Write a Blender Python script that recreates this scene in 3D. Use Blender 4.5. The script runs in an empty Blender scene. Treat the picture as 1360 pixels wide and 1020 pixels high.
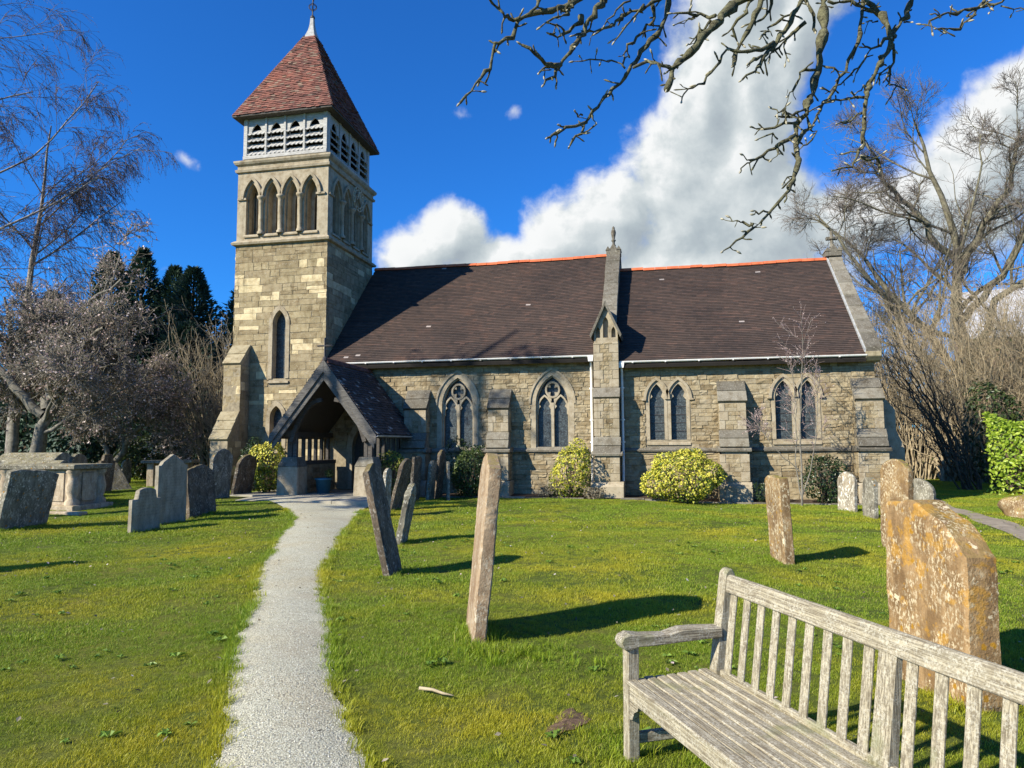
import bpy, bmesh, math, random
import numpy as np
from mathutils import Vector, Matrix, noise as mnoise
R = math.radians
PI = math.pi
sc = bpy.context.scene
col = sc.collection
random.seed(7)
rng = np.random.default_rng(11)

# ---------------------------------------------------------------- camera
cd = bpy.data.cameras.new('camera')
cd.sensor_width = 36
cd.lens = 24.8313
cd.clip_start = .05
cd.clip_end = 1500
cam = bpy.data.objects.new('camera', cd)
col.objects.link(cam)
fw = Vector((-.205071, .975056, .084923))
rt = Vector((.978481, .206266, -.005439))
up = Vector((.02282, -.08198, .996373))
M4 = Matrix((rt, up, -fw)).transposed().to_4x4()
M4.translation = (0, -22.4947, 1.65)
cam.matrix_world = M4
sc.camera = cam

# ---------------------------------------------------------------- world, sun, exposure
SUN_EL, SUN_TO = R(31.5), R(44.0)          # elevation; heading of the light in plan from +X to +Y
w = bpy.data.worlds.new('World')
sc.world = w
w.use_nodes = True


class NT:
    def __init__(s, nt):
        s.nt = nt

    def n(s, typ, ins=None, out=0, **props):
        nd = s.nt.nodes.new('ShaderNode' + typ)
        for k, v in props.items():
            setattr(nd, k, v)
        for k, v in (ins or {}).items():
            sk = nd.inputs[k]
            if isinstance(v, bpy.types.NodeSocket):
                s.nt.links.new(v, sk)
            else:
                sk.default_value = v
        return nd.outputs[out] if out is not None else nd

    def math(s, op, a, b=0.0, c=0.0, clamp=False):
        return s.n('Math', {0: a, 1: b, 2: c}, operation=op, use_clamp=clamp)

    def mix(s, f, a, b, bt='MIX'):
        def cv(v):
            return v if isinstance(v, bpy.types.NodeSocket) else (tuple(v) + (1,) if len(v) == 3 else v)
        nd = s.nt.nodes.new('ShaderNodeMix')
        nd.data_type = 'RGBA'
        nd.blend_type = bt
        nd.clamp_factor = True
        for i, v in ((0, f), (6, cv(a)), (7, cv(b))):
            if isinstance(v, bpy.types.NodeSocket):
                s.nt.links.new(v, nd.inputs[i])
            else:
                nd.inputs[i].default_value = v
        return nd.outputs[2]

    def ramp(s, f, stops, interp='LINEAR'):
        nd = s.nt.nodes.new('ShaderNodeValToRGB')
        cr = nd.color_ramp
        cr.interpolation = interp
        while len(cr.elements) < len(stops):
            cr.elements.new(.5)
        for e, (p, c) in zip(cr.elements, stops):
            e.position = p
            e.color = (c, c, c, 1) if not isinstance(c, (tuple, list)) else tuple(c) + (1,)
        s.nt.links.new(f, nd.inputs[0])
        return nd.outputs[0]

    def noise(s, vec, scale, detail=4, rough=.55, out=0, dist=0.0):
        return s.n('TexNoise', {'Vector': vec, 'Scale': scale, 'Detail': detail, 'Roughness': rough, 'Distortion': dist}, out=out)

    def sm(s, f, lo, hi):
        nd = s.nt.nodes.new('ShaderNodeMapRange')
        nd.interpolation_type = 'SMOOTHSTEP'
        s.nt.links.new(f, nd.inputs[0])
        nd.inputs[1].default_value = lo
        nd.inputs[2].default_value = hi
        return nd.outputs[0]


def cloud_group():
    g = bpy.data.node_groups.new('cloud_density', 'ShaderNodeTree')
    g.interface.new_socket('Vector', in_out='INPUT', socket_type='NodeSocketVector')
    g.interface.new_socket('Density', in_out='OUTPUT', socket_type='NodeSocketFloat')
    t = NT(g)
    gi = g.nodes.new('NodeGroupInput')
    go = g.nodes.new('NodeGroupOutput')
    p0 = gi.outputs[0]
    wn = t.noise(p0, 7, 3, .55, out=1)
    wv = t.n('VectorMath', {0: wn, 1: (.5, .5, .5)}, operation='SUBTRACT')
    wv = t.n('VectorMath', {0: wv, 'Scale': .045}, operation='SCALE')
    p = t.n('VectorMath', {0: p0, 1: wv}, operation='ADD')
    # blobs of the bank of cloud: azimuth, elevation, half sizes, tilt
    BL = [(-.295, .292, .066, .056, 0), (-.345, .258, .062, .058, 0), (-.22, .250, .09, .055, 0),
          (-.135, .28, .075, .075, .5), (-.06, .31, .085, .085, .5), (.03, .36, .075, .11, .3),
          (.07, .45, .07, .12, -.1), (.12, .56, .09, .14, -.1), (.10, .30, .12, .10, 0), (.13, .43, .075, .17, 0), (.06, .33, .12, .11, 0), (.12, .37, .07, .10, 0),
          (.16, .30, .075, .09, 0), (0, .225, .30, .07, 0), (.27, .285, .13, .055, .1), (.40, .31, .14, .10, .45),
          (.47, .40, .11, .05, .3), (.24, .60, .08, .09, 0), (.19, .52, .05, .10, -.2)]
    den = None
    for (x, y, a, b, r) in BL:
        m = t.n('Mapping', {'Vector': p, 'Location': (x, y, 0), 'Rotation': (0, 0, r), 'Scale': (a, b, 1)}, vector_type='TEXTURE')
        ln = t.n('VectorMath', {0: m}, operation='LENGTH', out=1)
        v = t.math('SUBTRACT', 1.0, ln)
        den = v if den is None else t.n('Math', {0: den, 1: v, 2: .35}, operation='SMOOTH_MAX')
    # small wisps
    for (x, y, a, b, r, k) in [(-.651, .362, .030, .012, -.35, .52), (-.28, .459, .024, .012, 0, .38), (-.20, .456, .012, .008, 0, .36),
                            (-.705, .222, .020, .010, 0, .40), (-.66, .224, .016, .008, 0, .40), (-.52, .235, .03, .014, .2, .42)]:
        m = t.n('Mapping', {'Vector': p, 'Location': (x, y, 0), 'Rotation': (0, 0, r), 'Scale': (a * 1.9, b * 1.9, 1)}, vector_type='TEXTURE')
        ln = t.n('VectorMath', {0: m}, operation='LENGTH', out=1)
        v = t.math('MULTIPLY', t.math('SUBTRACT', 1.0, ln), k)
        den = t.math('MAXIMUM', den, t.math('SUBTRACT', v, .22))
    # the rest of the sky: scattered fair-weather cloud away from the bank
    far = t.noise(p, 2.6, 2, .5)
    sx = t.n('SeparateXYZ', {0: p0}, out=None)
    away = t.sm(t.math('ABSOLUTE', t.math('ADD', sx.outputs[0], .12)), .75, 1.05)
    fv = t.math('MULTIPLY', t.math('SUBTRACT', far, .60), 5.0)
    fv = t.math('SUBTRACT', fv, t.math('MULTIPLY', t.math('SUBTRACT', 1.0, away), 6.0))
    den = t.math('MAXIMUM', den, fv)
    n1 = t.noise(p, 9, 8, .58)
    n2 = t.noise(p, 28, 5, .6)
    den = t.math('ADD', den, t.math('MULTIPLY', t.math('SUBTRACT', n1, .5), 1.0))
    den = t.math('ADD', den, t.math('MULTIPLY', t.math('SUBTRACT', n2, .5), .48))
    g.links.new(den, go.inputs[0])
    return g


def build_world():
    t = NT(w.node_tree)
    w.node_tree.nodes.clear()
    tc = t.n('TexCoord')
    sx = t.n('SeparateXYZ', {0: tc}, out=None)
    az = t.math('ARCTAN2', sx.outputs[0], sx.outputs[1])
    el = t.math('ARCSINE', sx.outputs[2])
    v = t.n('CombineXYZ', {0: az, 1: el, 2: 0.0})
    g = cloud_group()
    d0 = t.n('Group', {0: v}, node_tree=g)
    v2 = t.n('VectorMath', {0: v, 1: (-.018, .022, 0)}, operation='ADD')
    d1 = t.n('Group', {0: v2}, node_tree=g)
    sky = t.n('TexSky', sky_type='NISHITA', sun_disc=False, sun_elevation=SUN_EL, sun_rotation=R(226),
              altitude=50, air_density=1.0, dust_density=.35, ozone_density=2.5)
    hsv = t.mix(1.0, sky, (.25 * SKYV, 1.10 * SKYV, 2.28 * SKYV), 'MULTIPLY')
    alpha = t.sm(d0, -.02, .40)
    lit = t.math('MULTIPLY_ADD', t.math('SUBTRACT', d0, d1), 1.25, .56, clamp=True)
    core = t.sm(d0, .55, 1.7)
    lit = t.math('SUBTRACT', lit, t.math('MULTIPLY', core, .27), clamp=True)
    cc = t.ramp(lit, [(0, (5.0, 5.8, 6.5)), (.35, (6.4, 7.3, 7.8)), (.75, (9.2, 9.9, 10.1)), (1, (12.3, 12.5, 12.5))])
    cc = t.n('VectorMath', {0: cc, 'Scale': CLOUDV}, operation='SCALE')
    c = t.mix(alpha, hsv, cc)
    bg = t.n('Background', {'Color': c, 'Strength': .05})
    o = w.node_tree.nodes.new('ShaderNodeOutputWorld')
    w.node_tree.links.new(bg, o.inputs[0])


SKYV, CLOUDV = 1.0, .86
build_world()
sl = bpy.data.lights.new('sun', 'SUN')
sl.energy = 5.0
sl.angle = R(.53)
sl.color = (1, .92, .755)
sun = bpy.data.objects.new('sun', sl)
col.objects.link(sun)
sun.location = (-30, -40, 40)
sun.rotation_euler = Vector((math.cos(SUN_EL) * math.cos(SUN_TO), math.cos(SUN_EL) * math.sin(SUN_TO), -math.sin(SUN_EL))).to_track_quat('-Z', 'Y').to_euler()
sc.view_settings.view_transform = 'Standard'
sc.view_settings.look = 'None'
sc.view_settings.exposure = 0.84
sc.view_settings.gamma = 1
sc.view_settings.use_curve_mapping = False
sc.render.engine = 'CYCLES'
sc.cycles.max_bounces = 6
sc.cycles.diffuse_bounces = 2
sc.cycles.glossy_bounces = 2
sc.cycles.transmission_bounces = 3
sc.cycles.transparent_max_bounces = 4

# ---------------------------------------------------------------- helpers


def mesh_np(name, V, F, mats=(), tint=None, smooth=False, mi=None):
    V = np.asarray(V, np.float32)
    F = np.asarray(F, np.int32)
    me = bpy.data.meshes.new(name)
    nf, k = F.shape
    me.vertices.add(len(V))
    me.vertices.foreach_set('co', V.ravel())
    me.loops.add(nf * k)
    me.loops.foreach_set('vertex_index', F.ravel())
    me.polygons.add(nf)
    me.polygons.foreach_set('loop_start', np.arange(0, nf * k, k, dtype=np.int32))
    if mi is not None:
        me.polygons.foreach_set('material_index', np.asarray(mi, np.int32))
    me.polygons.foreach_set('use_smooth', np.full(nf, bool(smooth)))
    for m in mats:
        me.materials.append(m)
    if tint is not None:
        a = me.attributes.new('tint', 'FLOAT', 'POINT')
        a.data.foreach_set('value', np.asarray(tint, np.float32))
    me.update(calc_edges=True)
    return me


def link(name, me, parent=None, loc=None, rot=None, scale=None):
    o = bpy.data.objects.new(name, me)
    col.objects.link(o)
    if parent is not None:
        o.parent = parent
    if loc is not None:
        o.location = loc
    if rot is not None:
        o.rotation_euler = rot
    if scale is not None:
        o.scale = scale
    return o


def tag(o, label, cat, group=None, kind=None):
    if label:
        o['label'] = label
    if cat:
        o['category'] = cat
    if group:
        o['group'] = group
    if kind:
        o['kind'] = kind
    return o


def empty(name, loc=(0, 0, 0), rz=0, label=None, cat=None, group=None):
    o = bpy.data.objects.new(name, None)
    col.objects.link(o)
    o.location = loc
    o.rotation_euler = (0, 0, rz)
    o.empty_display_size = .2
    return tag(o, label, cat, group)


class MB:
    """collects polygons; builds ONE mesh object"""

    def __init__(s):
        s.v, s.f, s.m = [], [], []

    def poly(s, pts, m=0):
        b = len(s.v)
        s.v += [tuple(p) for p in pts]
        s.f.append(tuple(range(b, b + len(pts))))
        s.m.append(m)

    def add(s, V, F, m=0):
        b = len(s.v)
        s.v += [tuple(p) for p in V]
        for f in F:
            s.f.append(tuple(b + i for i in f))
            s.m.append(m)

    def box(s, x0, x1, y0, y1, z0, z1, m=0):
        V = [(x0, y0, z0), (x1, y0, z0), (x1, y1, z0), (x0, y1, z0), (x0, y0, z1), (x1, y0, z1), (x1, y1, z1), (x0, y1, z1)]
        s.add(V, [(3, 2, 1, 0), (4, 5, 6, 7), (0, 1, 5, 4), (1, 2, 6, 5), (2, 3, 7, 6), (3, 0, 4, 7)], m)

    def hexa(s, V, m=0):
        s.add(V, [(3, 2, 1, 0), (4, 5, 6, 7), (0, 1, 5, 4), (1, 2, 6, 5), (2, 3, 7, 6), (3, 0, 4, 7)], m)

    def bar(s, a, b, wd, ht, m=0, upv=(0, 0, 1)):
        a, b = Vector(a), Vector(b)
        d = (b - a).normalized()
        u = Vector(upv)
        sd = d.cross(u).normalized()
        u = sd.cross(d).normalized()
        V = []
        for p in (a, b):
            for i, j in ((-1, -1), (1, -1), (1, 1), (-1, 1)):
                V.append(p + sd * (i * wd / 2) + u * (j * ht / 2))
        s.add(V, [(0, 1, 2, 3), (7, 6, 5, 4), (0, 4, 5, 1), (1, 5, 6, 2), (2, 6, 7, 3), (3, 7, 4, 0)], m)

    def prism(s, prof, ax, a0, a1, m=0):
        """profile of 2-D points extruded along axis ax ('x': prof=(y,z); 'y': prof=(x,z); 'z': prof=(x,y))"""
        def P(q, a):
            return (a, q[0], q[1]) if ax == 'x' else (q[0], a, q[1]) if ax == 'y' else (q[0], q[1], a)
        n = len(prof)
        V = [P(q, a0) for q in prof] + [P(q, a1) for q in prof]
        s.add(V, [tuple(range(n)), tuple(range(2 * n - 1, n - 1, -1))] + [(i, i + n, (i + 1) % n + n, (i + 1) % n) for i in range(n)], m)

    def tube(s, pts, rad, sides=8, m=0, cap=True):
        pts = [Vector(p) for p in pts]
        n = len(pts)
        rad = [rad] * n if not isinstance(rad, (list, tuple)) else rad
        b = len(s.v)
        ref = None
        for i, p in enumerate(pts):
            d = (pts[min(i + 1, n - 1)] - pts[max(i - 1, 0)]).normalized()
            if ref is None:
                ref = d.orthogonal().normalized()
            else:
                ref = (ref - d * ref.dot(d)).normalized()
            e = d.cross(ref)
            for k in range(sides):
                a = 2 * PI * k / sides
                s.v.append(tuple(p + (ref * math.cos(a) + e * math.sin(a)) * rad[i]))
        for i in range(n - 1):
            for k in range(sides):
                k2 = (k + 1) % sides
                s.f.append((b + i * sides + k, b + i * sides + k2, b + (i + 1) * sides + k2, b + (i + 1) * sides + k))
                s.m.append(m)
        if cap:
            s.f.append(tuple(b + k for k in range(sides - 1, -1, -1)))
            s.f.append(tuple(b + (n - 1) * sides + k for k in range(sides)))
            s.m += [m, m]

    def lathe(s, prof, cx, cy, z0=0, sides=16, m=0):
        b = len(s.v)
        for r, z in prof:
            for k in range(sides):
                a = 2 * PI * k / sides
                s.v.append((cx + r * math.cos(a), cy + r * math.sin(a), z0 + z))
        for i in range(len(prof) - 1):
            for k in range(sides):
                k2 = (k + 1) % sides
                s.f.append((b + i * sides + k, b + i * sides + k2, b + (i + 1) * sides + k2, b + (i + 1) * sides + k))
                s.m.append(m)

    def build(s, name, mats, parent=None, bevel=0, smooth=False, fix=True, **kw):
        me = bpy.data.meshes.new(name)
        me.from_pydata(s.v, [], s.f)
        mats = mats if isinstance(mats, (list, tuple)) else [mats]
        for m in mats:
            me.materials.append(m)
        me.polygons.foreach_set('material_index', s.m)
        if smooth:
            me.polygons.foreach_set('use_smooth', [True] * len(s.f))
        if fix or bevel:
            bm = bmesh.new()
            bm.from_mesh(me)
            if bevel:
                bmesh.ops.remove_doubles(bm, verts=bm.verts, dist=1e-5)
            bmesh.ops.recalc_face_normals(bm, faces=bm.faces)
            if bevel:
                bmesh.ops.bevel(bm, geom=[e for e in bm.edges if len(e.link_faces) == 2 and e.calc_face_angle(0) > .5],
                                offset=bevel, segments=1, affect='EDGES', profile=.5)
            bm.to_mesh(me)
            bm.free()
        me.update()
        return link(name, me, parent, **kw)


# ---------------------------------------------------------------- materials
def new_mat(name):
    m = bpy.data.materials.new(name)
    m.use_nodes = True
    nt = m.node_tree
    b = nt.nodes['Principled BSDF']
    t = NT(nt)
    pos = t.n('NewGeometry')
    return m, t, b, pos


def bump(t, b, h, strength=.5, dist=.01):
    nb = t.n('Bump', {'Height': h, 'Strength': strength, 'Distance': dist})
    t.nt.links.new(nb, b.inputs['Normal'])


def setc(t, b, c, rough=.9, spec=.25):
    if isinstance(c, bpy.types.NodeSocket):
        t.nt.links.new(c, b.inputs['Base Color'])
    else:
        b.inputs['Base Color'].default_value = tuple(c) + (1,)
    if isinstance(rough, bpy.types.NodeSocket):
        t.nt.links.new(rough, b.inputs['Roughness'])
    else:
        b.inputs['Roughness'].default_value = rough
    b.inputs['Specular IOR Level'].default_value = spec


def tint_src(t, src):
    if src == 'attr':
        return t.n('Attribute', attribute_name='tint', out=2)
    return t.n('ObjectInfo', out=5)


def plain(name, c, rough=.7, spec=.3, var=.25, scale=6, bs=.25, metal=0):
    m, t, b, pos = new_mat(name)
    n1 = t.noise(pos, scale, 5)
    c2 = tuple(x * (1 - var) for x in c)
    c1 = tuple(min(1, x * (1 + var * .6)) for x in c)
    setc(t, b, t.ramp(n1, [(.3, c2), (.7, c1)]), rough, spec)
    b.inputs['Metallic'].default_value = metal
    if bs:
        bump(t, b, t.noise(pos, scale * 8, 4), bs, .006)
    return m


def masonry(name, src, pal, rough_bump=.6):
    m, t, b, pos = new_mat(name)
    ti = tint_src(t, src)
    base = t.ramp(ti, pal)
    n1 = t.noise(pos, 5, 6, .62)
    base = t.mix(t.sm(n1, .38, .8), base, t.mix(1.0, base, (.58, .52, .45), 'MULTIPLY'))
    n2 = t.noise(pos, 1.3, 4, .6)
    base = t.mix(t.math('MULTIPLY', t.sm(n2, .5, .75), .55), base, t.mix(1.0, base, (.55, .55, .50), 'MULTIPLY'))
    n3 = t.noise(pos, 26, 3)
    base = t.mix(t.math('MULTIPLY', t.sm(n3, .56, .72), .5), base, (.46, .43, .35))
    base = t.mix(t.math('MULTIPLY', t.sm(t.noise(pos, 17, 4), .60, .75), .55), base, (.09, .085, .07))
    stv = t.n('Mapping', {'Vector': pos, 'Scale': (3.2, 3.2, .42)})
    base = t.mix(t.math('MULTIPLY', t.sm(t.noise(stv, 1.5, 5, .6), .52, .72), .55), base, t.mix(1.0, base, (.52, .50, .46), 'MULTIPLY'))
    setc(t, b, base, .93, .15)
    bump(t, b, t.noise(pos, 38, 7, .65), rough_bump, .014)
    return m


PAL_RUBBLE = [(0, (0.202, 0.155, 0.09)), (0.2, (0.288, 0.228, 0.137)), (0.45, (0.331, 0.268, 0.165)), (0.7, (0.355, 0.293, 0.187)), (0.9, (0.307, 0.259, 0.176)), (1, (0.413, 0.348, 0.229))]
PAL_TOWER = [(0, (0.242, 0.191, 0.112)), (0.25, (0.304, 0.246, 0.146)), (0.55, (0.351, 0.288, 0.172)), (0.87, (0.332, 0.27, 0.168)), (0.89, (0.589, 0.493, 0.297)), (1, (0.646, 0.539, 0.335))]
MAT = {}
MAT['rub_o'] = masonry('rubble_stone', 'obj', PAL_RUBBLE)
MAT['rub_a'] = masonry('rubble_stone_small', 'attr', PAL_RUBBLE)
MAT['tow_o'] = masonry('tower_stone', 'obj', PAL_TOWER)
MAT['tow_a'] = masonry('tower_stone_small', 'attr', PAL_TOWER)
MAT['ashlar'] = masonry('ashlar', 'obj', [(0, (.34, .285, .195)), (.5, (.37, .315, .225)), (1, (.40, .345, .25))], .35)
MAT['cope'] = masonry('weathered_coping', 'obj', [(0, (.115, .105, .085)), (.5, (.17, .155, .125)), (1, (.24, .22, .175))], .6)
MAT['cope_pale'] = masonry('pale_coping', 'obj', [(0, (.30, .26, .17)), (1, (.40, .34, .22))], .6)
MAT['mortar'] = plain('mortar', (.29, .245, .17), .95, .1, .3, 9, .6)


def tiles_mat(name, pal, lich=.3):
    m, t, b, pos = new_mat(name)
    ti = tint_src(t, 'attr')
    c = t.ramp(ti, pal)
    n = t.noise(pos, .55, 5, .65)
    c = t.mix(t.math('MULTIPLY', t.sm(n, .42, .7), .6), c, t.mix(1.0, c, (.58, .62, .68), 'MULTIPLY'))
    c = t.mix(t.math('MULTIPLY', t.sm(t.noise(pos, .9, 4), .55, .75), .5), c, t.mix(1.0, c, (1.45, 1.15, 1.0), 'MULTIPLY'))
    n2 = t.noise(pos, 14, 5, .7)
    c = t.mix(t.math('MULTIPLY', t.sm(n2, .60, .75), lich), c, (.30, .27, .22))
    setc(t, b, c, .85, .2)
    bump(t, b, t.noise(pos, 60, 3), .3, .004)
    return m


MAT['tile_nave'] = tiles_mat('clay_roof_tiles', [(0, (.046, .035, .031)), (.35, (.062, .045, .038)), (.7, (.078, .053, .043)), (.93, (.104, .064, .050)), (.9965, (.088, .062, .053)), (.9975, (.30, .26, .23)), (1, (.36, .31, .28))])
MAT['tile_spire'] = tiles_mat('red_spire_tiles', [(0, (.075, .046, .038)), (.25, (.14, .068, .054)), (.55, (.215, .088, .067)), (.8, (.27, .118, .085)), (1, (.22, .15, .11))], .25)
MAT['tile_porch'] = tiles_mat('porch_tiles', [(0, (.045, .040, .037)), (.5, (.085, .066, .058)), (.9, (.13, .10, .085)), (1, (.30, .28, .25))], .5)
MAT['ridge'] = plain('orange_ridge_clay', (.55, .135, .055), .8, .25, .28, 5, .2)
MAT['ridge_old'] = plain('old_ridge_clay', (.13, .06, .045), .85, .2, .4, 8, .3)
MAT['white'] = plain('white_painted_gutter', (.78, .77, .73), .45, .4, .12, 3, 0)
MAT['capgrey'] = plain('weathered_lead_cap', (.34, .345, .34), .6, .3, .35, 9, .3)
MAT['lead'] = plain('lead', (.46, .46, .46), .55, .4, .25, 4, .2)
MAT['iron'] = plain('iron', (.05, .045, .045), .6, .4, .2, 8, 0)
MAT['dark'] = plain('inside_shade_black', (.02, .018, .016), .95, .1, .2, 3, 0)  # near-black stands in for shade behind slits and louvres; also roof underlay
MAT['gold'] = plain('faded_gold', (.42, .36, .22), .5, .4, .2, 8, 0)
MAT['tub'] = plain('blue_tub', (.05, .16, .22), .45, .4, .2, 5, 0)
MAT['soil'] = plain('soil', (.075, .055, .040), .97, .1, .5, 12, .8)


def glass_mat():
    m, t, b, pos = new_mat('leaded_glass')
    n = t.noise(pos, 9, 3)
    v = t.n('TexVoronoi', {'Vector': pos, 'Scale': 26}, out=1)
    c = t.mix(.55, t.ramp(n, [(.3, (.025, .032, .037)), (.7, (.075, .088, .095))]), t.mix(1.0, t.n('RGBToBW', {0: v}), (.13, .16, .17), 'MULTIPLY'))
    sx = t.n('SeparateXYZ', {0: pos}, out=None)
    lz = t.math('FRACT', t.math('MULTIPLY', sx.outputs[2], 5.5))
    ed = t.math('LESS_THAN', t.n('TexVoronoi', {'Vector': pos, 'Scale': 11}, feature='DISTANCE_TO_EDGE', out=0), .045)
    c = t.mix(t.math('MAXIMUM', ed, t.math('LESS_THAN', lz, .05)), c, (.03, .03, .03))
    setc(t, b, c, .34, .32)
    bump(t, b, t.noise(pos, 7, 3), .25, .02)
    return m


MAT['glass'] = glass_mat()


def weathered_wood(name, base, dark, lich, la, rough=.85, sc_=1.0, axis=0):
    m, t, b, _ = new_mat(name)
    oc = t.n('TexCoord', out=3)
    geo = t.n('NewGeometry')
    g1 = t.noise(geo, 95 * sc_, 6, .72)
    gs = [75 * sc_] * 3
    gs[axis] = 3.0 * sc_
    st = t.n('Mapping', {'Vector': oc, 'Scale': tuple(gs)})
    g2 = t.noise(st, 2.0, 5, .65)
    c = t.mix(t.sm(g2, .40, .62), dark, base)
    n = t.noise(geo, 5 * sc_, 5, .6)
    c = t.mix(t.math('MULTIPLY', t.sm(n, .5, .72), .6), c, tuple(x * .62 for x in base))
    if la:
        l = t.math('MULTIPLY', t.sm(g1, .44, .60), t.sm(t.noise(geo, 16 * sc_, 5, .65), .34, .62))
        c = t.mix(t.math('MULTIPLY', l, la), c, lich)
        c = t.mix(t.math('MULTIPLY', t.sm(t.noise(geo, 120 * sc_, 5, .7), .53, .66), .85), c, dark)
        c = t.mix(t.math('MULTIPLY', t.sm(t.noise(geo, 4.2 * sc_, 3), .58, .70), .5), c, (.16, .17, .075))
    setc(t, b, c, rough, .2)
    bump(t, b, t.math('ADD', g2, t.math('MULTIPLY', g1, .6)), .5, .004)
    return m


MAT['bench'] = weathered_wood('weathered_teak', (.385, .34, .24), (.15, .125, .085), (.51, .485, .395), .65)
MAT['bench_z'] = weathered_wood('weathered_teak_upright', (.385, .34, .24), (.15, .125, .085), (.51, .485, .395), .65, axis=2)
MAT['bench_y'] = weathered_wood('weathered_teak_arm', (.36, .32, .235), (.12, .10, .07), (.55, .53, .45), .7, axis=1)
MAT['oldwood'] = weathered_wood('dark_porch_oak', (.125, .112, .10), (.045, .04, .035), (.3, .3, .28), 0)
MAT['barge'] = weathered_wood('grey_bargeboard', (.17, .16, .145), (.06, .055, .05), (.3, .3, .28), 0)
MAT['belfrywood'] = weathered_wood('pale_belfry_boards', (.56, .55, .52), (.26, .25, .23), (.3, .3, .28), 0)


def grave_mat(name, base, dark, white=.4, orange=.0, moss=.0, ws=26, wc=(.60, .57, .48), oc_=(.50, .24, .035), carved=False, ros=0):
    m, t, b, pos = new_mat(name)
    oc = t.n('TexCoord', out=3)
    rnd = t.n('ObjectInfo', out=5)
    off = t.n('CombineXYZ', {0: t.math('MULTIPLY', rnd, 31.0), 1: t.math('MULTIPLY', rnd, 17.0), 2: 0.0})
    p = t.n('VectorMath', {0: oc, 1: off}, operation='ADD')
    st = t.n('Mapping', {'Vector': p, 'Scale': (1.5, 1.5, .55)})
    n1 = t.noise(st, 4, 6, .65)
    c = t.mix(t.sm(n1, .32, .68), dark, base)
    c = t.mix(t.math('MULTIPLY', t.sm(t.noise(p, 22, 5, .7), .50, .66), .65), c, dark)
    if white:
        sv = t.n('Mapping', {'Vector': p, 'Scale': (1.5, 1.5, .8)})
        l = t.math('MULTIPLY', t.sm(t.noise(sv, ws, 6, .72), .50, .585), t.sm(t.noise(p, 5, 4), .36, .60))
        c = t.mix(t.math('MULTIPLY', l, white), c, wc)
        big = t.sm(t.noise(p, 8, 5, .6), .655, .685)
        c = t.mix(t.math('MULTIPLY', big, min(1, white * 1.1)), c, tuple(x * 1.08 for x in wc))
    if ros:
        wp = t.n('VectorMath', {0: p, 1: t.n('VectorMath', {0: t.noise(p, 28, 3, out=1), 'Scale': .045}, operation='SCALE')}, operation='ADD')
        vo = t.n('TexVoronoi', {'Vector': wp, 'Scale': 13.0}, out=None)
        cellr = t.n('SeparateXYZ', {0: vo.outputs[1]}, out=None)
        on = t.math('GREATER_THAN', cellr.outputs[0], 1.0 - ros)
        sp = t.math('MULTIPLY', t.math('SUBTRACT', 1.0, t.sm(vo.outputs[0], .20, .30)), on)
        rc = t.mix(t.math('GREATER_THAN', cellr.outputs[1], .48), wc, tuple(x * .9 for x in oc_))
        c = t.mix(t.math('MULTIPLY', sp, .9), c, t.mix(t.noise(p, 60, 3), t.mix(1.0, rc, (.6, .6, .6), 'MULTIPLY'), rc))
    sx = t.n('SeparateXYZ', {0: oc}, out=None)
    if orange:
        hz = t.math('MULTIPLY_ADD', sx.outputs[2], .09, .0)
        l = t.sm(t.math('ADD', t.noise(p, 6.5, 6, .66), hz), .60, .66)
        c = t.mix(t.math('MULTIPLY', l, orange), c, t.mix(t.noise(p, 40, 3), tuple(x * .6 for x in oc_), tuple(x * 1.35 for x in oc_)))
    if moss:
        nz = t.n('SeparateXYZ', {0: t.n('NewGeometry', out=1)}, out=None).outputs[2]
        l = t.math('MULTIPLY', t.sm(nz, .3, .8), t.sm(t.noise(p, 14, 4), .38, .55))
        c = t.mix(t.math('MULTIPLY', l, moss), c, (.20, .17, .035))
    setc(t, b, c, .95, .1)
    hgt = t.math('ADD', t.noise(p, 24, 7, .7), t.noise(p, 70, 3))
    if carved:
        row = t.math('SINE', t.math('MULTIPLY', sx.outputs[2], 2 * PI / .062))
        lt = t.sm(t.noise(t.n('Mapping', {'Vector': p, 'Scale': (1, 60, 9)}), 1.0, 2), .45, .6)
        ins = t.math('MULTIPLY', t.sm(row, .1, .5), lt)
        ins = t.math('MULTIPLY', ins, t.math('MULTIPLY', t.sm(sx.outputs[2], .25, .32), t.math('LESS_THAN', t.math('ABSOLUTE', sx.outputs[1]), .32)))
        hgt = t.math('SUBTRACT', hgt, t.math('MULTIPLY', ins, .7))
        c2 = t.mix(t.math('MULTIPLY', ins, .45), c, t.mix(1.0, c, (.55, .52, .48), 'MULTIPLY'))
        setc(t, b, c2, .95, .1)
    bump(t, b, hgt, .55, .010)
    return m


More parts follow.
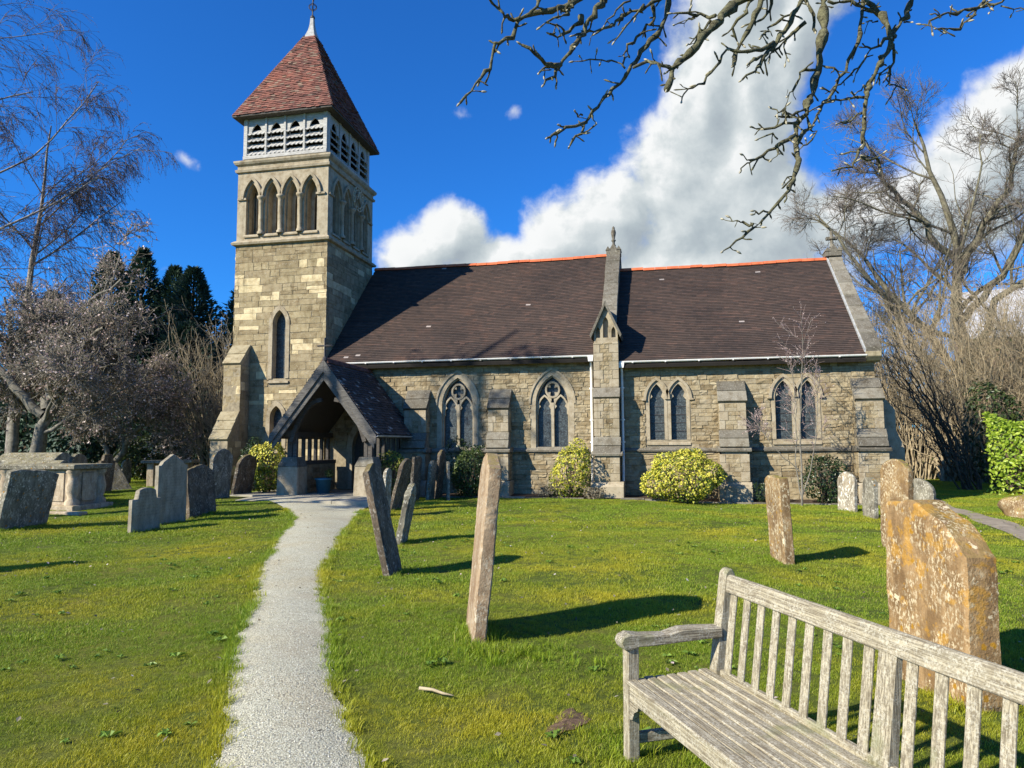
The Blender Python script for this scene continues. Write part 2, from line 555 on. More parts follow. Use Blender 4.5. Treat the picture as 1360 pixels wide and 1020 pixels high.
GM = {
    'tan': grave_mat('tan_sandstone', (.36, .27, .175), (.19, .125, .075), .6, 0, .5, 34, (.50, .45, .35)),
    'darkred': grave_mat('dark_lichened_sandstone', (.17, .125, .085), (.065, .055, .042), .35, 0, .35, 24),
    'grey': grave_mat('grey_lichened_stone', (.25, .23, .175), (.10, .09, .07), .6, 0, .3, 24, ros=.25),
    'palegrey': grave_mat('pale_headstone', (.36, .32, .245), (.22, .19, .14), .15, 0, .1, 30, carved=True),
    'ochre': grave_mat('ochre_lichened_sandstone', (.30, .205, .105), (.14, .088, .045), .85, .12, .85, 30, (.55, .48, .33), (.40, .23, .05), ros=.3),
    'orange': grave_mat('orange_lichened_sandstone', (.33, .215, .105), (.155, .095, .045), .95, .50, .25, 32, (.56, .47, .31), (.46, .235, .02), ros=.46),
    'white': grave_mat('white_lichened_stone', (.34, .30, .23), (.15, .125, .09), 1.0, .12, .2, 16, (.70, .68, .60)),
    'tomb': grave_mat('tomb_limestone', (.50, .41, .29), (.27, .21, .145), .35, 0, .3, 20),
}


def leaf_mat(name, pal, trans=.35, rough=.5, src='attr', patch=None):
    m = bpy.data.materials.new(name)
    m.use_nodes = True
    nt = m.node_tree
    nt.nodes.clear()
    t = NT(nt)
    ti = tint_src(t, src)
    c = t.ramp(ti, pal)
    if patch:
        geo = t.n('NewGeometry')
        n = t.noise(geo, patch[0], 4, .6)
        c = t.mix(t.math('MULTIPLY', t.sm(n, patch[1], patch[2]), patch[4]), c, patch[3])
        n2 = t.noise(geo, patch[0] * .33, 3, .6)
        c = t.mix(t.math('MULTIPLY', t.sm(n2, .5, .68), .45), c, t.mix(1.0, c, (.62, .72, .75), 'MULTIPLY'))
    p = t.n('BsdfPrincipled', {'Base Color': c, 'Roughness': rough, 'Specular IOR Level': .35})
    tr = t.n('BsdfTranslucent', {'Color': c})
    mx = t.n('MixShader', {0: trans, 1: p, 2: tr})
    o = nt.nodes.new('ShaderNodeOutputMaterial')
    nt.links.new(mx, o.inputs[0])
    return m


def bark(name, a, b_, sc_=8):
    m, t, b, pos = new_mat(name)
    n = t.noise(pos, sc_, 6, .65)
    setc(t, b, t.ramp(n, [(.32, a), (.68, b_)]), .92, .1)
    bump(t, b, t.noise(pos, sc_ * 4, 5), .7, .012)
    return m


def s01(x):
    x = np.clip(x, 0, 1)
    return x * x * (3 - 2 * x)


def gz(x, y):
    x, y = np.asarray(x, float), np.asarray(y, float)
    z = .16 * s01((-7.5 - x) / 3) * s01((y + 8.5) / 5) - .10 * s01((x + 2) / 4) * s01((y + 6) / 5)
    z = z + (.022 * np.sin(x * 1.1 + 1.3) * np.sin(y * .9 + .4) + .012 * np.sin(x * 2.7 + y * 1.9) + .010 * np.sin(y * 3.3 - x * 1.3)) * s01((-y - .5) / 2)
    return z


def g1(x, y):
    return float(gz(x, y))

# ---------------------------------------------------------------- ground, paths
def lawn_ground_mat():
    m, t, b, pos = new_mat('lawn_soil')
    n = t.noise(pos, 1.1, 6, .65)
    c = t.ramp(n, [(.25, (.065, .09, .014)), (.5, (.125, .145, .022)), (.72, (.21, .185, .04))])
    n2 = t.noise(pos, 22, 6, .7)
    c = t.mix(t.math('MULTIPLY', t.sm(n2, .40, .66), .65), c, (.045, .05, .014))  # dark specks paint the tiny shadows between grass blades into the ground colour
    n3 = t.noise(pos, .25, 3)
    c = t.mix(t.math('MULTIPLY', t.sm(n3, .4, .6), .4), c, (.055, .095, .018))
    setc(t, b, c, .95, .1)
    bump(t, b, t.noise(pos, 60, 5, .7), .8, .02)
    return m


def gravel_mat():
    m, t, b, pos = new_mat('path_gravel')
    v = t.n('TexVoronoi', {'Vector': pos, 'Scale': 105, 'Randomness': 1.0}, out=None)
    g = t.n('SeparateXYZ', {0: v.outputs[1]}, out=0)
    c = t.ramp(g, [(0, (.33, .315, .225)), (.35, (.46, .445, .33)), (.7, (.54, .525, .40)), (1, (.66, .645, .51))])
    c = t.mix(t.math('MULTIPLY', t.sm(v.outputs[0], .4, .85), .8), c, (.22, .205, .16))
    n = t.noise(pos, 1.3, 5, .6)
    c = t.mix(t.math('MULTIPLY', t.sm(n, .42, .7), .5), c, t.mix(1.0, c, (.92, .82, .70), 'MULTIPLY'))
    c = t.mix(t.math('MULTIPLY', t.sm(t.noise(pos, 14, 5, .7), .5, .7), .4), c, t.mix(1.0, c, (.7, .68, .64), 'MULTIPLY'))
    setc(t, b, c, .9, .2)
    c = t.mix(t.math('MULTIPLY', t.sm(t.noise(pos, .8, 5, .65), .50, .68), .45), c, (.34, .30, .22))
    setc(t, b, c, .9, .2)
    bump(t, b, t.math('ADD', t.math('MULTIPLY', v.outputs[0], -1.0), t.noise(pos, 30, 4)), .5, .012)
    return m


MAT['lawn'] = lawn_ground_mat()
MAT['gravel'] = gravel_mat()
MAT['paving'] = plain('porch_paving', (.36, .33, .26), .9, .2, .35, 3, .5)
MAT['worn'] = plain('worn_earth_path', (.29, .245, .185), .95, .1, .35, 5, .7)

xs = np.concatenate([[-600, -300, -150, -90, -60, -45, -36], np.arange(-30, 20.1, .4), [26, 36, 60, 90, 150, 300, 600]])
ys = np.concatenate([[-300, -120, -60, -40, -30], np.arange(-25, 8.1, .35), [12, 18, 26, 40, 60, 90, 150, 300, 700]])
gx, gy = np.meshgrid(xs, ys)
gv = np.stack([gx.ravel(), gy.ravel(), gz(gx, gy).ravel()], 1)
nx = len(xs)
ii = (np.arange(len(ys) - 1)[:, None] * nx + np.arange(nx - 1)[None]).ravel()
ground = link('ground', mesh_np('ground', gv, np.stack([ii, ii + 1, ii + nx + 1, ii + nx], 1), [MAT['lawn']], smooth=True))
tag(ground, None, None, kind='structure')

PL = np.array([(-26, 1.0), (-22, -.75), (-20, -1.78), (-19.12, -2.32), (-18.35, -2.73), (-16.7, -3.67), (-13.97, -5.18), (-10.85, -6.74), (-7.87, -8.02), (-6.2, -9.2), (-4.4, -10.9)])
PR = np.array([(-26, 2.0), (-22, .35), (-20, -.82), (-18.95, -1.49), (-18.31, -1.92), (-17.18, -2.59), (-15.46, -3.54), (-13.82, -4.35), (-11.55, -5.26), (-7.66, -6.73), (-5.59, -7.39), (-4.4, -7.9)])


def path_edges(y):
    l = np.interp(y, PL[:, 0], PL[:, 1]) + .03 * np.sin(y * 1.9) + .012 * np.sin(y * 5.3 + 1)
    r = np.interp(y, PR[:, 0], PR[:, 1]) + .03 * np.sin(y * 1.6 + 2) + .012 * np.sin(y * 4.7)
    return l, r


yy = np.arange(-26, -4.35, .1)
l, r = path_edges(yy)
na = 11
tt = np.linspace(0, 1, na)
jl = .02 * rng.standard_normal(len(yy))
jr = .02 * rng.standard_normal(len(yy))
PX_ = (l + jl)[:, None] * (1 - tt) + (r + jr)[:, None] * tt
PY_ = np.repeat(yy[:, None], na, 1)
PZ_ = gz(PX_, PY_) + .012 + .03 * (1 - (2 * tt - 1) ** 2)[None]
ii = (np.arange(len(yy) - 1)[:, None] * na + np.arange(na - 1)[None]).ravel()
path = link('path', mesh_np('path', np.stack([PX_.ravel(), PY_.ravel(), PZ_.ravel()], 1), np.stack([ii, ii + 1, ii + na + 1, ii + na], 1), [MAT['gravel']], smooth=True))
tag(path, None, None, kind='structure')

# paving in front of the porch, laid as slabs
mb = MB()
pz = .185
rows = [(-4.75, -4.05), (-4.05, -3.35), (-3.35, -2.6), (-2.6, -1.9), (-1.9, -1.2), (-1.2, -.5)]
for k, (a, b_) in enumerate(rows):
    x = -12.7 if k > 1 else -11.6
    x1 = -7.6 if k < 2 else -8.1
    while x < x1 - .2:
        wd = min(random.uniform(.6, 1.1), x1 - x)
        mb.hexa([(x + .008, a + .008, -.1), (x + wd - .008, a + .008, -.1), (x + wd - .008, b_ - .008, -.1), (x + .008, b_ - .008, -.1)] +
                [(px, py, pz + random.uniform(-.006, .006) + (-.03 if py < -4.5 else 0)) for px, py in ((x + .008, a + .008), (x + wd - .008, a + .008), (x + wd - .008, b_ - .008), (x + .008, b_ - .008))])
        x += wd
paving = tag(mb.build('pavement', MAT['paving']), None, None, kind='structure')

# worn path beyond the chancel
mb = MB()
pts = [(-26, 5.5, 6.3), (-12, 5.8, 6.5), (-8.8, 5.98, 6.62), (-7.3, 6.12, 6.72), (-5, 6.5, 7.05), (-3, 6.85, 7.35), (0, 7.4, 7.9), (4, 8.2, 8.8), (9, 9.5, 10.2)]
P2 = np.array(pts)
yy2 = np.arange(-26, 9, .3)
for a, b_ in zip(yy2[:-1], yy2[1:]):
    q = []
    for y in (a, b_):
        q.append((np.interp(y, P2[:, 0], P2[:, 1]) + .05 * math.sin(y * 2.3), np.interp(y, P2[:, 0], P2[:, 2]) + .05 * math.sin(y * 1.7 + 1)))
    mb.poly([(q[0][0], a, g1(q[0][0], a) + .014), (q[0][1], a, g1(q[0][1], a) + .014), (q[1][1], b_, g1(q[1][1], b_) + .014), (q[1][0], b_, g1(q[1][0], b_) + .014)])
tag(mb.build('footpath', MAT['worn']), None, None, kind='structure')

# bare worn earth in the turf near the bench
mb = MB()
ctr, n = (-.58, -18.20), 22
ringp = []
for k in range(n):
    q = 2 * PI * k / n
    rr = 1 + .22 * math.sin(3 * q + 1) + .13 * math.sin(7 * q)
    dx, dy = .10 * rr * math.cos(q), .22 * rr * math.sin(q)
    ringp.append((ctr[0] + dx * .95 + dy * .18, ctr[1] + dy - dx * .1))
for k in range(n):
    p, q = ringp[k], ringp[(k + 1) % n]
    mb.poly([(ctr[0], ctr[1], g1(*ctr) + .022), (p[0], p[1], g1(*p) + .006), (q[0], q[1], g1(*q) + .006)])
tag(mb.build('bare_earth', plain('bare_earth', (.16, .105, .07), .97, .1, .5, 30, .9)), None, None, kind='structure')

# flower bed and its stone edging along the church wall
mb = MB()
xb = np.arange(-7.6, 5.61, .3)
for a, b_ in zip(xb[:-1], xb[1:]):
    mb.poly([(a, -1.02, g1(a, -1.02) + .02), (b_, -1.02, g1(b_, -1.02) + .02), (b_, .02, g1(b_, -.3) + .07), (a, .02, g1(a, -.3) + .07)])
tag(mb.build('soil_bed', MAT['soil']), None, None, kind='structure')
edg = empty('bed_edging', (-1, -1.06, 0), 0, 'low line of grey kerb stones edging the flower bed below the church wall', 'edging')
x = -7.6
while x < 5.5:
    wd = random.uniform(.45, .8)
    if not (-2.3 < x + wd / 2 < -1.0):
        mb = MB()
        z = g1(x, -1.06)
        mb.box(x + .006 + 1, x + wd - .006 + 1, -.055, .055, z - .12, z + .045 + random.uniform(-.012, .012))
        mb.build('kerb_stone', MAT['cope'], edg, bevel=.012)
    x += wd

# ---------------------------------------------------------------- church
church = empty('church', (-4.5, 0, 0), 0, 'stone village church with square tower, tiled roofs and open timber porch', 'church')
CH = Matrix.Translation((-4.5, 0, 0))
CHI = CH.inverted()


def part(name, me_or_mb, mats, parent=None, **kw):
    """mesh given in world coordinates, linked under the church (or under one of its parts)"""
    o = me_or_mb.build(name, mats, None, **kw) if isinstance(me_or_mb, MB) else link(name, me_or_mb)
    o.parent = parent or church
    if parent is None:
        o.matrix_parent_inverse = CHI
    return o


# --- masonry pieces
def unit_stones(n):
    out = []
    for k in range(n):
        V, F = [], []
        nx_, nz_ = 4, 3
        for j in range(nz_):
            for i in range(nx_):
                u, v = i / (nx_ - 1) - .5, j / (nz_ - 1) - .5
                ed = i in (0, nx_ - 1) or j in (0, nz_ - 1)
                y = -(random.uniform(.42, .85) if ed else random.uniform(.55, 1.0))
                V.append((u * .985 + random.uniform(-.02, .02), y, v * .97 + random.uniform(-.045, .045)))
        for j in range(nz_ - 1):
            for i in range(nx_ - 1):
                a = j * nx_ + i
                F.append((a, a + 1, a + nx_ + 1, a + nx_))
        ring = [0, 1, 2, 3, 7, 11, 10, 9, 8, 4]
        bidx = []
        for q in ring:
            bidx.append(len(V))
            V.append((V[q][0] * 1.0, .35, V[q][2] * 1.0))
        for q in range(10):
            q2 = (q + 1) % 10
            F.append((ring[q2], ring[q], bidx[q], bidx[q2]))
        out.append((np.array(V), np.array(F)))
    return out


UST = unit_stones(9)
UST_ME = {mk: [mesh_np('stone', V, F, [MAT[mk]]) for V, F in UST] for mk in ('rub_o', 'tow_o')}
STONES = []


def clad(ox, oy, z0, z1, ang, W, hs, ws, par, mk, opens=(), proud=(.016, .065), z_top=None, edge=0):
    """stone courses on a vertical face starting at (ox,oy), running along heading ang; outward is to the right of the run"""
    ca, sa = math.cos(ang), math.sin(ang)
    z = z0
    while z < z1 - .04:
        h = random.uniform(*hs)
        if z + h > z1 - .05:
            h = z1 - z
        zm = z + h / 2
        x = -random.uniform(0, ws[0])
        Wm = W
        while x < Wm:
            wd = random.uniform(*ws)
            segs = [(max(x, 0), min(x + wd, Wm))]
            if Wm - segs[0][1] < .09:
                segs = [(max(x, 0), Wm)]
            for op in opens:
                iv = op(z, z + h)
                if iv is None:
                    continue
                ns = []
                for a, b_ in segs:
                    if iv[1] <= a or iv[0] >= b_:
                        ns.append((a, b_))
                    else:
                        if iv[0] - a > .05:
                            ns.append((a, iv[0]))
                        if b_ - iv[1] > .05:
                            ns.append((iv[1], b_))
                segs = ns
            for a, b_ in segs:
                if b_ - a < .06:
                    continue
                sub = [(z, h)]
                if (mk == 'rub' and h > .15 and random.random() < .35) or (mk == 'tow' and h > .24 and random.random() < .3):
                    sub = [(z, h * .5), (z + h * .5, h * .5)]
                for zz, hh in sub:
                    cx = (a + b_) / 2
                    STONES.append((ox + ca * cx, oy + sa * cx, zz + hh / 2, ang, b_ - a - .007, random.uniform(*proud), hh - .007, par, mk, random.random()))
            x += wd
            if Wm - x < .09:
                break
        z += h


def arch_R(a, spring, apex):
    r_ = apex - spring
    c = (r_ * r_ - a * a) / (2 * a)
    return c, a + c


class Arch:
    """two-centred pointed arch: centre x, half width, sill, spring, apex"""

    def __init__(s, x, a, sill, spring, apex):
        s.x, s.a, s.sill, s.spring, s.apex = x, a, sill, spring, apex
        s.c, s.R = arch_R(a, spring, apex)

    def pts(s, o=0.0, n=9, jamb=True, sill=None):
        Ro = s.R + o
        th = math.acos(min(1, s.c / Ro))
        L = []
        if jamb:
            L.append((s.x - s.a - o, s.sill if sill is None else sill))
        for i in range(n + 1):
            q = th * i / n
            L.append((s.x + s.c - Ro * math.cos(q), s.spring + Ro * math.sin(q)))
        Rr = [(2 * s.x - px, pz_) for px, pz_ in L[::-1]][1:]
        return L + Rr

    def half(s, z, o=0.0):
        if z < s.spring:
            return s.a + o
        d = (s.R + o) ** 2 - (z - s.spring) ** 2
        return max(0, math.sqrt(d) - s.c) if d > s.c ** 2 else 0

    def iv(s, o, x0=0, low=0):
        def f(za, zb):
            zm = (za + zb) / 2
            if zb < s.sill - low + .02:
                return None
            h_ = s.half(max(zm - .02, 0), o)
            if h_ <= 0.01:
                return None
            return (s.x - h_ - x0, s.x + h_ - x0)
        return f


def band(mb, inner, outer, y0, y1, yo=None, m=0, tr=lambda x, y, z: (x, y, z)):
    """front strip between two outlines at depth y0, inner reveal to y1, outer side to yo"""
    yo = y1 if yo is None else yo
    for (a, b_), (c, d) in zip(zip(inner[:-1], inner[1:]), zip(outer[:-1], outer[1:])):
        mb.poly([tr(a[0], y0, a[1]), tr(b_[0], y0, b_[1]), tr(d[0], y0, d[1]), tr(c[0], y0, c[1])], m)
        mb.poly([tr(a[0], y0, a[1]), tr(a[0], y1, a[1]), tr(b_[0], y1, b_[1]), tr(b_[0], y0, b_[1])], m)
        mb.poly([tr(c[0], y0, c[1]), tr(d[0], y0, d[1]), tr(d[0], yo, d[1]), tr(c[0], yo, c[1])], m)
    for i in (0, -1):
        a, c = inner[i], outer[i]
        mb.poly([tr(a[0], y0, a[1]), tr(c[0], y0, c[1]), tr(c[0], y1, c[1]), tr(a[0], y1, a[1])], m)


def fill(mb, outl, y, m=0, tr=lambda x, y, z: (x, y, z)):
    mb.poly([tr(x, y, z) for x, z in outl], m)


def wall_arched(mb, x0, x1, z0, z1, y, arches, o=0.0, reveal=0.0, m=0, tr=lambda x, y, z: (x, y, z), top=None):
    """a wall face in vertical strips, open where the arches are"""
    X = {x0, x1}
    for A in arches:
        for px, _ in A.pts(o):
            X.add(round(px, 5))
    X = sorted(v for v in X if x0 <= v <= x1)
    tz = top or (lambda x: z1)
    for a, b_ in zip(X[:-1], X[1:]):
        if b_ - a < 1e-4:
            continue
        xm = (a + b_) / 2
        hit = None
        for A in arches:
            if abs(xm - A.x) < A.a + o:
                hit = A
        if hit is None:
            mb.poly([tr(a, y, z0), tr(b_, y, z0), tr(b_, y, tz(b_)), tr(a, y, tz(a))], m)
        else:
            def zt(x):
                k = abs(x - hit.x) + hit.c
                Ro = hit.R + o
                return hit.spring + math.sqrt(max(0, Ro * Ro - k * k))
            if hit.sill > z0 + .01:
                mb.poly([tr(a, y, z0), tr(b_, y, z0), tr(b_, y, hit.sill), tr(a, y, hit.sill)], m)
            mb.poly([tr(a, y, zt(a)), tr(b_, y, zt(b_)), tr(b_, y, tz(b_)), tr(a, y, tz(a))], m)
    if reveal:
        for A in arches:
            L = A.pts(o)
            for p, q in zip(L[:-1], L[1:]):
                mb.poly([tr(p[0], y, p[1]), tr(q[0], y, q[1]), tr(q[0], y + reveal, q[1]), tr(p[0], y + reveal, p[1])], m)
            mb.poly([tr(L[0][0], y, L[0][1]), tr(L[-1][0], y, L[-1][1]), tr(L[-1][0], y + reveal, L[-1][1]), tr(L[0][0], y + reveal, L[0][1])], m)


# openings
W_N = [Arch(-6.57, .54, 1.52, 2.95, 3.86), Arch(-3.41, .54, 1.52, 2.95, 3.86)]
W_C = [Arch(-.115, .225, 1.76, 3.02, 3.50), Arch(.545, .235, 1.76, 3.02, 3.50), Arch(3.63, .245, 1.76, 3.02, 3.52), Arch(4.32, .235, 1.76, 3.02, 3.52)]
W_T = [Arch(-12.985, .25, 3.97, 5.90, 6.38), Arch(-13.03, .235, 1.55, 2.60, 3.02)]
DOOR = Arch(-9.67, .62, .18, 1.55, 2.45)

# nave
mb = MB()
wall_arched(mb, -11.2, -1.6, -.4, 4.42, 0, W_N + [DOOR], .06)
mb.poly([(-11.2, 8.0, -.4), (-1.6, 8.0, -.4), (-1.6, 8.0, 4.42), (-11.2, 8.0, 4.42)])
mb.poly([(-14.7, 3.6, 0), (-11.2, 3.6, 0), (-11.2, 3.6, 8.7), (-14.7, 3.6, 8.7)])
nave_wall = part('nave_wall', mb, MAT['mortar'])
op = [A.iv(.17, -8.1 + 0, 0) for A in []]
clad(-8.3, 0, -.1, 1.40, 0, 6.7, (.135, .18), (.24, .55), 'nave', 'rub', [A.iv(.17, -8.3, .1) for A in W_N])
clad(-11.2, 0, 1.52, 4.30, 0, 9.6, (.095, .165), (.18, .50), 'nave', 'rub', [A.iv(.165, -11.2, .12) for A in W_N] + [DOOR.iv(.2, -11.2)])
# chancel
mb = MB()
wall_arched(mb, -1.6, 6.2, -.4, 4.2, 0, W_C, .05)
mb.poly([(-1.6, 8.0, -.4), (6.2, 8.0, -.4), (6.2, 8.0, 4.2), (-1.6, 8.0, 4.2)])
mb.poly([(6.2, 0, -.4), (6.2, 8.0, -.4), (6.2, 8.0, 4.2), (6.2, 3.97, 8.2), (6.2, 0, 4.2)])
mb.poly([(5.95, 0, 4.0), (5.95, 7.94, 4.0), (5.95, 3.97, 8.2)])
chancel_wall = part('chancel_wall', mb, MAT['mortar'])
clad(-1.3, 0, -.2, 1.38, 0, 7.5, (.135, .18), (.24, .55), 'chancel', 'rub')


def pair_iv(A, B, o, x0):
    def f(za, zb):
        zm = (za + zb) / 2
        if zb < 1.58:
            return None
        h1, h2 = A.half(zm, o), B.half(zm, o)
        if zm > A.apex + o - .06:
            return None
        return (A.x - max(h1, .05) - x0, B.x + max(h2, .05) - x0)
    return f


clad(-1.3, 0, 1.50, 4.06, 0, 7.5, (.095, .165), (.18, .50), 'chancel', 'rub', [pair_iv(W_C[0], W_C[1], .13, -1.3), pair_iv(W_C[2], W_C[3], .13, -1.3)])
mb = MB()
mb.box(-11.2, -2.03, -.085, .02, 4.26, 4.42)
mb.box(-1.23, 6.2, -.085, .02, 4.05, 4.2)
part('eaves_course', mb, MAT['ashlar'], bevel=.012)


def string(name, prof, x0, x1):
    mb = MB()
    mb.prism(prof, 'x', x0, x1)
    return part(name, mb, MAT['cope'])


SP = [(.02, 1.38), (-.10, 1.40), (-.115, 1.45), (.02, 1.56)]
for a, b_ in ((-8.0, -5.47), (-4.70, -2.1), (-1.15, 1.66), (2.58, 5.5)):
    string('string_course', SP, a, b_)


# windows
def lancet(A, o, y=0.0, depth=.20, hood=True, sill=True, foil=False, name='window', hood_ends=.0):
    mb = MB()
    band(mb, A.pts(0), A.pts(o), y - .018, y + depth, y + .03)
    if foil:
        for s in (-1, 1):
            x = A.x + s * A.a
            zc = A.spring + .10
            mb.prism([(x + s * .01, zc - .13), (x - s * .095, zc - .01), (x - s * .075, zc + .035), (x - s * .03, zc + .14), (x + s * .01, zc + .12)], 'y', y + .02, y + .13)
    wn = part(name, mb, MAT['ashlar'])
    mb = MB()
    fill(mb, A.pts(-.001), y + depth - .03)
    part('pane', mb, MAT['glass'], wn)
    for k in range(1, 5):
        z = A.sill + (A.spring - A.sill) * k / 5 + .03
        mb = MB()
        mb.box(A.x - A.a, A.x + A.a, y + depth - .05, y + depth - .035, z - .008, z + .008)
        part('saddle_bar', mb, MAT['iron'], wn)
    if hood:
        mb = MB()
        band(mb, A.pts(o - .01, jamb=False), A.pts(o + .075, jamb=False), y - .075, y + .01)
        part('hood_mould', mb, MAT['ashlar'], wn)
    if sill:
        mb = MB()
        mb.prism([(y + depth, A.sill), (y - .05, A.sill - .10), (y - .05, A.sill - .16), (y + depth, A.sill - .16)], 'x', A.x - A.a - o, A.x + A.a + o)
        part('sill', mb, MAT['ashlar'], wn)
    return wn


for A in W_T:
    lancet(A, .15, -.25, .30, hood=False)
for i, A in enumerate(W_C):
    wn = lancet(A, .105, 0, .17, hood=True, sill=True, foil=True)
    sgn = -1 if i % 2 == 0 else 1
    mb = MB()
    x = A.x + sgn * (A.a + .16)
    mb.box(x - .075, x + .075, -.09, .02, A.spring - .05, A.spring + .02)
    part('label_stop', mb, MAT['ashlar'], wn, bevel=.015)
for A in W_N:
    mb = MB()
    band(mb, A.pts(0), A.pts(.17), -.02, .12, .03)
    band(mb, A.pts(-.045), A.pts(0), .05, .24)
    wn = part('window', mb, MAT['ashlar'])
    mb = MB()
    mb.box(A.x - .045, A.x + .045, .06, .19, A.sill, 2.98)
    for s in (-1, 1):
        B = Arch(A.x + s * .262, .20, 2.6, 2.78, 3.18)
        band(mb, B.pts(0), B.pts(.055), .075, .18)
        for q in (-1, 1):
            x = B.x + q * B.a
            mb.prism([(x + q * .01, 2.76), (x - q * .07, 2.86), (x - q * .05, 2.9), (x + q * .01, 2.98)], 'y', .085, .16)
    ring_i = [(A.x + .185 * math.cos(k * PI / 10), 3.40 + .21 * math.sin(k * PI / 10)) for k in range(21)]
    ring_o = [(A.x + .245 * math.cos(k * PI / 10), 3.40 + .275 * math.sin(k * PI / 10)) for k in range(21)]
    band(mb, ring_i, ring_o, .07, .18)
    for k in range(4):
        q = PI / 4 + k * PI / 2
        px, pz_ = A.x + .19 * math.cos(q), 3.40 + .21 * math.sin(q)
        ix, iz = A.x + .085 * math.cos(q), 3.40 + .095 * math.sin(q)
        tx, tz_ = -math.sin(q) * .075, math.cos(q) * .075
        mb.prism([(px + tx, pz_ + tz_), (ix, iz), (px - tx, pz_ - tz_)], 'y', .09, .16)
    for s in (-1, 1):
        B2 = [(A.x + s * .05, 3.0), (A.x + s * .17, 3.19), (A.x + s * .03, 3.16)]
        mb.prism(B2, 'y', .09, .16)
    part('tracery', mb, MAT['ashlar'], wn)
    for s in (-1, 1):
        B = Arch(A.x + s * .262, .21, A.sill, 2.78, 3.2)
        mb = MB()
        fill(mb, B.pts(0), .185)
        part('pane', mb, MAT['glass'], wn)
    mb = MB()
    mb.poly([(x, .20, z) for x, z in A.pts(-.03)])
    part('pane', mb, MAT['glass'], wn)
    mb = MB()
    band(mb, A.pts(.16, jamb=False), A.pts(.225, jamb=False), -.06, .02)
    part('hood_mould', mb, MAT['ashlar'], wn)
    mb = MB()
    mb.prism([(.2, A.sill + .03), (-.06, A.sill - .1), (-.06, A.sill - .15), (.2, A.sill - .15)], 'x', A.x - .72, A.x + .72)
    part('sill', mb, MAT['cope'], wn)


# buttresses: profile steps given from the top; coping slabs are parts of their own
def slope_slabs(x0, x1, ya, za, yb, zb, n, mat, par, over=.03):
    for k in range(n):
        f0, f1 = k / n, (k + 1) / n
        y0, z0 = ya + (yb - ya) * f0, za + (zb - za) * f0
        y1, z1 = ya + (yb - ya) * f1, za + (zb - za) * f1
        L = math.hypot(y1 - y0, z1 - z0)
        ny, nz_ = -(z0 - z1) / L, (y0 - y1) / L
        ny, nz_ = (ny, nz_) if nz_ > 0 else (-ny, -nz_)
        mb = MB()
        e = .035 if k == n - 1 else .012
        dy, dz = (y1 - y0) / L * e, (z1 - z0) / L * e
        t0, t1 = .045, .075
        mb.prism([(y0 - ny * .06, z0 - nz_ * .06), (y0 + ny * t0, z0 + nz_ * t0), (y1 + dy + ny * t1, z1 + dz + nz_ * t1), (y1 + dy - ny * .06, z1 + dz - nz_ * .06)],
                 'x', x0 - over + random.uniform(-.006, .006), x1 + over + random.uniform(-.006, .006))
        part('coping_stone', mb, mat, par, bevel=.01)


def buttress(x0, x1, prof, low, slabs, grow=.04, mk='rub', key='chancel', face=True, quoin=True):
    mb = MB()
    mb.prism([(.05, prof[0][1] + .0)] + prof + [(prof[-1][0], low), (.05, low)], 'x', x0 + .02, x1 - .02)
    b_ = part('buttress', mb, MAT['mortar'])
    for (ya, za, yb, zb, n, mat) in slabs:
        slope_slabs(x0, x1, ya, za, yb, zb, n, MAT[mat], b_)
    return b_


BUT = {}


def wall_buttress(x0, x1, top=3.5, key='chancel'):
    y1, y2, y3 = -.43, -.62, -.74
    b_ = buttress(x0, x1, [(-.0, top), (y1, top - .62), (y1, 2.02), (y2, 1.52), (y2, .50), (y3, .38), (y3, -.25)], -.25,
                  [(0, top, y1, top - .62, 2, 'cope'), (y1, 2.02, y2, 1.55, 2, 'cope')])
    mb = MB()
    mb.prism([(.02, 1.38), (y2 - .085, 1.40), (y2 - .10, 1.46), (y2 + .05, 1.55), (.02, 1.55)], 'x', x0 - .085, x1 + .085)
    part('string_course', mb, MAT['cope'], b_)
    qw = .17
    for (za, zb, yf, ex) in ((2.05, top - .68, y1, 0), (.52, 1.36, y2, .035)):
        xa, xb = x0 - ex, x1 + ex
        z = za
        k = 0
        while z < zb - .05:
            h = min(random.uniform(.20, .30), zb - z)
            for s in (0, 1):
                wq = qw + (.09 if (k + s) % 2 else 0)
                a = xa if s == 0 else xb - wq
                mb = MB()
                mb.box(a, a + wq - .006, yf - .016, yf + .16 + (.09 if (k + s) % 2 == 0 else 0), z + .004, z + h - .004)
                part('quoin', mb, MAT['ashlar'], b_, bevel=.006)
            iw = .09
            xx0, xx1 = xa + qw + (iw if k % 2 else 0), xb - qw - (0 if k % 2 else iw)
            clad(xx0, yf, z, z + h, 0, xx1 - xx0, (h * .5, h * .52), (.2, .4), key, 'rub', proud=(.01, .03))
            z += h
            k += 1
        # cheeks
        clad(xb - .0, yf + .02, za, zb, PI / 2, -yf - .04, (.14, .2), (.2, .35), key, 'rub', proud=(.005, .015))
        clad(xa + .0, -.02, za, zb, -PI / 2, -yf - .04, (.14, .2), (.2, .35), key, 'rub', proud=(.005, .015))
    mb = MB()
    mb.prism([(y2 - .01, .50), (y3 - .01, .36), (y3 - .01, -.25), (.03, -.25), (.03, .5)], 'x', x0 - .08, x1 + .08)
    part('plinth', mb, MAT['ashlar'], b_, bevel=.012)
    return b_


wall_buttress(-8.28, -7.52, 3.45, 'nave')
wall_buttress(-5.43, -4.76, 3.42, 'nave')
wall_buttress(1.72, 2.50, 3.52)
wall_buttress(5.53, 6.28, 3.52)
mb = MB()
mb.prism([(6.2, 3.3), (6.75, 2.6), (6.75, 2.0), (6.95, 1.5), (6.95, -.3), (6.2, -.3)], 'y', .15, .9)
part('buttress', mb, MAT['ashlar'], bevel=.01)

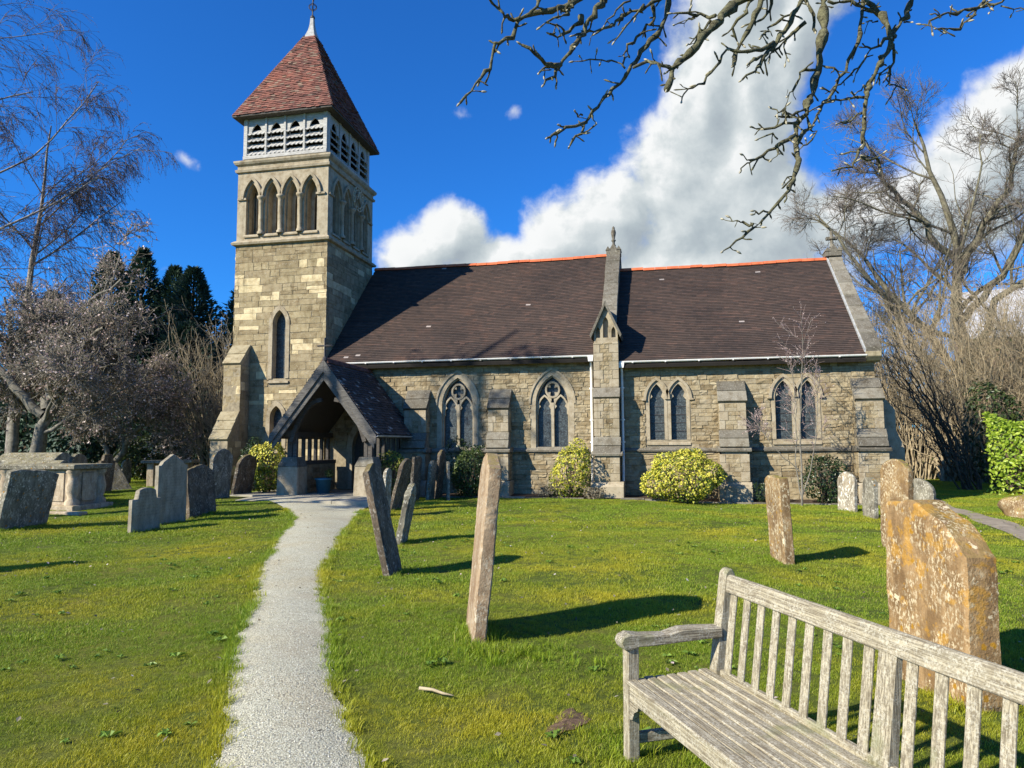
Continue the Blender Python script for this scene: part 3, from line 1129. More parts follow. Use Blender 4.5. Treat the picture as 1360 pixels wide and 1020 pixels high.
# pillar between nave and chancel, with its gablet
px0, px1 = -2.02, -1.24
mb = MB()
NI = [Arch(-1.63, .085, 4.96, 5.42, 5.62), Arch(-1.87, .065, 4.96, 5.14, 5.30), Arch(-1.39, .065, 4.96, 5.14, 5.30)]
gtop = lambda x: 6.0 - abs(x + 1.63) * 2.08
wall_arched(mb, px0 + .02, px1 - .02, 4.82, 5.1, -.44, NI, 0, .14, top=gtop)
mb.poly([(px0 + .02, -.30, 4.9), (px1 - .02, -.30, 4.9), (px1 - .02, -.30, 5.2), (-1.63, -.30, 6.0), (px0 + .02, -.30, 5.2)])
mb.prism([(.1, 4.82), (-.44, 4.82), (-.44, 3.36), (-.60, 3.08), (-.60, 1.84), (-.76, 1.34), (-.76, .5), (-.88, .38), (-.88, -.3), (.1, -.3)], 'x', px0 + .02, px1 - .02)
for x in (px0 + .02, px1 - .02):
    mb.poly([(x, -.44, 4.8), (x, .6, 4.8), (x, .6, 5.2), (x, -.44, gtop(x))])
pillar = part('buttress_pillar', mb, MAT['ashlar'])
slope_slabs(px0, px1, -.44, 3.36, -.60, 3.08, 1, MAT['cope'], pillar)
slope_slabs(px0, px1, -.60, 1.84, -.76, 1.34, 2, MAT['cope'], pillar)
mb = MB()
mb.prism([(.02, 1.28), (-.84, 1.28), (-.86, 1.34), (-.72, 1.42), (.02, 1.42)], 'x', px0 - .08, px1 + .08)
part('string_course', mb, MAT['cope'], pillar)
mb = MB()
mb.prism([(-.77, .50), (-.90, .36), (-.90, -.3), (.03, -.3), (.03, .5)], 'x', px0 - .11, px1 + .11)
part('plinth', mb, MAT['ashlar'], pillar, bevel=.012)
for (za, zb, yf) in ((3.40, 4.80, -.44), (1.88, 3.04, -.60), (.52, 1.26, -.76)):
    z, k = za, 0
    while z < zb - .05:
        h = min(random.uniform(.22, .33), zb - z)
        for s in (0, 1):
            wq = .2 + (.1 if (k + s) % 2 else 0)
            a = px0 if s == 0 else px1 - wq
            mb = MB()
            mb.box(a, a + wq - .006, yf - .018, yf + .2, z + .004, z + h - .004)
            part('quoin', mb, MAT['ashlar'], pillar, bevel=.006)
        a0 = px0 + (.2 if k % 2 == 0 else .3)
        a1 = px1 - (.3 if k % 2 == 0 else .2)
        clad(a0, yf, z, z + h, 0, a1 - a0, (h * .5, h * .52), (.16, .3), 'nave', 'rub', proud=(.015, .04))
        z += h
        k += 1
for s in (-1, 1):
    mb = MB()
    a = (-1.63, 6.13)
    e = (-1.63 + s * .50, 5.03)
    mb.prism([(a[0], a[1]), (e[0], e[1]), (e[0] - s * .045, e[1] - .09), (a[0], a[1] - .17)], 'y', -.56, 1.5)
    part('gablet_slab', mb, MAT['cope'], pillar, bevel=.008)

# gable wall and coping over the nave end
mb = MB()
NR = lambda y: 4.50 + (y + .25) * 1.0024          # nave roof line
CR = lambda y: 4.27 + (y + .25) * .9195           # chancel roof line
yr = 3.97
mb.prism([(-.3, 4.2), (-.3, NR(-.3) + .08), (yr, NR(yr) + .14), (2 * yr + .3, NR(-.3) + .08), (2 * yr + .3, 4.2)], 'x', -1.82, -1.38)
gw = part('gable_parapet', mb, MAT['ashlar'])
fr = [0, .10, .22, .36, .52, .66, .83, 1.0]
L = math.hypot(yr - .55, (yr - .55) * 1.0)


def coping_run(x0, x1, fn, y0, y1, fr, lift, par, mat, th=.13, side=1):
    for f0, f1 in zip(fr[:-1], fr[1:]):
        ya, yb = y0 + (y1 - y0) * f0, y0 + (y1 - y0) * f1 - .022 * side
        ln = random.uniform(-.01, .012)
        mb = MB()
        mb.prism([(ya, fn(ya) + lift + ln), (yb, fn(yb) + lift + ln), (yb, fn(yb) + lift + th + ln), (ya, fn(ya) + lift + th + .02 + ln)], 'x',
                 x0 + random.uniform(-.012, .012), x1 + random.uniform(-.012, .012))
        part('coping_stone', mb, mat, par, bevel=.012)


coping_run(-1.86, -1.35, NR, .55, yr, fr, .12, gw, MAT['cope'])
coping_run(-1.86, -1.35, lambda y: NR(2 * yr - y), 2 * yr, yr, [0, .3, .6, 1], .12, gw, MAT['cope'], side=-1)


def apex_cross(x, y, z, broken=False):
    mb = MB()
    mb.prism([(x - .27, z), (x + .27, z), (x + .27, z + .22), (x + .13, z + .24), (x, z + .46), (x - .13, z + .24), (x - .27, z + .22)], 'y', y - .25, y + .25)
    b_ = part('apex_stone', mb, MAT['cope'], gw if not broken else eg, bevel=.015)
    mb = MB()
    for sx_ in (-.2, .2):
        mb.prism([(x + sx_ - .09, z + .18), (x + sx_ + .09, z + .18), (x + sx_, z + .33)], 'y', y - .27, y + .27)
    part('apex_gablet', mb, MAT['cope'], gw if not broken else eg)
    mb = MB()
    if not broken:
        mb.lathe([(.09, .40), (.055, .46), (.05, .55), (.085, .58), (.085, .62), (.05, .65), (.075, .78), (.095, .90), (.075, 1.0), (.05, 1.04), (.055, 1.10), (0.0, 1.17)], x, y, z, 10)
        part('finial', mb, MAT['cope'], gw, smooth=True)
    else:
        mb.lathe([(.1, .38), (.06, .46), (.055, .62), (.11, .66), (.11, .72), (.06, .76), (.055, .95), (.0, .98)], x, y, z, 8)
        part('finial', mb, MAT['cope'], eg)
        mb = MB()
        mb.box(x - .2, x + .2, y - .06, y + .06, z + .63, z + .75)
        part('cross_arm', mb, MAT['cope'], eg, bevel=.02)


apex_cross(-1.60, yr, 8.72)
mb = MB()
mb.prism([(-.1, 4.0), (-.1, CR(-.1) + .02), (yr, CR(yr) + .06), (2 * yr + .1, CR(-.1) + .02), (2 * yr + .1, 4.0)], 'x', 5.97, 6.27)
eg = part('east_gable', mb, MAT['ashlar'])
coping_run(5.93, 6.36, CR, -.28, yr, [0, .13, .26, .40, .52, .66, .80, .92, 1.0], .03, eg, MAT['cope'], .15)
coping_run(5.93, 6.36, lambda y: CR(2 * yr - y), 2 * yr + .28, yr, [0, .3, .6, 1], .03, eg, MAT['cope'], .15, side=-1)
mb = MB()
mb.prism([(-.34, 4.30), (-.34, 4.16), (-.2, 4.03), (.1, 4.0), (.1, 4.3)], 'x', 5.90, 6.33)
part('kneeler', mb, MAT['cope_pale'], eg, bevel=.015)
mb = MB()
mb.prism([(-.27, CR(-.27) + .035), (yr, CR(yr) + .035), (yr, CR(yr) + .14), (-.27, CR(-.27) + .14)], 'x', 5.875, 5.925)
part('verge_flashing', mb, MAT['capgrey'], eg)
apex_cross(6.10, yr, 8.20, True)


# --- tiled roofs
def tile_field(O, U, S, W, Ls, g, tw, lim=None, jit=.0016, th=.015, sag=None, spec=.0014):
    O, U, S = np.array(O, float), np.array(U, float), np.array(S, float)
    U /= np.linalg.norm(U)
    S /= np.linalg.norm(S)
    N = np.cross(U, S)
    rows = int(Ls / g)
    A = []
    for i in range(rows):
        s0 = i * g
        u = np.arange(-tw + (i % 2) * tw / 2 + rng.uniform(-.03, .03), W, tw)
        a, b_ = u + .0, u + tw - .0
        lo, hi = (0, W) if lim is None else lim(s0 + g * .5)
        a, b_ = np.maximum(a, lo), np.minimum(b_, hi)
        k = b_ - a > .03
        a, b_ = a[k], b_[k]
        A.append(np.stack([a, b_, np.full_like(a, s0), np.full_like(a, min(s0 + g * 1.25, Ls))], 1))
    A = np.concatenate(A)
    n = len(A)
    a, b_, s0, s1 = A.T
    j = rng.normal(0, jit, (n, 4))
    lo_l, lo_r = .016 + np.abs(j[:, 0]), .016 + np.abs(j[:, 1])
    s0 = s0 + j[:, 2] * .8
    V = np.zeros((n, 8, 3))

    def P(u, s, h):
        p = O + u[:, None] * U + s[:, None] * S + h[:, None] * N
        if sag is not None:
            p[:, 2] -= sag(u)
        return p
    hi_ = np.full(n, .002)
    V[:, 0], V[:, 1] = P(a, s0, lo_l), P(b_, s0, lo_r)
    V[:, 2], V[:, 3] = P(b_, s1, hi_), P(a, s1, hi_)
    V[:, 4], V[:, 5] = P(a, s0, lo_l + th), P(b_, s0, lo_r + th)
    V[:, 6], V[:, 7] = P(b_, s1, hi_ + th * .6), P(a, s1, hi_ + th * .6)
    base = (np.arange(n) * 8)[:, None]
    F = np.concatenate([base + np.array(f)[None] for f in ((4, 5, 6, 7), (0, 1, 5, 4), (1, 2, 6, 5), (3, 0, 4, 7))])
    rowv = rng.random(rows + 2)[np.round(A[:, 2] / g).astype(int)]
    tv = .5 + (.50 if spec < .01 else .5) * (rng.random(n) - .5) + .30 * (rowv - .5) + .10 * np.sin(A[:, 0] * 1.7 + rowv * 40) + np.where(rng.random(n) < (.10 if spec < .01 else .14), rng.uniform(-.45, .45, n), 0)
    tv = np.where(rng.random(n) < spec, 1.0, np.clip(tv, 0, .96))
    T = np.repeat(tv, 8)
    return V.reshape(-1, 3), F, T


def roof(name, x0, x1, fn, matk, key, g=.098, tw=.168):
    ya, yb = -.33, yr
    za, zb = fn(ya), fn(yb)
    mb = MB()
    mb.prism([(ya, za - .20), (yb, zb - .20), (2 * yr - ya, za - .20), (2 * yr - ya, za - .11), (yb, zb - .10), (ya, za - .11)], 'x', x0, x1)
    ro = part(name, mb, MAT['dark'])
    sg = lambda u: .05 * np.sin(u / (x1 - x0) * PI) + .012 * np.sin(u * 1.9)
    V, F, T = tile_field((x0, ya, za), (1, 0, 0), (0, yb - ya, zb - za), x1 - x0, math.hypot(yb - ya, zb - za), g, tw, sag=sg)
    o = part('roof_tiles', mesh_np('roof_tiles', V, F, [MAT[matk]], T), None, ro)
    o['kind'] = 'stuff'
    V, F, T = tile_field((x1, 2 * yr - ya, za), (-1, 0, 0), (0, ya - yb, zb - za), x1 - x0, math.hypot(yb - ya, zb - za), g * 2, tw * 2)
    o = part('roof_tiles', mesh_np('roof_tiles', V, F, [MAT[matk]], T), None, ro)
    o['kind'] = 'stuff'
    # ridge tiles, each its own
    n = int((x1 - x0) / .42)
    prof = [(-.14, -.085), (-.075, .01), (0, .04), (.075, .01), (.14, -.085), (.115, -.10), (0, .0), (-.115, -.10)]
    mb = MB()
    mb.prism(prof, 'x', 0, (x1 - x0) / n - .01)
    first = None
    for k in range(n):
        if first is None:
            first = mb.build('ridge_tile', MAT['ridge'])
            o = first
        else:
            o = first.copy()
            col.objects.link(o)
        o.parent = ro
        xx = x0 + (x1 - x0) * k / n
        o.location = (xx, yr, zb + .045 + random.uniform(-.008, .008) - float(sg(xx - x0)) * .8)
        o.rotation_euler = (random.uniform(-.03, .03), random.uniform(-.008, .008), random.uniform(-.01, .01))
    return ro


nave_roof = roof('nave_roof', -11.21, -1.84, NR, 'tile_nave', 'nave')
chancel_roof = roof('chancel_roof', -1.37, 5.9, CR, 'tile_nave', 'chancel')

# gutters and pipes
for (x0, x1, z) in ((-11.1, -2.04, 4.44), (-1.22, 5.93, 4.215)):
    mb = MB()
    prof = [(-.30 + .062 * math.cos(PI + k * PI / 8), z + .062 * math.sin(PI + k * PI / 8)) for k in range(9)]
    prof2 = [(-.30 + .052 * math.cos(PI + k * PI / 8), z + .052 * math.sin(PI + k * PI / 8)) for k in range(8, -1, -1)]
    mb.prism(prof + prof2, 'x', x0, x1)
    mb.box(x0, x1, -.235, -.215, z - .09, z + .02)
    gt = part('gutter', mb, MAT['white'])
    x = x0 + .4
    while x < x1:
        m2 = MB()
        m2.box(x - .02, x + .02, -.37, -.225, z - .066, z - .05)
        part('gutter_bracket', m2, MAT['white'], gt)
        x += 1.0
for (x, z1, m_) in ((-2.13, 4.40, 'white'), (-1.17, 4.17, 'white')):
    mb = MB()
    mb.tube([(x, -.30, z1), (x, -.28, z1 - .12), (x, -.14, z1 - .30), (x, -.10, z1 - .42), (x, -.10, 1.5), (x, -.18, 1.35), (x, -.18, .15), (x, -.26, .05)], .042, 10)
    dp = part('downpipe', mb, MAT[m_], smooth=True)
    for z in (3.4, 2.4, 1.7):
        m2 = MB()
        m2.box(x - .07, x + .07, -.10, -.02, z - .02, z + .02)
        m2.lathe([(.052, -.03), (.052, .03)], x, -.10, z, 10)
        part('pipe_bracket', m2, MAT[m_], dp)
    m2 = MB()
    m2.hexa([(x - .07, -.36, z1 - .16), (x + .07, -.36, z1 - .16), (x + .07, -.22, z1 - .16), (x - .07, -.22, z1 - .16),
             (x - .09, -.38, z1 - .0), (x + .09, -.38, z1 - .0), (x + .09, -.2, z1 - .0), (x - .09, -.2, z1 - .0)])
    part('hopper', m2, MAT[m_], dp)

# --- tower
TX0, TX1, TY0, TY1 = -14.78, -11.22, -.25, 3.68
tcx, tcy = (TX0 + TX1) / 2, (TY0 + TY1) / 2
mb = MB()
wall_arched(mb, TX0 + .02, TX1 - .02, 3.3, 8.8, TY0 + .02, W_T[:1], .08)
wall_arched(mb, TX0 + .02, TX1 - .02, -.3, 3.3, TY0 + .02, W_T[1:], .08)
for (a, b_) in (((TX1 - .02, TY0 + .02), (TX1 - .02, TY1 - .02)), ((TX1 - .02, TY1 - .02), (TX0 + .02, TY1 - .02)), ((TX0 + .02, TY1 - .02), (TX0 + .02, TY0 + .02))):
    mb.poly([(a[0], a[1], -.3), (b_[0], b_[1], -.3), (b_[0], b_[1], 8.8), (a[0], a[1], 8.8)])
tower_wall = part('tower_wall', mb, MAT['mortar'])
clad(TX0, TY0 + .02, 2.2, 8.78, 0, TX1 - TX0, (.13, .30), (.25, .95), 'tower', 'tow', [A.iv(.145, TX0, .16) for A in W_T], (.010, .028))
clad(TX0, TY0 + .02, .1, 2.2, 0, TX1 - TX0, (.2, .3), (.35, .9), 'tower', 'tow', [W_T[1].iv(.145, TX0, .16)], (.012, .03))
clad(TX1 - .02, TY0, 3.9, 8.78, PI / 2, TY1 - TY0, (.2, .30), (.35, .9), 'tower', 'tow', [], (.012, .03))
clad(TX0 + .02, TY1, .1, 8.78, -PI / 2, TY1 - TY0, (.24, .34), (.45, 1.0), 'tower', 'tow', [], (.012, .03))


def ring(name, prof, mat, parent=None, x0=TX0, x1=TX1, y0=TY0, y1=TY1):
    """mouldings right round the tower: profile of (outward, z)"""
    mb = MB()
    loops = []
    for d, z in prof:
        loops.append([(x0 - d, y0 - d, z), (x1 + d, y0 - d, z), (x1 + d, y1 + d, z), (x0 - d, y1 + d, z)])
    for A_, B_ in zip(loops[:-1], loops[1:]):
        for k in range(4):
            mb.poly([A_[k], A_[(k + 1) % 4], B_[(k + 1) % 4], B_[k]])
    return part(name, mb, mat, parent)


ring('tower_string_course', [(-.02, 8.76), (.10, 8.79), (.125, 8.86), (.05, 8.93), (-.06, 8.99), (-.5, 9.0)], MAT['ashlar'])

face_tr = {
    's': lambda x, y, z: (tcx + x, TY0 + y, z),
    'e': lambda x, y, z: (TX1 - y, tcy + x * 1.10, z),
    'n': lambda x, y, z: (tcx - x, TY1 - y, z),
    'w': lambda x, y, z: (TX0 + y, tcy - x * 1.10, z)}
ARC = [Arch(x, .245, 9.16, 10.47, 11.06) for x in (-1.17, -.41, .35, 1.11)]
for fk in 'sewn':
    tr = face_tr[fk]
    mb = MB()
    hw = 1.765
    wall_arched(mb, -hw, hw, 8.95, 11.5, .02, ARC, 0, .42, tr=tr)
    sl_ = [Arch(A.x + .055, .12, 9.26, 10.40, 10.68) for A in ARC]
    wall_arched(mb, -hw + .3, hw - .3, 9.0, 11.4, .44, sl_, 0, .05, tr=tr)
    if fk == 's':
        belfry = part('belfry_stage', mb, MAT['ashlar'])
    else:
        part('belfry_face', mb, MAT['ashlar'], belfry)
    mb = MB()
    for A in ARC:
        fill(mb, [(A.x - .28, 9.1), (A.x + .33, 9.1), (A.x + .33, 11.2), (A.x - .28, 11.2)], .50, tr=tr)
    part('chamber_shade_sheet', mb, MAT['dark'], belfry, fix=False)  # flat near-black sheets behind the slits stand in for the chamber's shade
    if fk in 'nw':
        continue
    for A in ARC:
        mb = MB()
        band(mb, A.pts(.075, jamb=False), A.pts(.165, jamb=False), -.065, .03, tr=tr)
        part('hood_mould', mb, MAT['ashlar'], belfry)
        mb = MB()
        band(mb, A.pts(-.045), A.pts(0.0), .14, .43, tr=tr)
        part('arch_ring', mb, MAT['ashlar'], belfry)
        m2 = MB()
        m2.prism([(.0, 0), (-.04, -.05), (-.04, -.10), (.36, -.10), (.36, .10)], 'x', -.3, .3)
        m2.v = [tr(A.x + v[0], v[1], 9.16 + v[2]) for v in m2.v]
        part('sill', m2, MAT['ashlar'], belfry)
    for x in (-.79, -.03, .73):
        mb = MB()
        mb.lathe([(.125, 9.14), (.125, 9.22), (.085, 9.27), (.070, 9.32), (.068, 10.26), (.085, 10.28), (.075, 10.32), (.12, 10.42), (.15, 10.45), (.15, 10.52), (.11, 10.53)], x, -.015, 0, 10)
        mb.v = [tr(v[0], v[1], v[2]) for v in mb.v]
        part('colonnette', mb, MAT['ashlar'], belfry, smooth=True)
    for x in (-1.56, 1.5):
        mb = MB()
        mb.box(x - .17, x + .17, -.045, .05, 10.44, 10.51)
        mb.v = [tr(*v) for v in mb.v]
        part('impost', mb, MAT['ashlar'], belfry)

ring('cornice', [(-.05, 11.44), (.05, 11.47), (.07, 11.55), (.0, 11.60), (.0, 11.72)], MAT['ashlar'], belfry)
ring('cornice', [(.0, 11.70), (.07, 11.75), (.11, 11.82), (.11, 11.88), (.0, 11.93), (-.12, 11.99), (-.6, 12.0)], MAT['ashlar'], belfry)

# timber louvred stage under the spire
BZ0, BZ1 = 11.99, 13.62
bx, by = 1.645, 1.80
ftr = {
    's': lambda x, y, z: (tcx + x, TY0 + .12 + y, z),
    'e': lambda x, y, z: (tcx + bx - y, tcy + x * by / bx, z),
    'n': lambda x, y, z: (tcx - x, TY1 - .12 - y, z),
    'w': lambda x, y, z: (tcx - bx + y, tcy - x * by / bx, z)}
mb = MB()
mb.box(tcx - bx + .25, tcx + bx - .25, TY0 + .4, TY1 - .4, BZ0, BZ1)
louv = part('louvre_stage', mb, MAT['dark'])
bays = [(-1.49, -.80), (-.71, -.04), (.04, .71), (.80, 1.49)]
for fk in 'sewn':
    tr = ftr[fk]

    def tb(name, x0, x1, y0, y1, z0, z1, bev=.008):
        m_ = MB()
        m_.box(x0, x1, y0, y1, z0, z1)
        m_.v = [tr(*v) for v in m_.v]
        return part(name, m_, MAT['belfrywood'], louv, bevel=bev)
    tb('sill_beam', -bx, bx, -.045, .12, BZ0, BZ0 + .13)
    for x in (-1.57, 1.57):
        tb('corner_post', x - .075, x + .075, -.02, .12, BZ0 + .13, BZ1)
    for x in (-.755, 0, .755):
        tb('mullion', x - .042, x + .042, -.025, .1, BZ0 + .13, BZ1)
    for (a, b_) in bays:
        c = (a + b_) / 2
        A = Arch(c, .20, BZ0 + .75, BZ0 + 1.0, BZ0 + 1.32)
        m_ = MB()
        wall_arched(m_, a, b_, BZ0 + .98, BZ1, .02, [A], 0, .05, tr=tr)
        part('arched_head', m_, MAT['belfrywood'], louv)
        if fk in 'nw':
            m_ = MB()
            m_.poly([tr(a, .1, BZ0 + .1), tr(b_, .1, BZ0 + .1), tr(b_, .1, BZ1), tr(a, .1, BZ1)])
            part('louvre', m_, MAT['belfrywood'], louv, fix=False)
            continue
        for k in range(4):
            z = BZ0 + .17 + k * .255
            m_ = MB()
            ns = 4
            ww = (b_ - a) / ns
            F0, F1 = [], []
            for q in range(ns * 6 + 1):
                x = a + (b_ - a) * q / (ns * 6)
                fr_ = (q % 6) / 6
                dip = .045 * abs(math.sin(fr_ * PI))
                F0.append((x, -.015 + random.uniform(-.006, .006), z - dip))
                F1.append((x, .16, z + .20))
            for q in range(ns * 6):
                m_.poly([tr(*F0[q]), tr(*F0[q + 1]), tr(*F1[q + 1]), tr(*F1[q])])
                m_.poly([tr(F0[q][0], F0[q][1] - .022, F0[q][2] + .01), tr(F0[q + 1][0], F0[q + 1][1] - .022, F0[q + 1][2] + .01),
                         tr(F1[q + 1][0], F1[q + 1][1], F1[q + 1][2] + .02), tr(F1[q][0], F1[q][1], F1[q][2] + .02)])
                m_.poly([tr(*F0[q]), tr(*F0[q + 1]), tr(F0[q + 1][0], F0[q + 1][1] - .022, F0[q + 1][2] + .01), tr(F0[q][0], F0[q][1] - .022, F0[q][2] + .01)])
            part('louvre', m_, MAT['belfrywood'], louv)

# pyramid roof
hx, hy, ez = 1.95, 2.14, 13.55
AZ = 17.95
mb = MB()
cz = [(tcx - hx, tcy - hy, ez), (tcx + hx, tcy - hy, ez), (tcx + hx, tcy + hy, ez), (tcx - hx, tcy + hy, ez)]
for k in range(4):
    mb.poly([cz[k], cz[(k + 1) % 4], (tcx, tcy, AZ)])
mb.poly([(x, y, z - .05) for x, y, z in cz])
for k in range(4):
    a, b_ = cz[k], cz[(k + 1) % 4]
    mb.poly([(a[0], a[1], ez - .05), (b_[0], b_[1], ez - .05), b_, a])
spire = part('spire_roof', mb, MAT['oldwood'])
for (o_, u_, tgt, wd) in ((cz[0], (1, 0, 0), (0, hy, AZ - ez), 2 * hx), (cz[1], (0, 1, 0), (-hx, 0, AZ - ez), 2 * hy),
                          (cz[2], (-1, 0, 0), (0, -hy, AZ - ez), 2 * hx), (cz[3], (0, -1, 0), (hx, 0, AZ - ez), 2 * hy)):
    Ls = math.sqrt(sum(c * c for c in tgt))
    kx = wd / 2 / Ls
    V, F, T = tile_field(o_, u_, tgt, wd, Ls * .90, .105, .165, lim=lambda s, kx=kx, wd=wd: (s * kx - .01, wd - s * kx + .01), jit=.011, th=.015, spec=.10)
    o = part('roof_tiles', mesh_np('roof_tiles', V, F, [MAT['tile_spire']], T), None, spire)
    o['kind'] = 'stuff'
mb = MB()
b0 = [(.235, 17.42), (.18, 17.58), (.115, 17.80), (.075, 18.05), (.062, 18.30)]
for (r0, z0), (r1, z1) in zip(b0[:-1], b0[1:]):
    A_ = [(tcx - r0, tcy - r0 * 1.08, z0), (tcx + r0, tcy - r0 * 1.08, z0), (tcx + r0, tcy + r0 * 1.08, z0), (tcx - r0, tcy + r0 * 1.08, z0)]
    B_ = [(tcx - r1, tcy - r1 * 1.08, z1), (tcx + r1, tcy - r1 * 1.08, z1), (tcx + r1, tcy + r1 * 1.08, z1), (tcx - r1, tcy + r1 * 1.08, z1)]
    for k in range(4):
        mb.poly([A_[k], A_[(k + 1) % 4], B_[(k + 1) % 4], B_[k]])
part('lead_cap', mb, MAT['capgrey'], spire)
mb = MB()
mb.lathe([(.04, 18.27), (.09, 18.31), (.095, 18.36), (.06, 18.42), (.025, 18.46), (.022, 20.3), (0, 20.32)], tcx, tcy, 0, 10)
vane = part('weathervane', mb, MAT['iron'])
mb = MB()
for q in range(4):
    a = q * PI / 2 + .4
    ca, sa = math.cos(a), math.sin(a)
    for zz, sg in ((18.62, 1), (18.95, -1)):
        P = [(.02 + .13 * math.sin(t_ * PI) * 1, zz + sg * .28 * t_) for t_ in np.linspace(0, 1, 8)]
        mb.tube([(tcx + ca * p[0], tcy + sa * p[0], p[1]) for p in P], .013, 5)
part('vane_scroll', mb, MAT['iron'], vane)
mb = MB()
for a in (.4, .4 + PI / 2):
    mb.tube([(tcx - .42 * math.cos(a), tcy - .42 * math.sin(a), 19.3), (tcx + .42 * math.cos(a), tcy + .42 * math.sin(a), 19.3)], .014, 5)
mb.prism([(tcx - .5, 19.95), (tcx + .1, 19.9), (tcx + .55, 20.05), (tcx + .3, 19.75), (tcx - .2, 19.75)], 'y', tcy - .01, tcy + .01)
part('vane_arm', mb, MAT['iron'], vane)

# open clock dial on the east face
mb = MB()
ck, cyk, czk = TX1 + .11, 2.03, 11.0
for r0 in (.46, .34):
    mb.tube([(ck, cyk + r0 * math.cos(k * PI / 16), czk + r0 * math.sin(k * PI / 16)) for k in range(33)], .018, 5, cap=False)
for k in range(12):
    a = k * PI / 6
    mb.bar((ck, cyk + .34 * math.cos(a), czk + .34 * math.sin(a)), (ck, cyk + .46 * math.cos(a), czk + .46 * math.sin(a)), .035, .02, upv=(1, 0, 0))
clock = part('clock_dial', mb, MAT['gold'])
for a, ln in ((PI * .5 + 2.6, .36), (PI * .5 - 2.75, .27)):
    mb = MB()
    mb.bar((ck + .04, cyk - .05 * math.cos(a), czk + .42 - .05), (ck + .04, cyk + ln * math.cos(a), czk + .42 + ln * 1.6 * math.sin(a)), .04, .015, upv=(1, 0, 0))
    part('clock_hand', mb, MAT['gold'], clock)

# south-west tower buttress
mb = MB()
bx0, bx1 = -14.75, -14.08
mb.prism([(-.2, 5.22), (-.79, 4.47), (-.80, 2.80), (-1.42, 1.86), (-1.42, -.1), (-.2, -.1)], 'x', bx0 + .02, bx1 - .02)
tbut = part('buttress', mb, MAT['mortar'])
slope_slabs(bx0, bx1, -.25, 5.16, -.79, 4.47, 2, MAT['cope_pale'], tbut, .02)
slope_slabs(bx0, bx1, -.80, 2.80, -1.42, 1.86, 3, MAT['cope_pale'], tbut, .02)
clad(bx0, -.80 + .02, 2.82, 4.42, 0, bx1 - bx0, (.24, .34), (.34, .67), 'tower', 'tow', [], (.012, .03))
clad(bx0, -1.42 + .02, .1, 1.84, 0, bx1 - bx0, (.24, .34), (.34, .67), 'tower', 'tow', [], (.012, .03))
clad(bx1 - .02, -1.40, .1, 1.80, PI / 2, 1.15, (.24, .34), (.3, .6), 'tower', 'tow', [], (.012, .02))
clad(bx1 - .02, -.78, 1.80, 4.4, PI / 2, .53, (.24, .34), (.3, .53), 'tower', 'tow', [], (.012, .02))
clad(bx0 + .02, -.25, .1, 1.80, -PI / 2, 1.15, (.24, .34), (.3, .6), 'tower', 'tow', [], (.012, .02))

# --- porch
prx, prz, pey = -9.67, 4.16, -3.42
pel, per, pez = -11.36, -8.02, 1.96
sl_p = (prz - pez) / (prx - pel)
mb = MB()
for x_e, s in ((pel, -1), (per, 1)):
    mb.prism([(prx, prz - .02), (x_e, pez - .02), (x_e - s * .03, pez - .11), (prx, prz - .15)], 'y', pey + .06, -.02)
proof = part('porch_roof', mb, MAT['oldwood'])
Lp = math.hypot(prx - pel, prz - pez)
V, F, T = tile_field((per, pey + .02, pez), (0, 1, 0), (prx - per, 0, prz - pez), -pey - .02, Lp, .10, .17, jit=.012, spec=.05)
o = part('roof_tiles', mesh_np('roof_tiles', V, F, [MAT['tile_porch']], T), None, proof)
o['kind'] = 'stuff'
V, F, T = tile_field((pel, -.25, pez), (0, -1, 0), (prx - pel, 0, prz - pez), -pey - .25, Lp, .10, .17, jit=.012, spec=.05)
o = part('roof_tiles', mesh_np('roof_tiles', V, F, [MAT['tile_porch']], T), None, proof)
o['kind'] = 'stuff'
prof = [(-.13, -.13), (-.06, .0), (0, .035), (.06, .0), (.13, -.13), (.10, -.14), (0, -.01), (-.10, -.14)]
y = pey + .05
first = None
while y < -.3:
    if first is None:
        mb = MB()
        mb.prism(prof, 'y', 0, .36)
        o = first = mb.build('ridge_tile', MAT['ridge_old'])
    else:
        o = first.copy()
        col.objects.link(o)
    o.parent = proof
    o.location = (prx, y, prz + .045)
    o.rotation_euler = (random.uniform(-.012, .012), random.uniform(-.03, .03), 0)
    y += .372
for s, x_e in ((-1, pel), (1, per)):
    for (yy_, off, wd, m_, nm) in ((pey - .03, 0, .22, 'barge', 'bargeboard'), (pey + .02, .20, .17, 'barge', 'inner_bargeboard')):
        mb = MB()
        dx, dz = (x_e - prx), (pez - prz)
        n_ = Vector((dz, 0, -dx)).normalized() * (1 if s > 0 else -1)
        n_ = Vector((n_.x, 0, n_.z)) if n_.z < 0 else -n_
        a = Vector((prx, 0, prz + .01)) + n_ * 0 + Vector((0, 0, -off * 1.65))
        b_ = Vector((x_e + s * .03, 0, pez - .03)) + Vector((0, 0, -off * 1.65 + (.0 if off == 0 else .05)))
        if off:
            b_ = b_ + (a - b_).normalized() * .12
        cut = Vector((0, 0, -wd * 1.66))
        mb.prism([(a.x, a.z), (b_.x, b_.z), (b_.x - s * .02, b_.z + cut.z * .72), (a.x, a.z + cut.z)], 'y', yy_, yy_ + .045)
        part(nm, mb, MAT[m_], proof, bevel=.006)
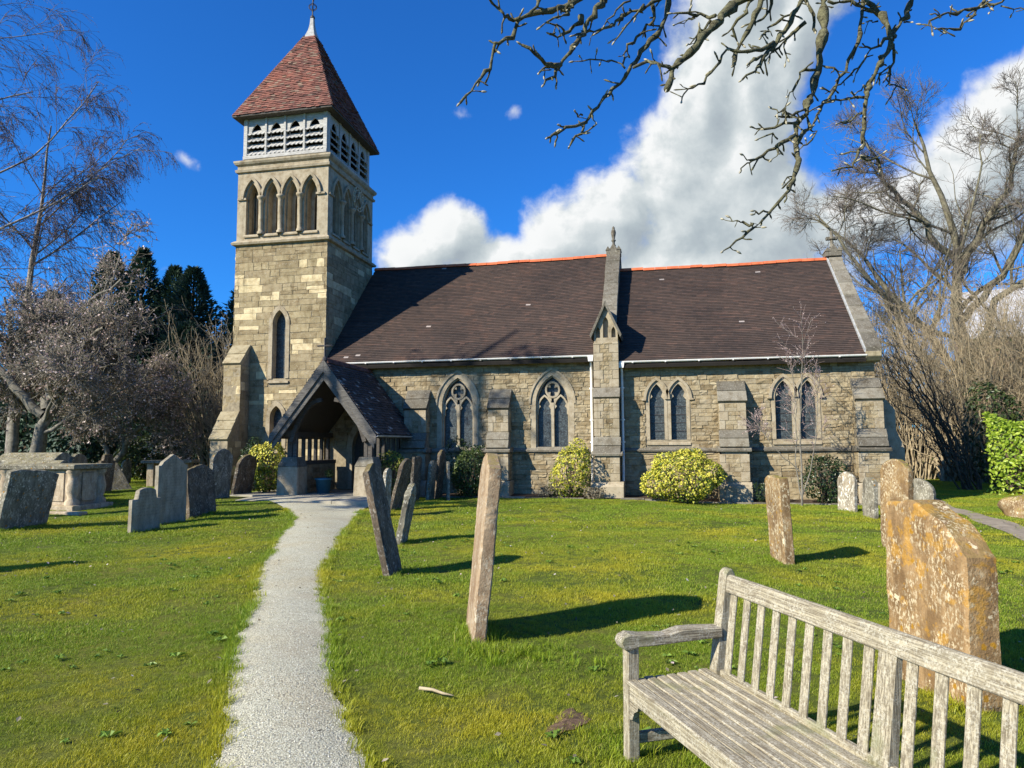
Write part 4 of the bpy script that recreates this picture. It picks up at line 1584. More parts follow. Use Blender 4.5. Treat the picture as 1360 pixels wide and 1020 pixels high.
# arched brace under the gable
for s in (-1, 1):
    mb = MB()
    P = [(prx + s * (1.18 - .42 * (1 - math.cos(t_ * PI / 2)) - .55 * t_), 1.75 + 1.25 * math.sin(t_ * PI / 2)) for t_ in np.linspace(0, 1, 8)]
    for p, q in zip(P[:-1], P[1:]):
        mb.bar((p[0], pey + .35, p[1]), (q[0], pey + .35, q[1]), .12, .13, upv=(0, 1, 0))
    part('porch_brace', mb, MAT['oldwood'], proof)
mb = MB()
mb.bar((-11.2, pey + .35, 2.02), (-10.75, pey + .35, 2.02), .14, .16)
mb.bar((-8.6, pey + .35, 2.02), (-8.15, pey + .35, 2.02), .14, .16)
mb.bar((-10.95, pey + .3, 1.98), (-10.95, -.3, 1.98), .15, .16)
mb.bar((-8.42, pey + .3, 1.98), (-8.42, -.05, 1.98), .15, .16)
part('wall_plate', mb, MAT['oldwood'], proof)
for (x0, x1, xw0, xw1) in ((-11.26, -10.56, -11.12, -10.78), (-8.80, -8.14, -8.62, -8.28)):
    mb = MB()
    y0, y1 = pey + .22, pey + .85
    mb.hexa([(x0, y0, 0), (x1, y0, 0), (x1, y1, 0), (x0, y1, 0), (x0 + .03, y0 + .03, 1.02), (x1 - .03, y0 + .03, 1.02), (x1 - .03, y1, 1.02), (x0 + .03, y1, 1.02)])
    pp = part('porch_pillar', mb, MAT['ashlar'], bevel=.02)
    mb = MB()
    mb.hexa([(x0 + .02, y0 + .02, 1.02), (x1 - .02, y0 + .02, 1.02), (x1 - .02, y1, 1.02), (x0 + .02, y1, 1.02),
             (x0 + .12, y0 + .14, 1.30), (x1 - .12, y0 + .14, 1.30), (x1 - .12, y1, 1.30), (x0 + .12, y1, 1.30)])
    part('pillar_cap', mb, MAT['cope'], pp, bevel=.012)
    mb = MB()
    mb.box(xw0, xw1, y1, -.27 if x0 < -10 else -.02, 0, 1.05)
    dw = part('dwarf_wall', mb, MAT['mortar'])
    clad(xw1 if x0 < -10 else xw1, y1 + .02, .2, 1.05, PI / 2, 2.2, (.16, .24), (.3, .6), 'nave', 'rub', [], (.01, .03))
    clad(xw0, -.35, .2, 1.05, -PI / 2, 2.2, (.16, .24), (.3, .6), 'nave', 'rub', [], (.01, .03))
    mb = MB()
    mb.box(xw0 - .03, xw1 + .03, y1, -.28 if x0 < -10 else -.03, 1.05, 1.17)
    part('oak_sill', mb, MAT['oldwood'], dw)
    xm = (xw0 + xw1) / 2
    for k, y in enumerate((y0 + .30, -2.15, -1.75, -1.35, -.95, -.5)):
        wd = .085 if k == 0 else .05
        mb = MB()
        mb.box(xm - wd, xm + wd, y - wd, y + wd, 1.17, 1.92)
        part('porch_post', mb, MAT['oldwood'], dw, bevel=.008)
    mb = MB()
    for xq in (x0 + .30, x1 - .22):
        mb.box(xq - .06, xq + .06, y0 + .2, y0 + .32, 1.28, 2.0)
    part('porch_post', mb, MAT['oldwood'], pp, bevel=.008)
mb = MB()
for q in (0, 1):
    xg = per + .035
    prof = [(xg + .05 * math.cos(PI + k * PI / 6), pez - .03 + .05 * math.sin(PI + k * PI / 6)) for k in range(7)]
    pr2 = [(xg + .04 * math.cos(PI + k * PI / 6), pez - .03 + .04 * math.sin(PI + k * PI / 6)) for k in range(6, -1, -1)]
mb.prism(prof + pr2, 'y', pey - .02, -.35)
pg = part('porch_gutter', mb, MAT['lead'], proof)
mb = MB()
mb.tube([(xg, -.45, pez - .07), (xg, -.45, pez - .14), (xg - .2, -.40, pez - .38), (xg - .22, -.38, .2)], .035, 8)
part('porch_downpipe', mb, MAT['lead'], proof, smooth=True)
mb = MB()
mb.tube([(prx, pey + .06, prz), (prx, pey + .06, prz + .66)], .03, 6)
mb.tube([(prx - .24, pey + .06, prz + .42), (prx + .24, pey + .06, prz + .42)], .026, 6)
part('iron_cross', mb, MAT['iron'], proof)
mb = MB()
mb.lathe([(.07, -.02), (.07, .05), (.03, .10)], prx, pey + .06, prz, 8)
part('cross_base', mb, MAT['iron'], proof)
# door at the back of the porch
mb = MB()
band(mb, DOOR.pts(0), DOOR.pts(.2), -.03, .25, .03)
dr = part('doorway', mb, MAT['ashlar'])
nb = 6
for k in range(nb):
    a = DOOR.x - DOOR.a + 2 * DOOR.a * k / nb
    b_ = a + 2 * DOOR.a / nb - .008
    mb = MB()
    h_ = lambda x: DOOR.spring + math.sqrt(max(0, DOOR.R ** 2 - (abs(x - DOOR.x) + DOOR.c) ** 2))
    mb.prism([(a, .18), (b_, .18), (b_, h_(b_) + .01), ((a + b_) / 2, h_((a + b_) / 2) + .01), (a, h_(a) + .01)], 'y', .18, .23)
    part('door_plank', mb, MAT['oldwood'], dr)


# --- stones: the largest in view one by one, the rest as real but joined pieces
def finish_stones():
    camp = np.array(cam.matrix_world.translation)
    sc_ = []
    for i, s in enumerate(STONES):
        d = np.array(s[:3]) - camp
        nrm = np.array([math.sin(s[3]), -math.cos(s[3]), 0])
        f = -np.dot(d, nrm) / np.linalg.norm(d)
        hid = (s[7] != 'tower' and s[2] < .6) or (s[7] == 'tower' and s[2] < 2.0)
        sc_.append(-1 if f <= .12 or hid else s[4] * s[6] * f / np.dot(d, d))
    order = np.argsort(-np.array(sc_))
    par = {'nave': nave_wall, 'chancel': chancel_wall, 'tower': tower_wall}
    big = set(order[:300].tolist())
    JV, JF, JT, off = {}, {}, {}, {}
    for i, (x, y, z, ang, w_, pr, h_, key, mk, ti) in enumerate(STONES):
        k = i % len(UST)
        if i in big:
            o = bpy.data.objects.new('stone', UST_ME[mk + '_o'][k])
            col.objects.link(o)
            o.parent = par[key]
            o.location = (x, y, z)
            o.rotation_euler = (0, 0, ang)
            o.scale = (w_, pr, h_)
        else:
            V, F = UST[k]
            Q = V * np.array([w_, pr, h_])
            c, s_ = math.cos(ang), math.sin(ang)
            Q = np.stack([Q[:, 0] * c - Q[:, 1] * s_ + x, Q[:, 0] * s_ + Q[:, 1] * c + y, Q[:, 2] + z], 1)
            g_ = (key, mk)
            JV.setdefault(g_, []).append(Q)
            JF.setdefault(g_, []).append(F + off.get(g_, 0))
            JT.setdefault(g_, []).append(np.full(len(Q), ti))
            off[g_] = off.get(g_, 0) + len(Q)
    for g_ in JV:
        o = part('small_stones', mesh_np('small_stones', np.concatenate(JV[g_]), np.concatenate(JF[g_]), [MAT[g_[1] + '_a']], np.concatenate(JT[g_])), None, par[g_[0]])
        o['kind'] = 'stuff'


finish_stones()


# ---------------------------------------------------------------- gravestones
def stone_slab(name, mat, w_, t_, h, style, seed, loc, yaw, tilt, lean=0, chip=.012, N=22, M=30, bury=.22):
    """upright headstone: width along local Y, thickness along local X, one closed mesh with worn edges"""
    rs = random.Random(seed)

    def top(v):
        a = abs(v) * 2
        if style == 'round':
            return h - w_ * .42 * (1 - math.sqrt(max(0, 1 - a * a * .96)))
        if style == 'shoulder':
            return h if False else (h - .0 - .16 * a * a if a < .62 else h - .20 - .02 * a)
        if style == 'point':
            if a > .80:
                return h - .24
            q = (.80 - a) / .80
            return h - .24 + .06 * min(1, q * 6) + .18 * q ** 1.15
        if style == 'slopefar':
            return h - .05 * (v + .5) * 2 - (.14 * max(0, a - .6) if a > .6 else 0)
        if style == 'slopenear':
            return h - .30 * (max(0, (.16 - v) / .66)) ** 1.8 - .07 * max(0, (v - .30) / .20) ** 2 + .012 * math.sin(v * 17)
        if style == 'flat':
            return h - .03 * a ** 4 + .015 * math.sin(v * 9)
        if style == 'lump':
            return h - .10 * a * a - .05 * (v + .5) + .03 * math.sin(v * 7 + 1)
        return h
    vs = [math.sin((i / N - .5) * PI) * .5 * .55 + (i / N - .5) * .45 for i in range(N + 1)]
    fs = [(j / M) for j in range(M + 1)]
    fs = [1 - (1 - f) ** 1.25 for f in fs]
    off = Vector((seed * 3.7, seed * 1.3, seed * 2.1))
    V, F = [], []

    def nz(p, s, a):
        return mnoise.noise(Vector(p) * s + off) * a
    for side in (-1, 1):
        for j in range(M + 1):
            for i in range(N + 1):
                v = vs[i]
                zt = top(v)
                z = -bury + (zt + bury) * fs[j]
                y = v * w_
                dx = min((.5 - abs(v)) * w_, (zt - z) if fs[j] > .5 else 9)
                rr = .022
                th = t_ / 2
                if dx < rr:
                    th -= (rr - dx) * .62
                p = (side * .7, y, z)
                x = side * th + nz((side * 2, y, z), 3.2, chip * 1.0) + nz((side * 2, y, z), 11, chip * .75) + nz((side * 5, y, z), 27, chip * .35)
                e = nz((3, y, z), 5, chip * 1.1) + nz((3, y, z), 14, chip * .7)
                if i in (0, N):
                    y += e
                if j == M:
                    z += nz((9, y, 0), 6, chip * 1.4) + nz((9, y, 0), 19, chip * .8)
                V.append((x, y, z))
    n1 = (N + 1) * (M + 1)
    idx = lambda s, i, j: s * n1 + j * (N + 1) + i
    for j in range(M):
        for i in range(N):
            F.append((idx(0, i, j), idx(0, i, j + 1), idx(0, i + 1, j + 1), idx(0, i + 1, j)))
            F.append((idx(1, i, j), idx(1, i + 1, j), idx(1, i + 1, j + 1), idx(1, i, j + 1)))
    for j in range(M):
        F.append((idx(0, 0, j), idx(1, 0, j), idx(1, 0, j + 1), idx(0, 0, j + 1)))
        F.append((idx(0, N, j), idx(0, N, j + 1), idx(1, N, j + 1), idx(1, N, j)))
    for i in range(N):
        F.append((idx(0, i, M), idx(1, i, M), idx(1, i + 1, M), idx(0, i + 1, M)))
    me = mesh_np(name, V, F, [mat], smooth=True)
    for e in ():
        pass
    o = link(name, me, None, (loc[0], loc[1], g1(*loc)), (lean, tilt, yaw))
    try:
        me.set_sharp_from_angle(angle=R(38))
    except Exception:
        pass
    return o


GRV = [
    # label, material, w, t, h, style, x, y, dir deg, tilt deg, lean deg
    ('tall narrow tan headstone seen edge-on, leaning right, on the lawn left of the bench', 'tan', .68, .12, 1.56, 'lump', -1.62, -16.39, -20, 5.5, 0),
    ('tall dark headstone with a reddish edge leaning far left beside the path', 'darkred', .62, .10, 1.45, 'lump', -3.43, -13.72, -7, -12.5, 0),
    ('small white-topped headstone just behind the far-left-leaning dark stone', 'white', .45, .09, 1.10, 'round', -6.26, -6.96, -5, 2, 0),
    ('headstone with white lichen down its edge leaning right, before the bush by the porch', 'darkred', .70, .10, 1.36, 'round', -6.68, -5.33, 0, 15, 0),
    ('short slim headstone leaning right, directly behind the far-left-leaning dark stone', 'grey', .45, .11, 1.02, 'lump', -4.34, -11.03, -6, 11, 0),
    ('almost upright dark headstone with a pale edge, third in the row nearing the church wall', 'darkred', .65, .10, 1.28, 'flat', -7.12, -2.65, 0, 4, 0),
    ('low dark headstone against the taller one nearest the church wall', 'grey', .55, .10, 1.16, 'round', -6.82, -2.10, 0, 5, 0),
    ('tallest dark headstone of the row, nearest the church wall', 'darkred', .60, .10, 1.50, 'round', -6.80, -1.45, 0, 6, 0),
    ('thin pale headstone seen edge-on against the dark round bush', 'grey', .45, .08, 1.16, 'round', -6.30, -1.95, -22, 0, 0),
    ('square-cut ochre headstone with mossy yellow top alone on the lawn', 'ochre', .58, .145, 1.17, 'flat', 1.61, -11.94, -11, -2.5, 0),
    ('white lichened round-topped headstone before the corner buttress', 'white', .58, .10, .96, 'round', 4.46, -3.52, -27, 2, 0),
    ('narrow weathered brown headstone next to the white round-topped one', 'grey', .50, .11, .88, 'round', 4.42, -5.63, -12, 2, 0),
    ('tall round-topped ochre headstone behind the big orange one', 'ochre', .62, .11, 1.38, 'round', 3.50, -10.53, -22, 2, 0),
    ('broad low speckled headstone with round shoulders by the worn footpath', 'grey', .70, .11, .86, 'round', 5.37, -5.75, -38, 0, 0),
    ('big orange-lichened headstone standing right behind the bench', 'orange', .84, .22, 1.25, 'slopenear', 1.80, -17.12, -16, 1, 0),
    ('broad dark headstone leaning right at the left edge before the chest tomb', 'grey', 1.15, .13, 1.24, 'slopefar', -12.82, -10.28, 0, 13, 0),
    ('short clean pale headstone standing in front of the taller pointed one', 'palegrey', .80, .10, .86, 'shoulder', -9.98, -10.23, 0, 1, 0),
    ('clean pale headstone with pointed top behind the short one', 'palegrey', .93, .11, 1.50, 'point', -10.47, -8.84, 0, 0, 0),
    ('dark mottled headstone leaning back, right of the pointed one', 'darkred', 1.0, .11, 1.18, 'lump', -10.60, -7.58, 0, -5, 0),
    ('tall dark round-topped headstone in front of the tower buttress', 'grey', .92, .11, 1.40, 'round', -12.42, -4.28, 0, 4, 0),
    ('dark headstone leaning right beside the yellow bush', 'darkred', .98, .11, 1.24, 'round', -12.72, -2.71, 0, 11, 0),
    ('small far grey headstone standing alone beyond the chest tomb', 'grey', .50, .10, .95, 'round', -21.2, 2.4, 0, 2, 0),
    ('left of two dark round headstones just above the chest tomb lid', 'grey', .95, .12, 1.24, 'round', -18.55, -2.9, -14, 3, 0),
    ('right of two dark round headstones just above the chest tomb lid', 'darkred', .70, .12, 1.26, 'shoulder', -18.2, -2.1, -5, 5, 0),
]
for k, (lb, m_, w_, t_, h, st, x, y, dr_, ti, le) in enumerate(GRV):
    near = math.hypot(x, y + 22.5) < 12
    o = stone_slab('headstone', GM[m_], w_, t_, h, st, k + 1, (x, y), R(-dr_), R(ti), R(le), chip=(.007 if near else .013) if m_ != 'palegrey' else .004,
                   N=44 if near else 22, M=60 if near else 30)
    tag(o, lb, 'headstone', 'headstones in the churchyard')
# the stone just out of view at the left whose shadow falls across the lawn
o = stone_slab('headstone', GM['grey'], .8, .11, 1.35, 'round', 40, (-9.75, -15.3), 0, R(4), 0)
tag(o, 'headstone just left of the view whose shadow crosses the lawn', 'headstone', 'headstones in the churchyard')

# chest tomb
tomb = empty('chest_tomb', (-15.7, -6.6, g1(-15, -6.6)), 0, 'large pale chest tomb with a flat slab lid behind the broad leaning headstone', 'tomb')
tx0, tx1, ty0, ty1 = -1.25, 1.08, -.50, .62
mb = MB()
mb.box(tx0 + .10, tx1 - .10, ty0 + .08, ty1 - .08, .1, 1.02)
mb.build('chest', GM['tomb'], tomb, bevel=.01)
for x in (tx0 + .14, tx1 - .14):
    for y in (ty0 + .12, ty1 - .12):
        mb = MB()
        mb.lathe([(.17, .12), (.17, .22), (.10, .30), (.15, .45), (.165, .6), (.12, .8), (.10, .88), (.16, .95), (.16, 1.02)], x, y, 0, 8)
        mb.build('corner_baluster', GM['tomb'], tomb, smooth=True)
mb = MB()
mb.hexa([(tx0 - .06, ty0 - .06, 1.03), (tx1 + .06, ty0 - .06, 1.03), (tx1 + .06, ty1 + .06, 1.03), (tx0 - .06, ty1 + .06, 1.03),
         (tx0 - .09, ty0 - .09, 1.16), (tx1 + .09, ty0 - .09, 1.16), (tx1 + .09, ty1 + .09, 1.16), (tx0 - .09, ty1 + .09, 1.16)])
mb.build('lid', GM['grey'], tomb, bevel=.02)
mb = MB()
mb.box(tx0 - .12, tx1 + .12, ty0 - .12, ty1 + .12, -.2, .13)
mb.build('base', GM['tomb'], tomb, bevel=.02)
for a, b_ in ((tx0 + .35, tx1 - .35),):
    mb = MB()
    mb.box(a, b_, ty0 + .055, ty0 + .085, .22, .94)
    mb.build('front_panel', GM['tomb'], tomb, bevel=.008)
mb = MB()
mb.box(tx1 - .085, tx1 - .06, ty0 + .35, ty1 - .35, .22, .94)
mb.build('end_panel', GM['tomb'], tomb, bevel=.008)
mb = MB()
mb.box(-.3, .9, -.95, -.70, -.15, .05)
o = mb.build('fallen_kerb', GM['tomb'], None, bevel=.015, loc=(-14.6, -6.9, g1(-14.6, -6.9)))
tag(o, 'low worn stone kerb lying in the grass before the chest tomb', 'kerb')


def coped_tomb(x, y, ln, wd, h0, h1, rz, lb):
    mb = MB()
    P = [(-wd / 2, h0), (-wd * .3, h1 - .1), (-wd * .1, h1), (wd * .1, h1), (wd * .3, h1 - .1), (wd / 2, h0)]
    mb.prism([(-wd / 2 + .06, -.2)] + P[:1] + P[1:] + [(wd / 2 - .06, -.2)], 'x', -ln / 2, ln / 2)
    o = mb.build('coped_tomb', GM['grey'], None, bevel=.02, loc=(x, y, g1(x, y)), rot=(0, 0, rz))
    tag(o, lb, 'tomb', 'coped tombs')


coped_tomb(-19.4, -3.6, 2.0, .95, 1.05, 1.30, .1, 'dark tomb with a rounded top beneath the cherry trunks')
coped_tomb(-18.0, -4.9, 1.9, .85, .95, 1.12, .05, 'lower coped tomb in front of the rounded dark one')
# table tomb with a tilted broken slab
tt_ = empty('table_tomb', (-18.0, .9, g1(-18, .9)), R(20), 'table tomb with flat top beyond the pointed pale headstone', 'tomb')
mb = MB()
mb.box(-.9, .9, -.45, .45, .86, .97)
mb.build('table_top', GM['grey'], tt_, bevel=.015)
for x in (-.6, .6):
    mb = MB()
    mb.box(x - .12, x + .12, -.33, .33, -.2, .86)
    mb.build('support', GM['tomb'], tt_, bevel=.015)
o = stone_slab('ledger_slab', GM['grey'], .75, .1, 1.35, 'flat', 51, (-18.3, -1.2), R(-20), R(-48), 0)
tag(o, 'dark broken slab propped at a steep tilt against the table tomb', 'slab')


# low boulder by the footpath
def boulder(x, y, sx_, sy_, h, seed, mat, lb):
    bm = bmesh.new()
    bmesh.ops.create_icosphere(bm, subdivisions=4, radius=1)
    for v in bm.verts:
        p = v.co.copy()
        d = 1 + mnoise.noise(p * 1.3 + Vector((seed, 0, 0))) * .35 + mnoise.noise(p * 4 + Vector((seed, 3, 0))) * .10
        v.co = Vector((p.x * sx_ * d, p.y * sy_ * d, p.z * h * d))
    me = bpy.data.meshes.new('boulder')
    bm.to_mesh(me)
    bm.free()
    me.materials.append(mat)
    me.polygons.foreach_set('use_smooth', [True] * len(me.polygons))
    o = link('boulder', me, None, (x, y, g1(x, y) + h * .15))
    return tag(o, lb, 'boulder')


boulder(8.15, -4.4, .62, .5, .48, 3, GM['ochre'], 'low rounded stone in the grass right of the worn footpath')

# ---------------------------------------------------------------- bench
bench = empty('garden_bench', (-.230, -18.656, g1(-.2, -18.7) - .012), math.atan2(-.878, .478), 'weathered grey slatted wooden bench with white lichen facing the path', 'bench')
bench.rotation_euler[1] = R(1.2)
BL = 2.42
bb = .006
WD = MAT['bench']


def bbox(name, x0, x1, y0, y1, z0, z1, par=bench, bev=bb):
    mb = MB()
    mb.box(x0, x1, y0, y1, z0, z1)
    d = (x1 - x0, y1 - y0, z1 - z0)
    return mb.build(name, [WD, MAT['bench_y'], MAT['bench_z']][d.index(max(d))], par, bevel=bev)


def bprof(name, prof, x0, x1, par=bench, bev=bb):
    mb = MB()
    mb.prism(prof, 'x', x0, x1)
    ys_, zs_ = [q[0] for q in prof], [q[1] for q in prof]
    d = (x1 - x0, max(ys_) - min(ys_), max(zs_) - min(zs_))
    return mb.build(name, [WD, MAT['bench_y'], MAT['bench_z']][d.index(max(d))], par, bevel=bev)


ly0, ly1 = .0, .065
by = lambda z: .513 + max(0, z - .42) * .14       # front face of the back posts
for x in (0, BL - .065):
    bbox('front_leg', x, x + .065, ly0, ly1, -.05, .585)
    bprof('back_post', [(.53, -.05), (.59, -.05), (.585, .40), (by(.93) + .062, .915), (by(.93) + .045, .948), (by(.93) + .02, .948), (by(.93), .925), (by(.42), .42)], x, x + .065)
    # shaped arm with a rounded scroll in front
    arm = [(-.075, .625), (-.085, .65), (-.07, .675), (-.03, .688), (.06, .675), (.2, .668), (.30, .690), (.42, .688), (by(.65) + .01, .68), (by(.65) + .01, .630), (.35, .625), (.1, .618), (.03, .62), (-.03, .605), (-.06, .608)]
    bprof('armrest', [(p[0] * .93 + .038, p[1] - .036) for p in arm], x - .012, x + .077)
    bbox('side_rail', x + .015, x + .05, ly1, .54, .33, .40)
    bbox('stretcher', x + .015, x + .05, ly1, .56, .09, .145)
mid = 1.16
bprof('centre_post', [(.545, .02), (.58, .02), (.58, .40), (by(.86) + .048, .845), (by(.86) + .008, .845), (by(.42) + .008, .42)], mid - .045, mid + .045)
bbox('front_rail', .065, BL - .065, .005, .035, .315, .405)
bbox('back_rail', .065, BL - .065, .535, .565, .345, .425)
bbox('centre_rail', mid - .03, mid + .03, .035, .555, .34, .405)
for x, s in ((.065, 1), (BL - .065, -1)):
    mb = MB()
    mb.prism([(x, .315), (x + s * .095, .315), (x + s * .085, .295), (x + s * .05, .275), (x + s * .03, .235), (x, .225)], 'y', .008, .032)
    mb.build('corner_bracket', WD, bench)
ns = 8
for k in range(ns):
    y = -.012 + k * .0645
    z = .398 - .010 * math.sin(k / (ns - 1) * PI) + (.004 if k == 0 else 0)
    a = .035 if 0 < y < .06 or k == 0 else .005
    mb = MB()
    mb.box(a + (.03 if k == 0 else 0), BL - a - (.03 if k == 0 else 0), y, y + .0555, z, z + .022)
    mb.build('seat_slat', WD, bench, bevel=.006)
    if k == 0:
        first_s = None
rail = [(by(.84) + .005, .828), (by(.93) + .005, .912), (by(.93) + .028, .922), (by(.93) + .05, .912), (by(.84) + .05, .828)]
bprof('top_rail', rail, .065, BL - .065)
nb = 9
for seg in ((.065, mid - .045), (mid + .045, BL - .065)):
    ga = (seg[1] - seg[0]) / nb
    for k in range(nb):
        xc = seg[0] + ga * (k + .5)
        ww = .026 + random.uniform(-.001, .001)
        bprof('back_slat', [(by(.43) + .022, .415), (by(.43) + .040, .415), (by(.85) + .035, .84), (by(.85) + .017, .84)], xc - ww, xc + ww)

# ---------------------------------------------------------------- porch things
tub = empty('planter_tub', (-10.15, -2.35, .19), 0, 'blue tub planter standing in the dark porch', 'planter')
mb = MB()
mb.lathe([(.0, .0), (.19, .0), (.245, .40), (.265, .40), (.265, .46), (.235, .46), (.23, .38), (0, .37)], 0, 0, 0, 20)
mb.build('tub', MAT['tub'], tub, smooth=True)


# ---------------------------------------------------------------- foliage builders
def leaf_quads(C, N, size, asp=.5, droop=0, rs=rng):
    """diamond leaves at points C with outward directions N"""
    n = len(C)
    N = N / (np.linalg.norm(N, axis=1, keepdims=True) + 1e-9)
    A = rs.normal(size=(n, 3))
    A[:, 2] -= droop
    T = A - N * (A * N).sum(1, keepdims=True)
    T /= np.linalg.norm(T, axis=1, keepdims=True) + 1e-9
    B = np.cross(N, T)
    s = (size * rs.uniform(.65, 1.3, n))[:, None]
    V = np.stack([C, C + T * s * .5 + B * s * asp * .5 + N * s * .06, C + T * s, C + T * s * .5 - B * s * asp * .5 + N * s * .06], 1).reshape(-1, 3)
    F = (np.arange(n) * 4)[:, None] + np.arange(4)[None]
    return V, F


def blob_points(n, rx, ry, rz, seed, lumps=14, shell=.55):
    rs = np.random.default_rng(seed)
    d = rs.normal(size=(n, 3))
    d[:, 2] = np.where(rs.random(n) < .62, np.abs(d[:, 2]), d[:, 2])
    d /= np.linalg.norm(d, axis=1, keepdims=True)
    L = rs.normal(size=(lumps, 3))
    L[:, 2] = np.abs(L[:, 2])
    L /= np.linalg.norm(L, axis=1, keepdims=True)
    amp = rs.uniform(-.30, .26, lumps)
    r_ = 1 + (np.exp(-(1 - d @ L.T) * 7) * amp).sum(1)
    q = 1 - np.abs(rs.normal(0, .16, n)) * shell * 1.6
    q = np.clip(q, .25, 1.04)
    P = d * (r_ * q)[:, None] * np.array([rx, ry, rz])
    return P, d, q, rs


def lumpy_points(n, rx, ry, h, zc, seed, k=9):
    rs = np.random.default_rng(seed)
    cen, rad = [np.array([0, 0, h * .45])], [np.array([rx * .72, ry * .72, h * .45])]
    for i in range(k):
        a = 2 * PI * (i + rs.random() * .8) / k
        zz = h * rs.uniform(.22, .74)
        q = rs.uniform(.42, .62) * (1.0 if zz < h * .6 else .8)
        cen.append(np.array([rx * q * math.cos(a), ry * q * math.sin(a), zz]))
        rad.append(np.array([rx, ry, h * .62]) * rs.uniform(.30, .50))
    for i in range(3):
        cen.append(np.array([rx * rs.normal(0, .36), ry * rs.normal(0, .3), h * rs.uniform(.60, .72)]))
        rad.append(np.array([rx, ry, h * .55]) * rs.uniform(.26, .42))
    cen, rad = np.array(cen), np.array(rad)
    wgt = (rad[:, 0] * rad[:, 2]) ** .9
    idx = rs.choice(len(cen), n * 2, p=wgt / wgt.sum())
    d = rs.normal(size=(n * 2, 3))
    d /= np.linalg.norm(d, axis=1, keepdims=True)
    q = 1 - np.abs(rs.normal(0, .13, n * 2))
    P = cen[idx] + d * rad[idx] * q[:, None]
    ins = (((P[:, None] - cen[None]) / rad[None]) ** 2).sum(2).min(1)
    keep = (ins > .62) & (P[:, 2] > .02) & (P[:, 2] < h * 1.08)
    P, d, q = P[keep][:n], d[keep][:n], q[keep][:n]
    return P, d, q, rs


def bush(name, x, y, rx, ry, h, n, size, mat, seed, lb, cat='bush', asp=.55, group=None, stem=None, tintf=None, zc=.45):
    root = empty(name, (x, y, g1(x, y)), 0, lb, cat, group)
    P, d, q, rs = lumpy_points(n, rx, ry, h, zc, seed)
    Nn = d + rs.normal(0, .65, d.shape) + np.array([-.15, -.2, .35])
    V, F = leaf_quads(P, Nn, size, asp, .3, rs)
    ti = rs.random(len(P)) * .7 + .3 * rs.random(len(P))
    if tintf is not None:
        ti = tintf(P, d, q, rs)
    link('foliage', mesh_np('foliage', V, F, [mat], np.repeat(ti, 4)), root)
    mb = MB()
    for k in range(9):
        a = rs.uniform(0, 2 * PI)
        e = (rx * .6 * math.cos(a), ry * .6 * math.sin(a), h * rs.uniform(.55, .85))
        mb.tube([(rs.uniform(-.08, .08), rs.uniform(-.08, .08), -.1), (e[0] * .4, e[1] * .4, e[2] * .5), e], [.022, .015, .006], 5)
    mb.build('stem', stem or BK['brown'], root)
    return root


BK = {
    'brown': bark('brown_bark', (.05, .038, .027), (.13, .10, .075)),
    'grey': bark('grey_bark', (.11, .10, .08), (.26, .24, .20)),
    'birch': bark('birch_bark', (.12, .10, .085), (.36, .33, .29), 5),
    'lichen': bark('lichened_bark', (.035, .03, .02), (.17, .165, .095), 34),
    'olive': bark('olive_bark', (.085, .077, .05), (.20, .185, .13), 6),
    'straw': bark('straw_stem', (.24, .19, .12), (.42, .35, .235), 5),
    'twig': bark('twig', (.10, .085, .072), (.22, .185, .155), 6),
    'birchtwig': bark('birch_twig', (.10, .078, .072), (.21, .165, .15), 3),
    'cherrytwig': bark('cherry_twig', (.12, .105, .082), (.33, .295, .235), 5),
    'saptwig': bark('pinkish_twig', (.20, .15, .135), (.36, .28, .26), 9),
    'pale': bark('pale_cherry_bark', (.08, .075, .062), (.26, .24, .20), 7),
}
LF = {
    'euon': leaf_mat('variegated_leaf', [(0, (.025, .05, .010)), (.2, (.07, .13, .018)), (.4, (.30, .34, .03)), (.7, (.54, .50, .05)), (1, (.66, .60, .14))], .25),
    'euon2': leaf_mat('variegated_leaf_small', [(0, (.05, .08, .015)), (.5, (.13, .18, .03)), (.8, (.34, .33, .05)), (1, (.55, .50, .10))], .25),
    'dark': leaf_mat('dark_laurel_leaf', [(0, (.012, .025, .010)), (.6, (.03, .055, .018)), (1, (.07, .105, .03))], .15, .35),
    'mid': leaf_mat('green_shrub_leaf', [(0, (.035, .06, .012)), (.6, (.085, .125, .03)), (1, (.19, .22, .06))], .25, .4),
    'yew': leaf_mat('conifer_spray', [(0, (.010, .024, .015)), (.5, (.024, .052, .032)), (1, (.052, .098, .056))], .15, .6),
    'ivy': leaf_mat('ivy_leaf', [(0, (.015, .028, .010)), (.7, (.045, .070, .020)), (1, (.10, .13, .04))], .15, .4),
    'hedge': leaf_mat('bright_hedge_leaf', [(0, (.14, .23, .02)), (.5, (.30, .42, .035)), (1, (.48, .58, .08))], .4, .4),
    'bud': leaf_mat('pale_bud', [(0, (.34, .22, .20)), (.6, (.55, .42, .40)), (1, (.75, .66, .62))], .3, .6),
    'catkin': leaf_mat('brown_catkin', [(0, (.08, .055, .055)), (1, (.19, .13, .125))], .2, .7),
    'olive': leaf_mat('olive_scrub_leaf', [(0, (.035, .038, .016)), (.6, (.085, .082, .038)), (1, (.16, .145, .075))], .2, .8),
    'weed': leaf_mat('weed_leaf', [(0, (.10, .19, .02)), (1, (.22, .33, .05))], .3),
    'wood': leaf_mat('far_wood', [(0, (.03, .028, .02)), (.6, (.055, .05, .035)), (1, (.09, .085, .06))], .1, .9),
    'drybrush': leaf_mat('dry_scrub', [(0, (.10, .085, .055)), (.6, (.20, .175, .12)), (1, (.30, .26, .18))], .2, .8),
}

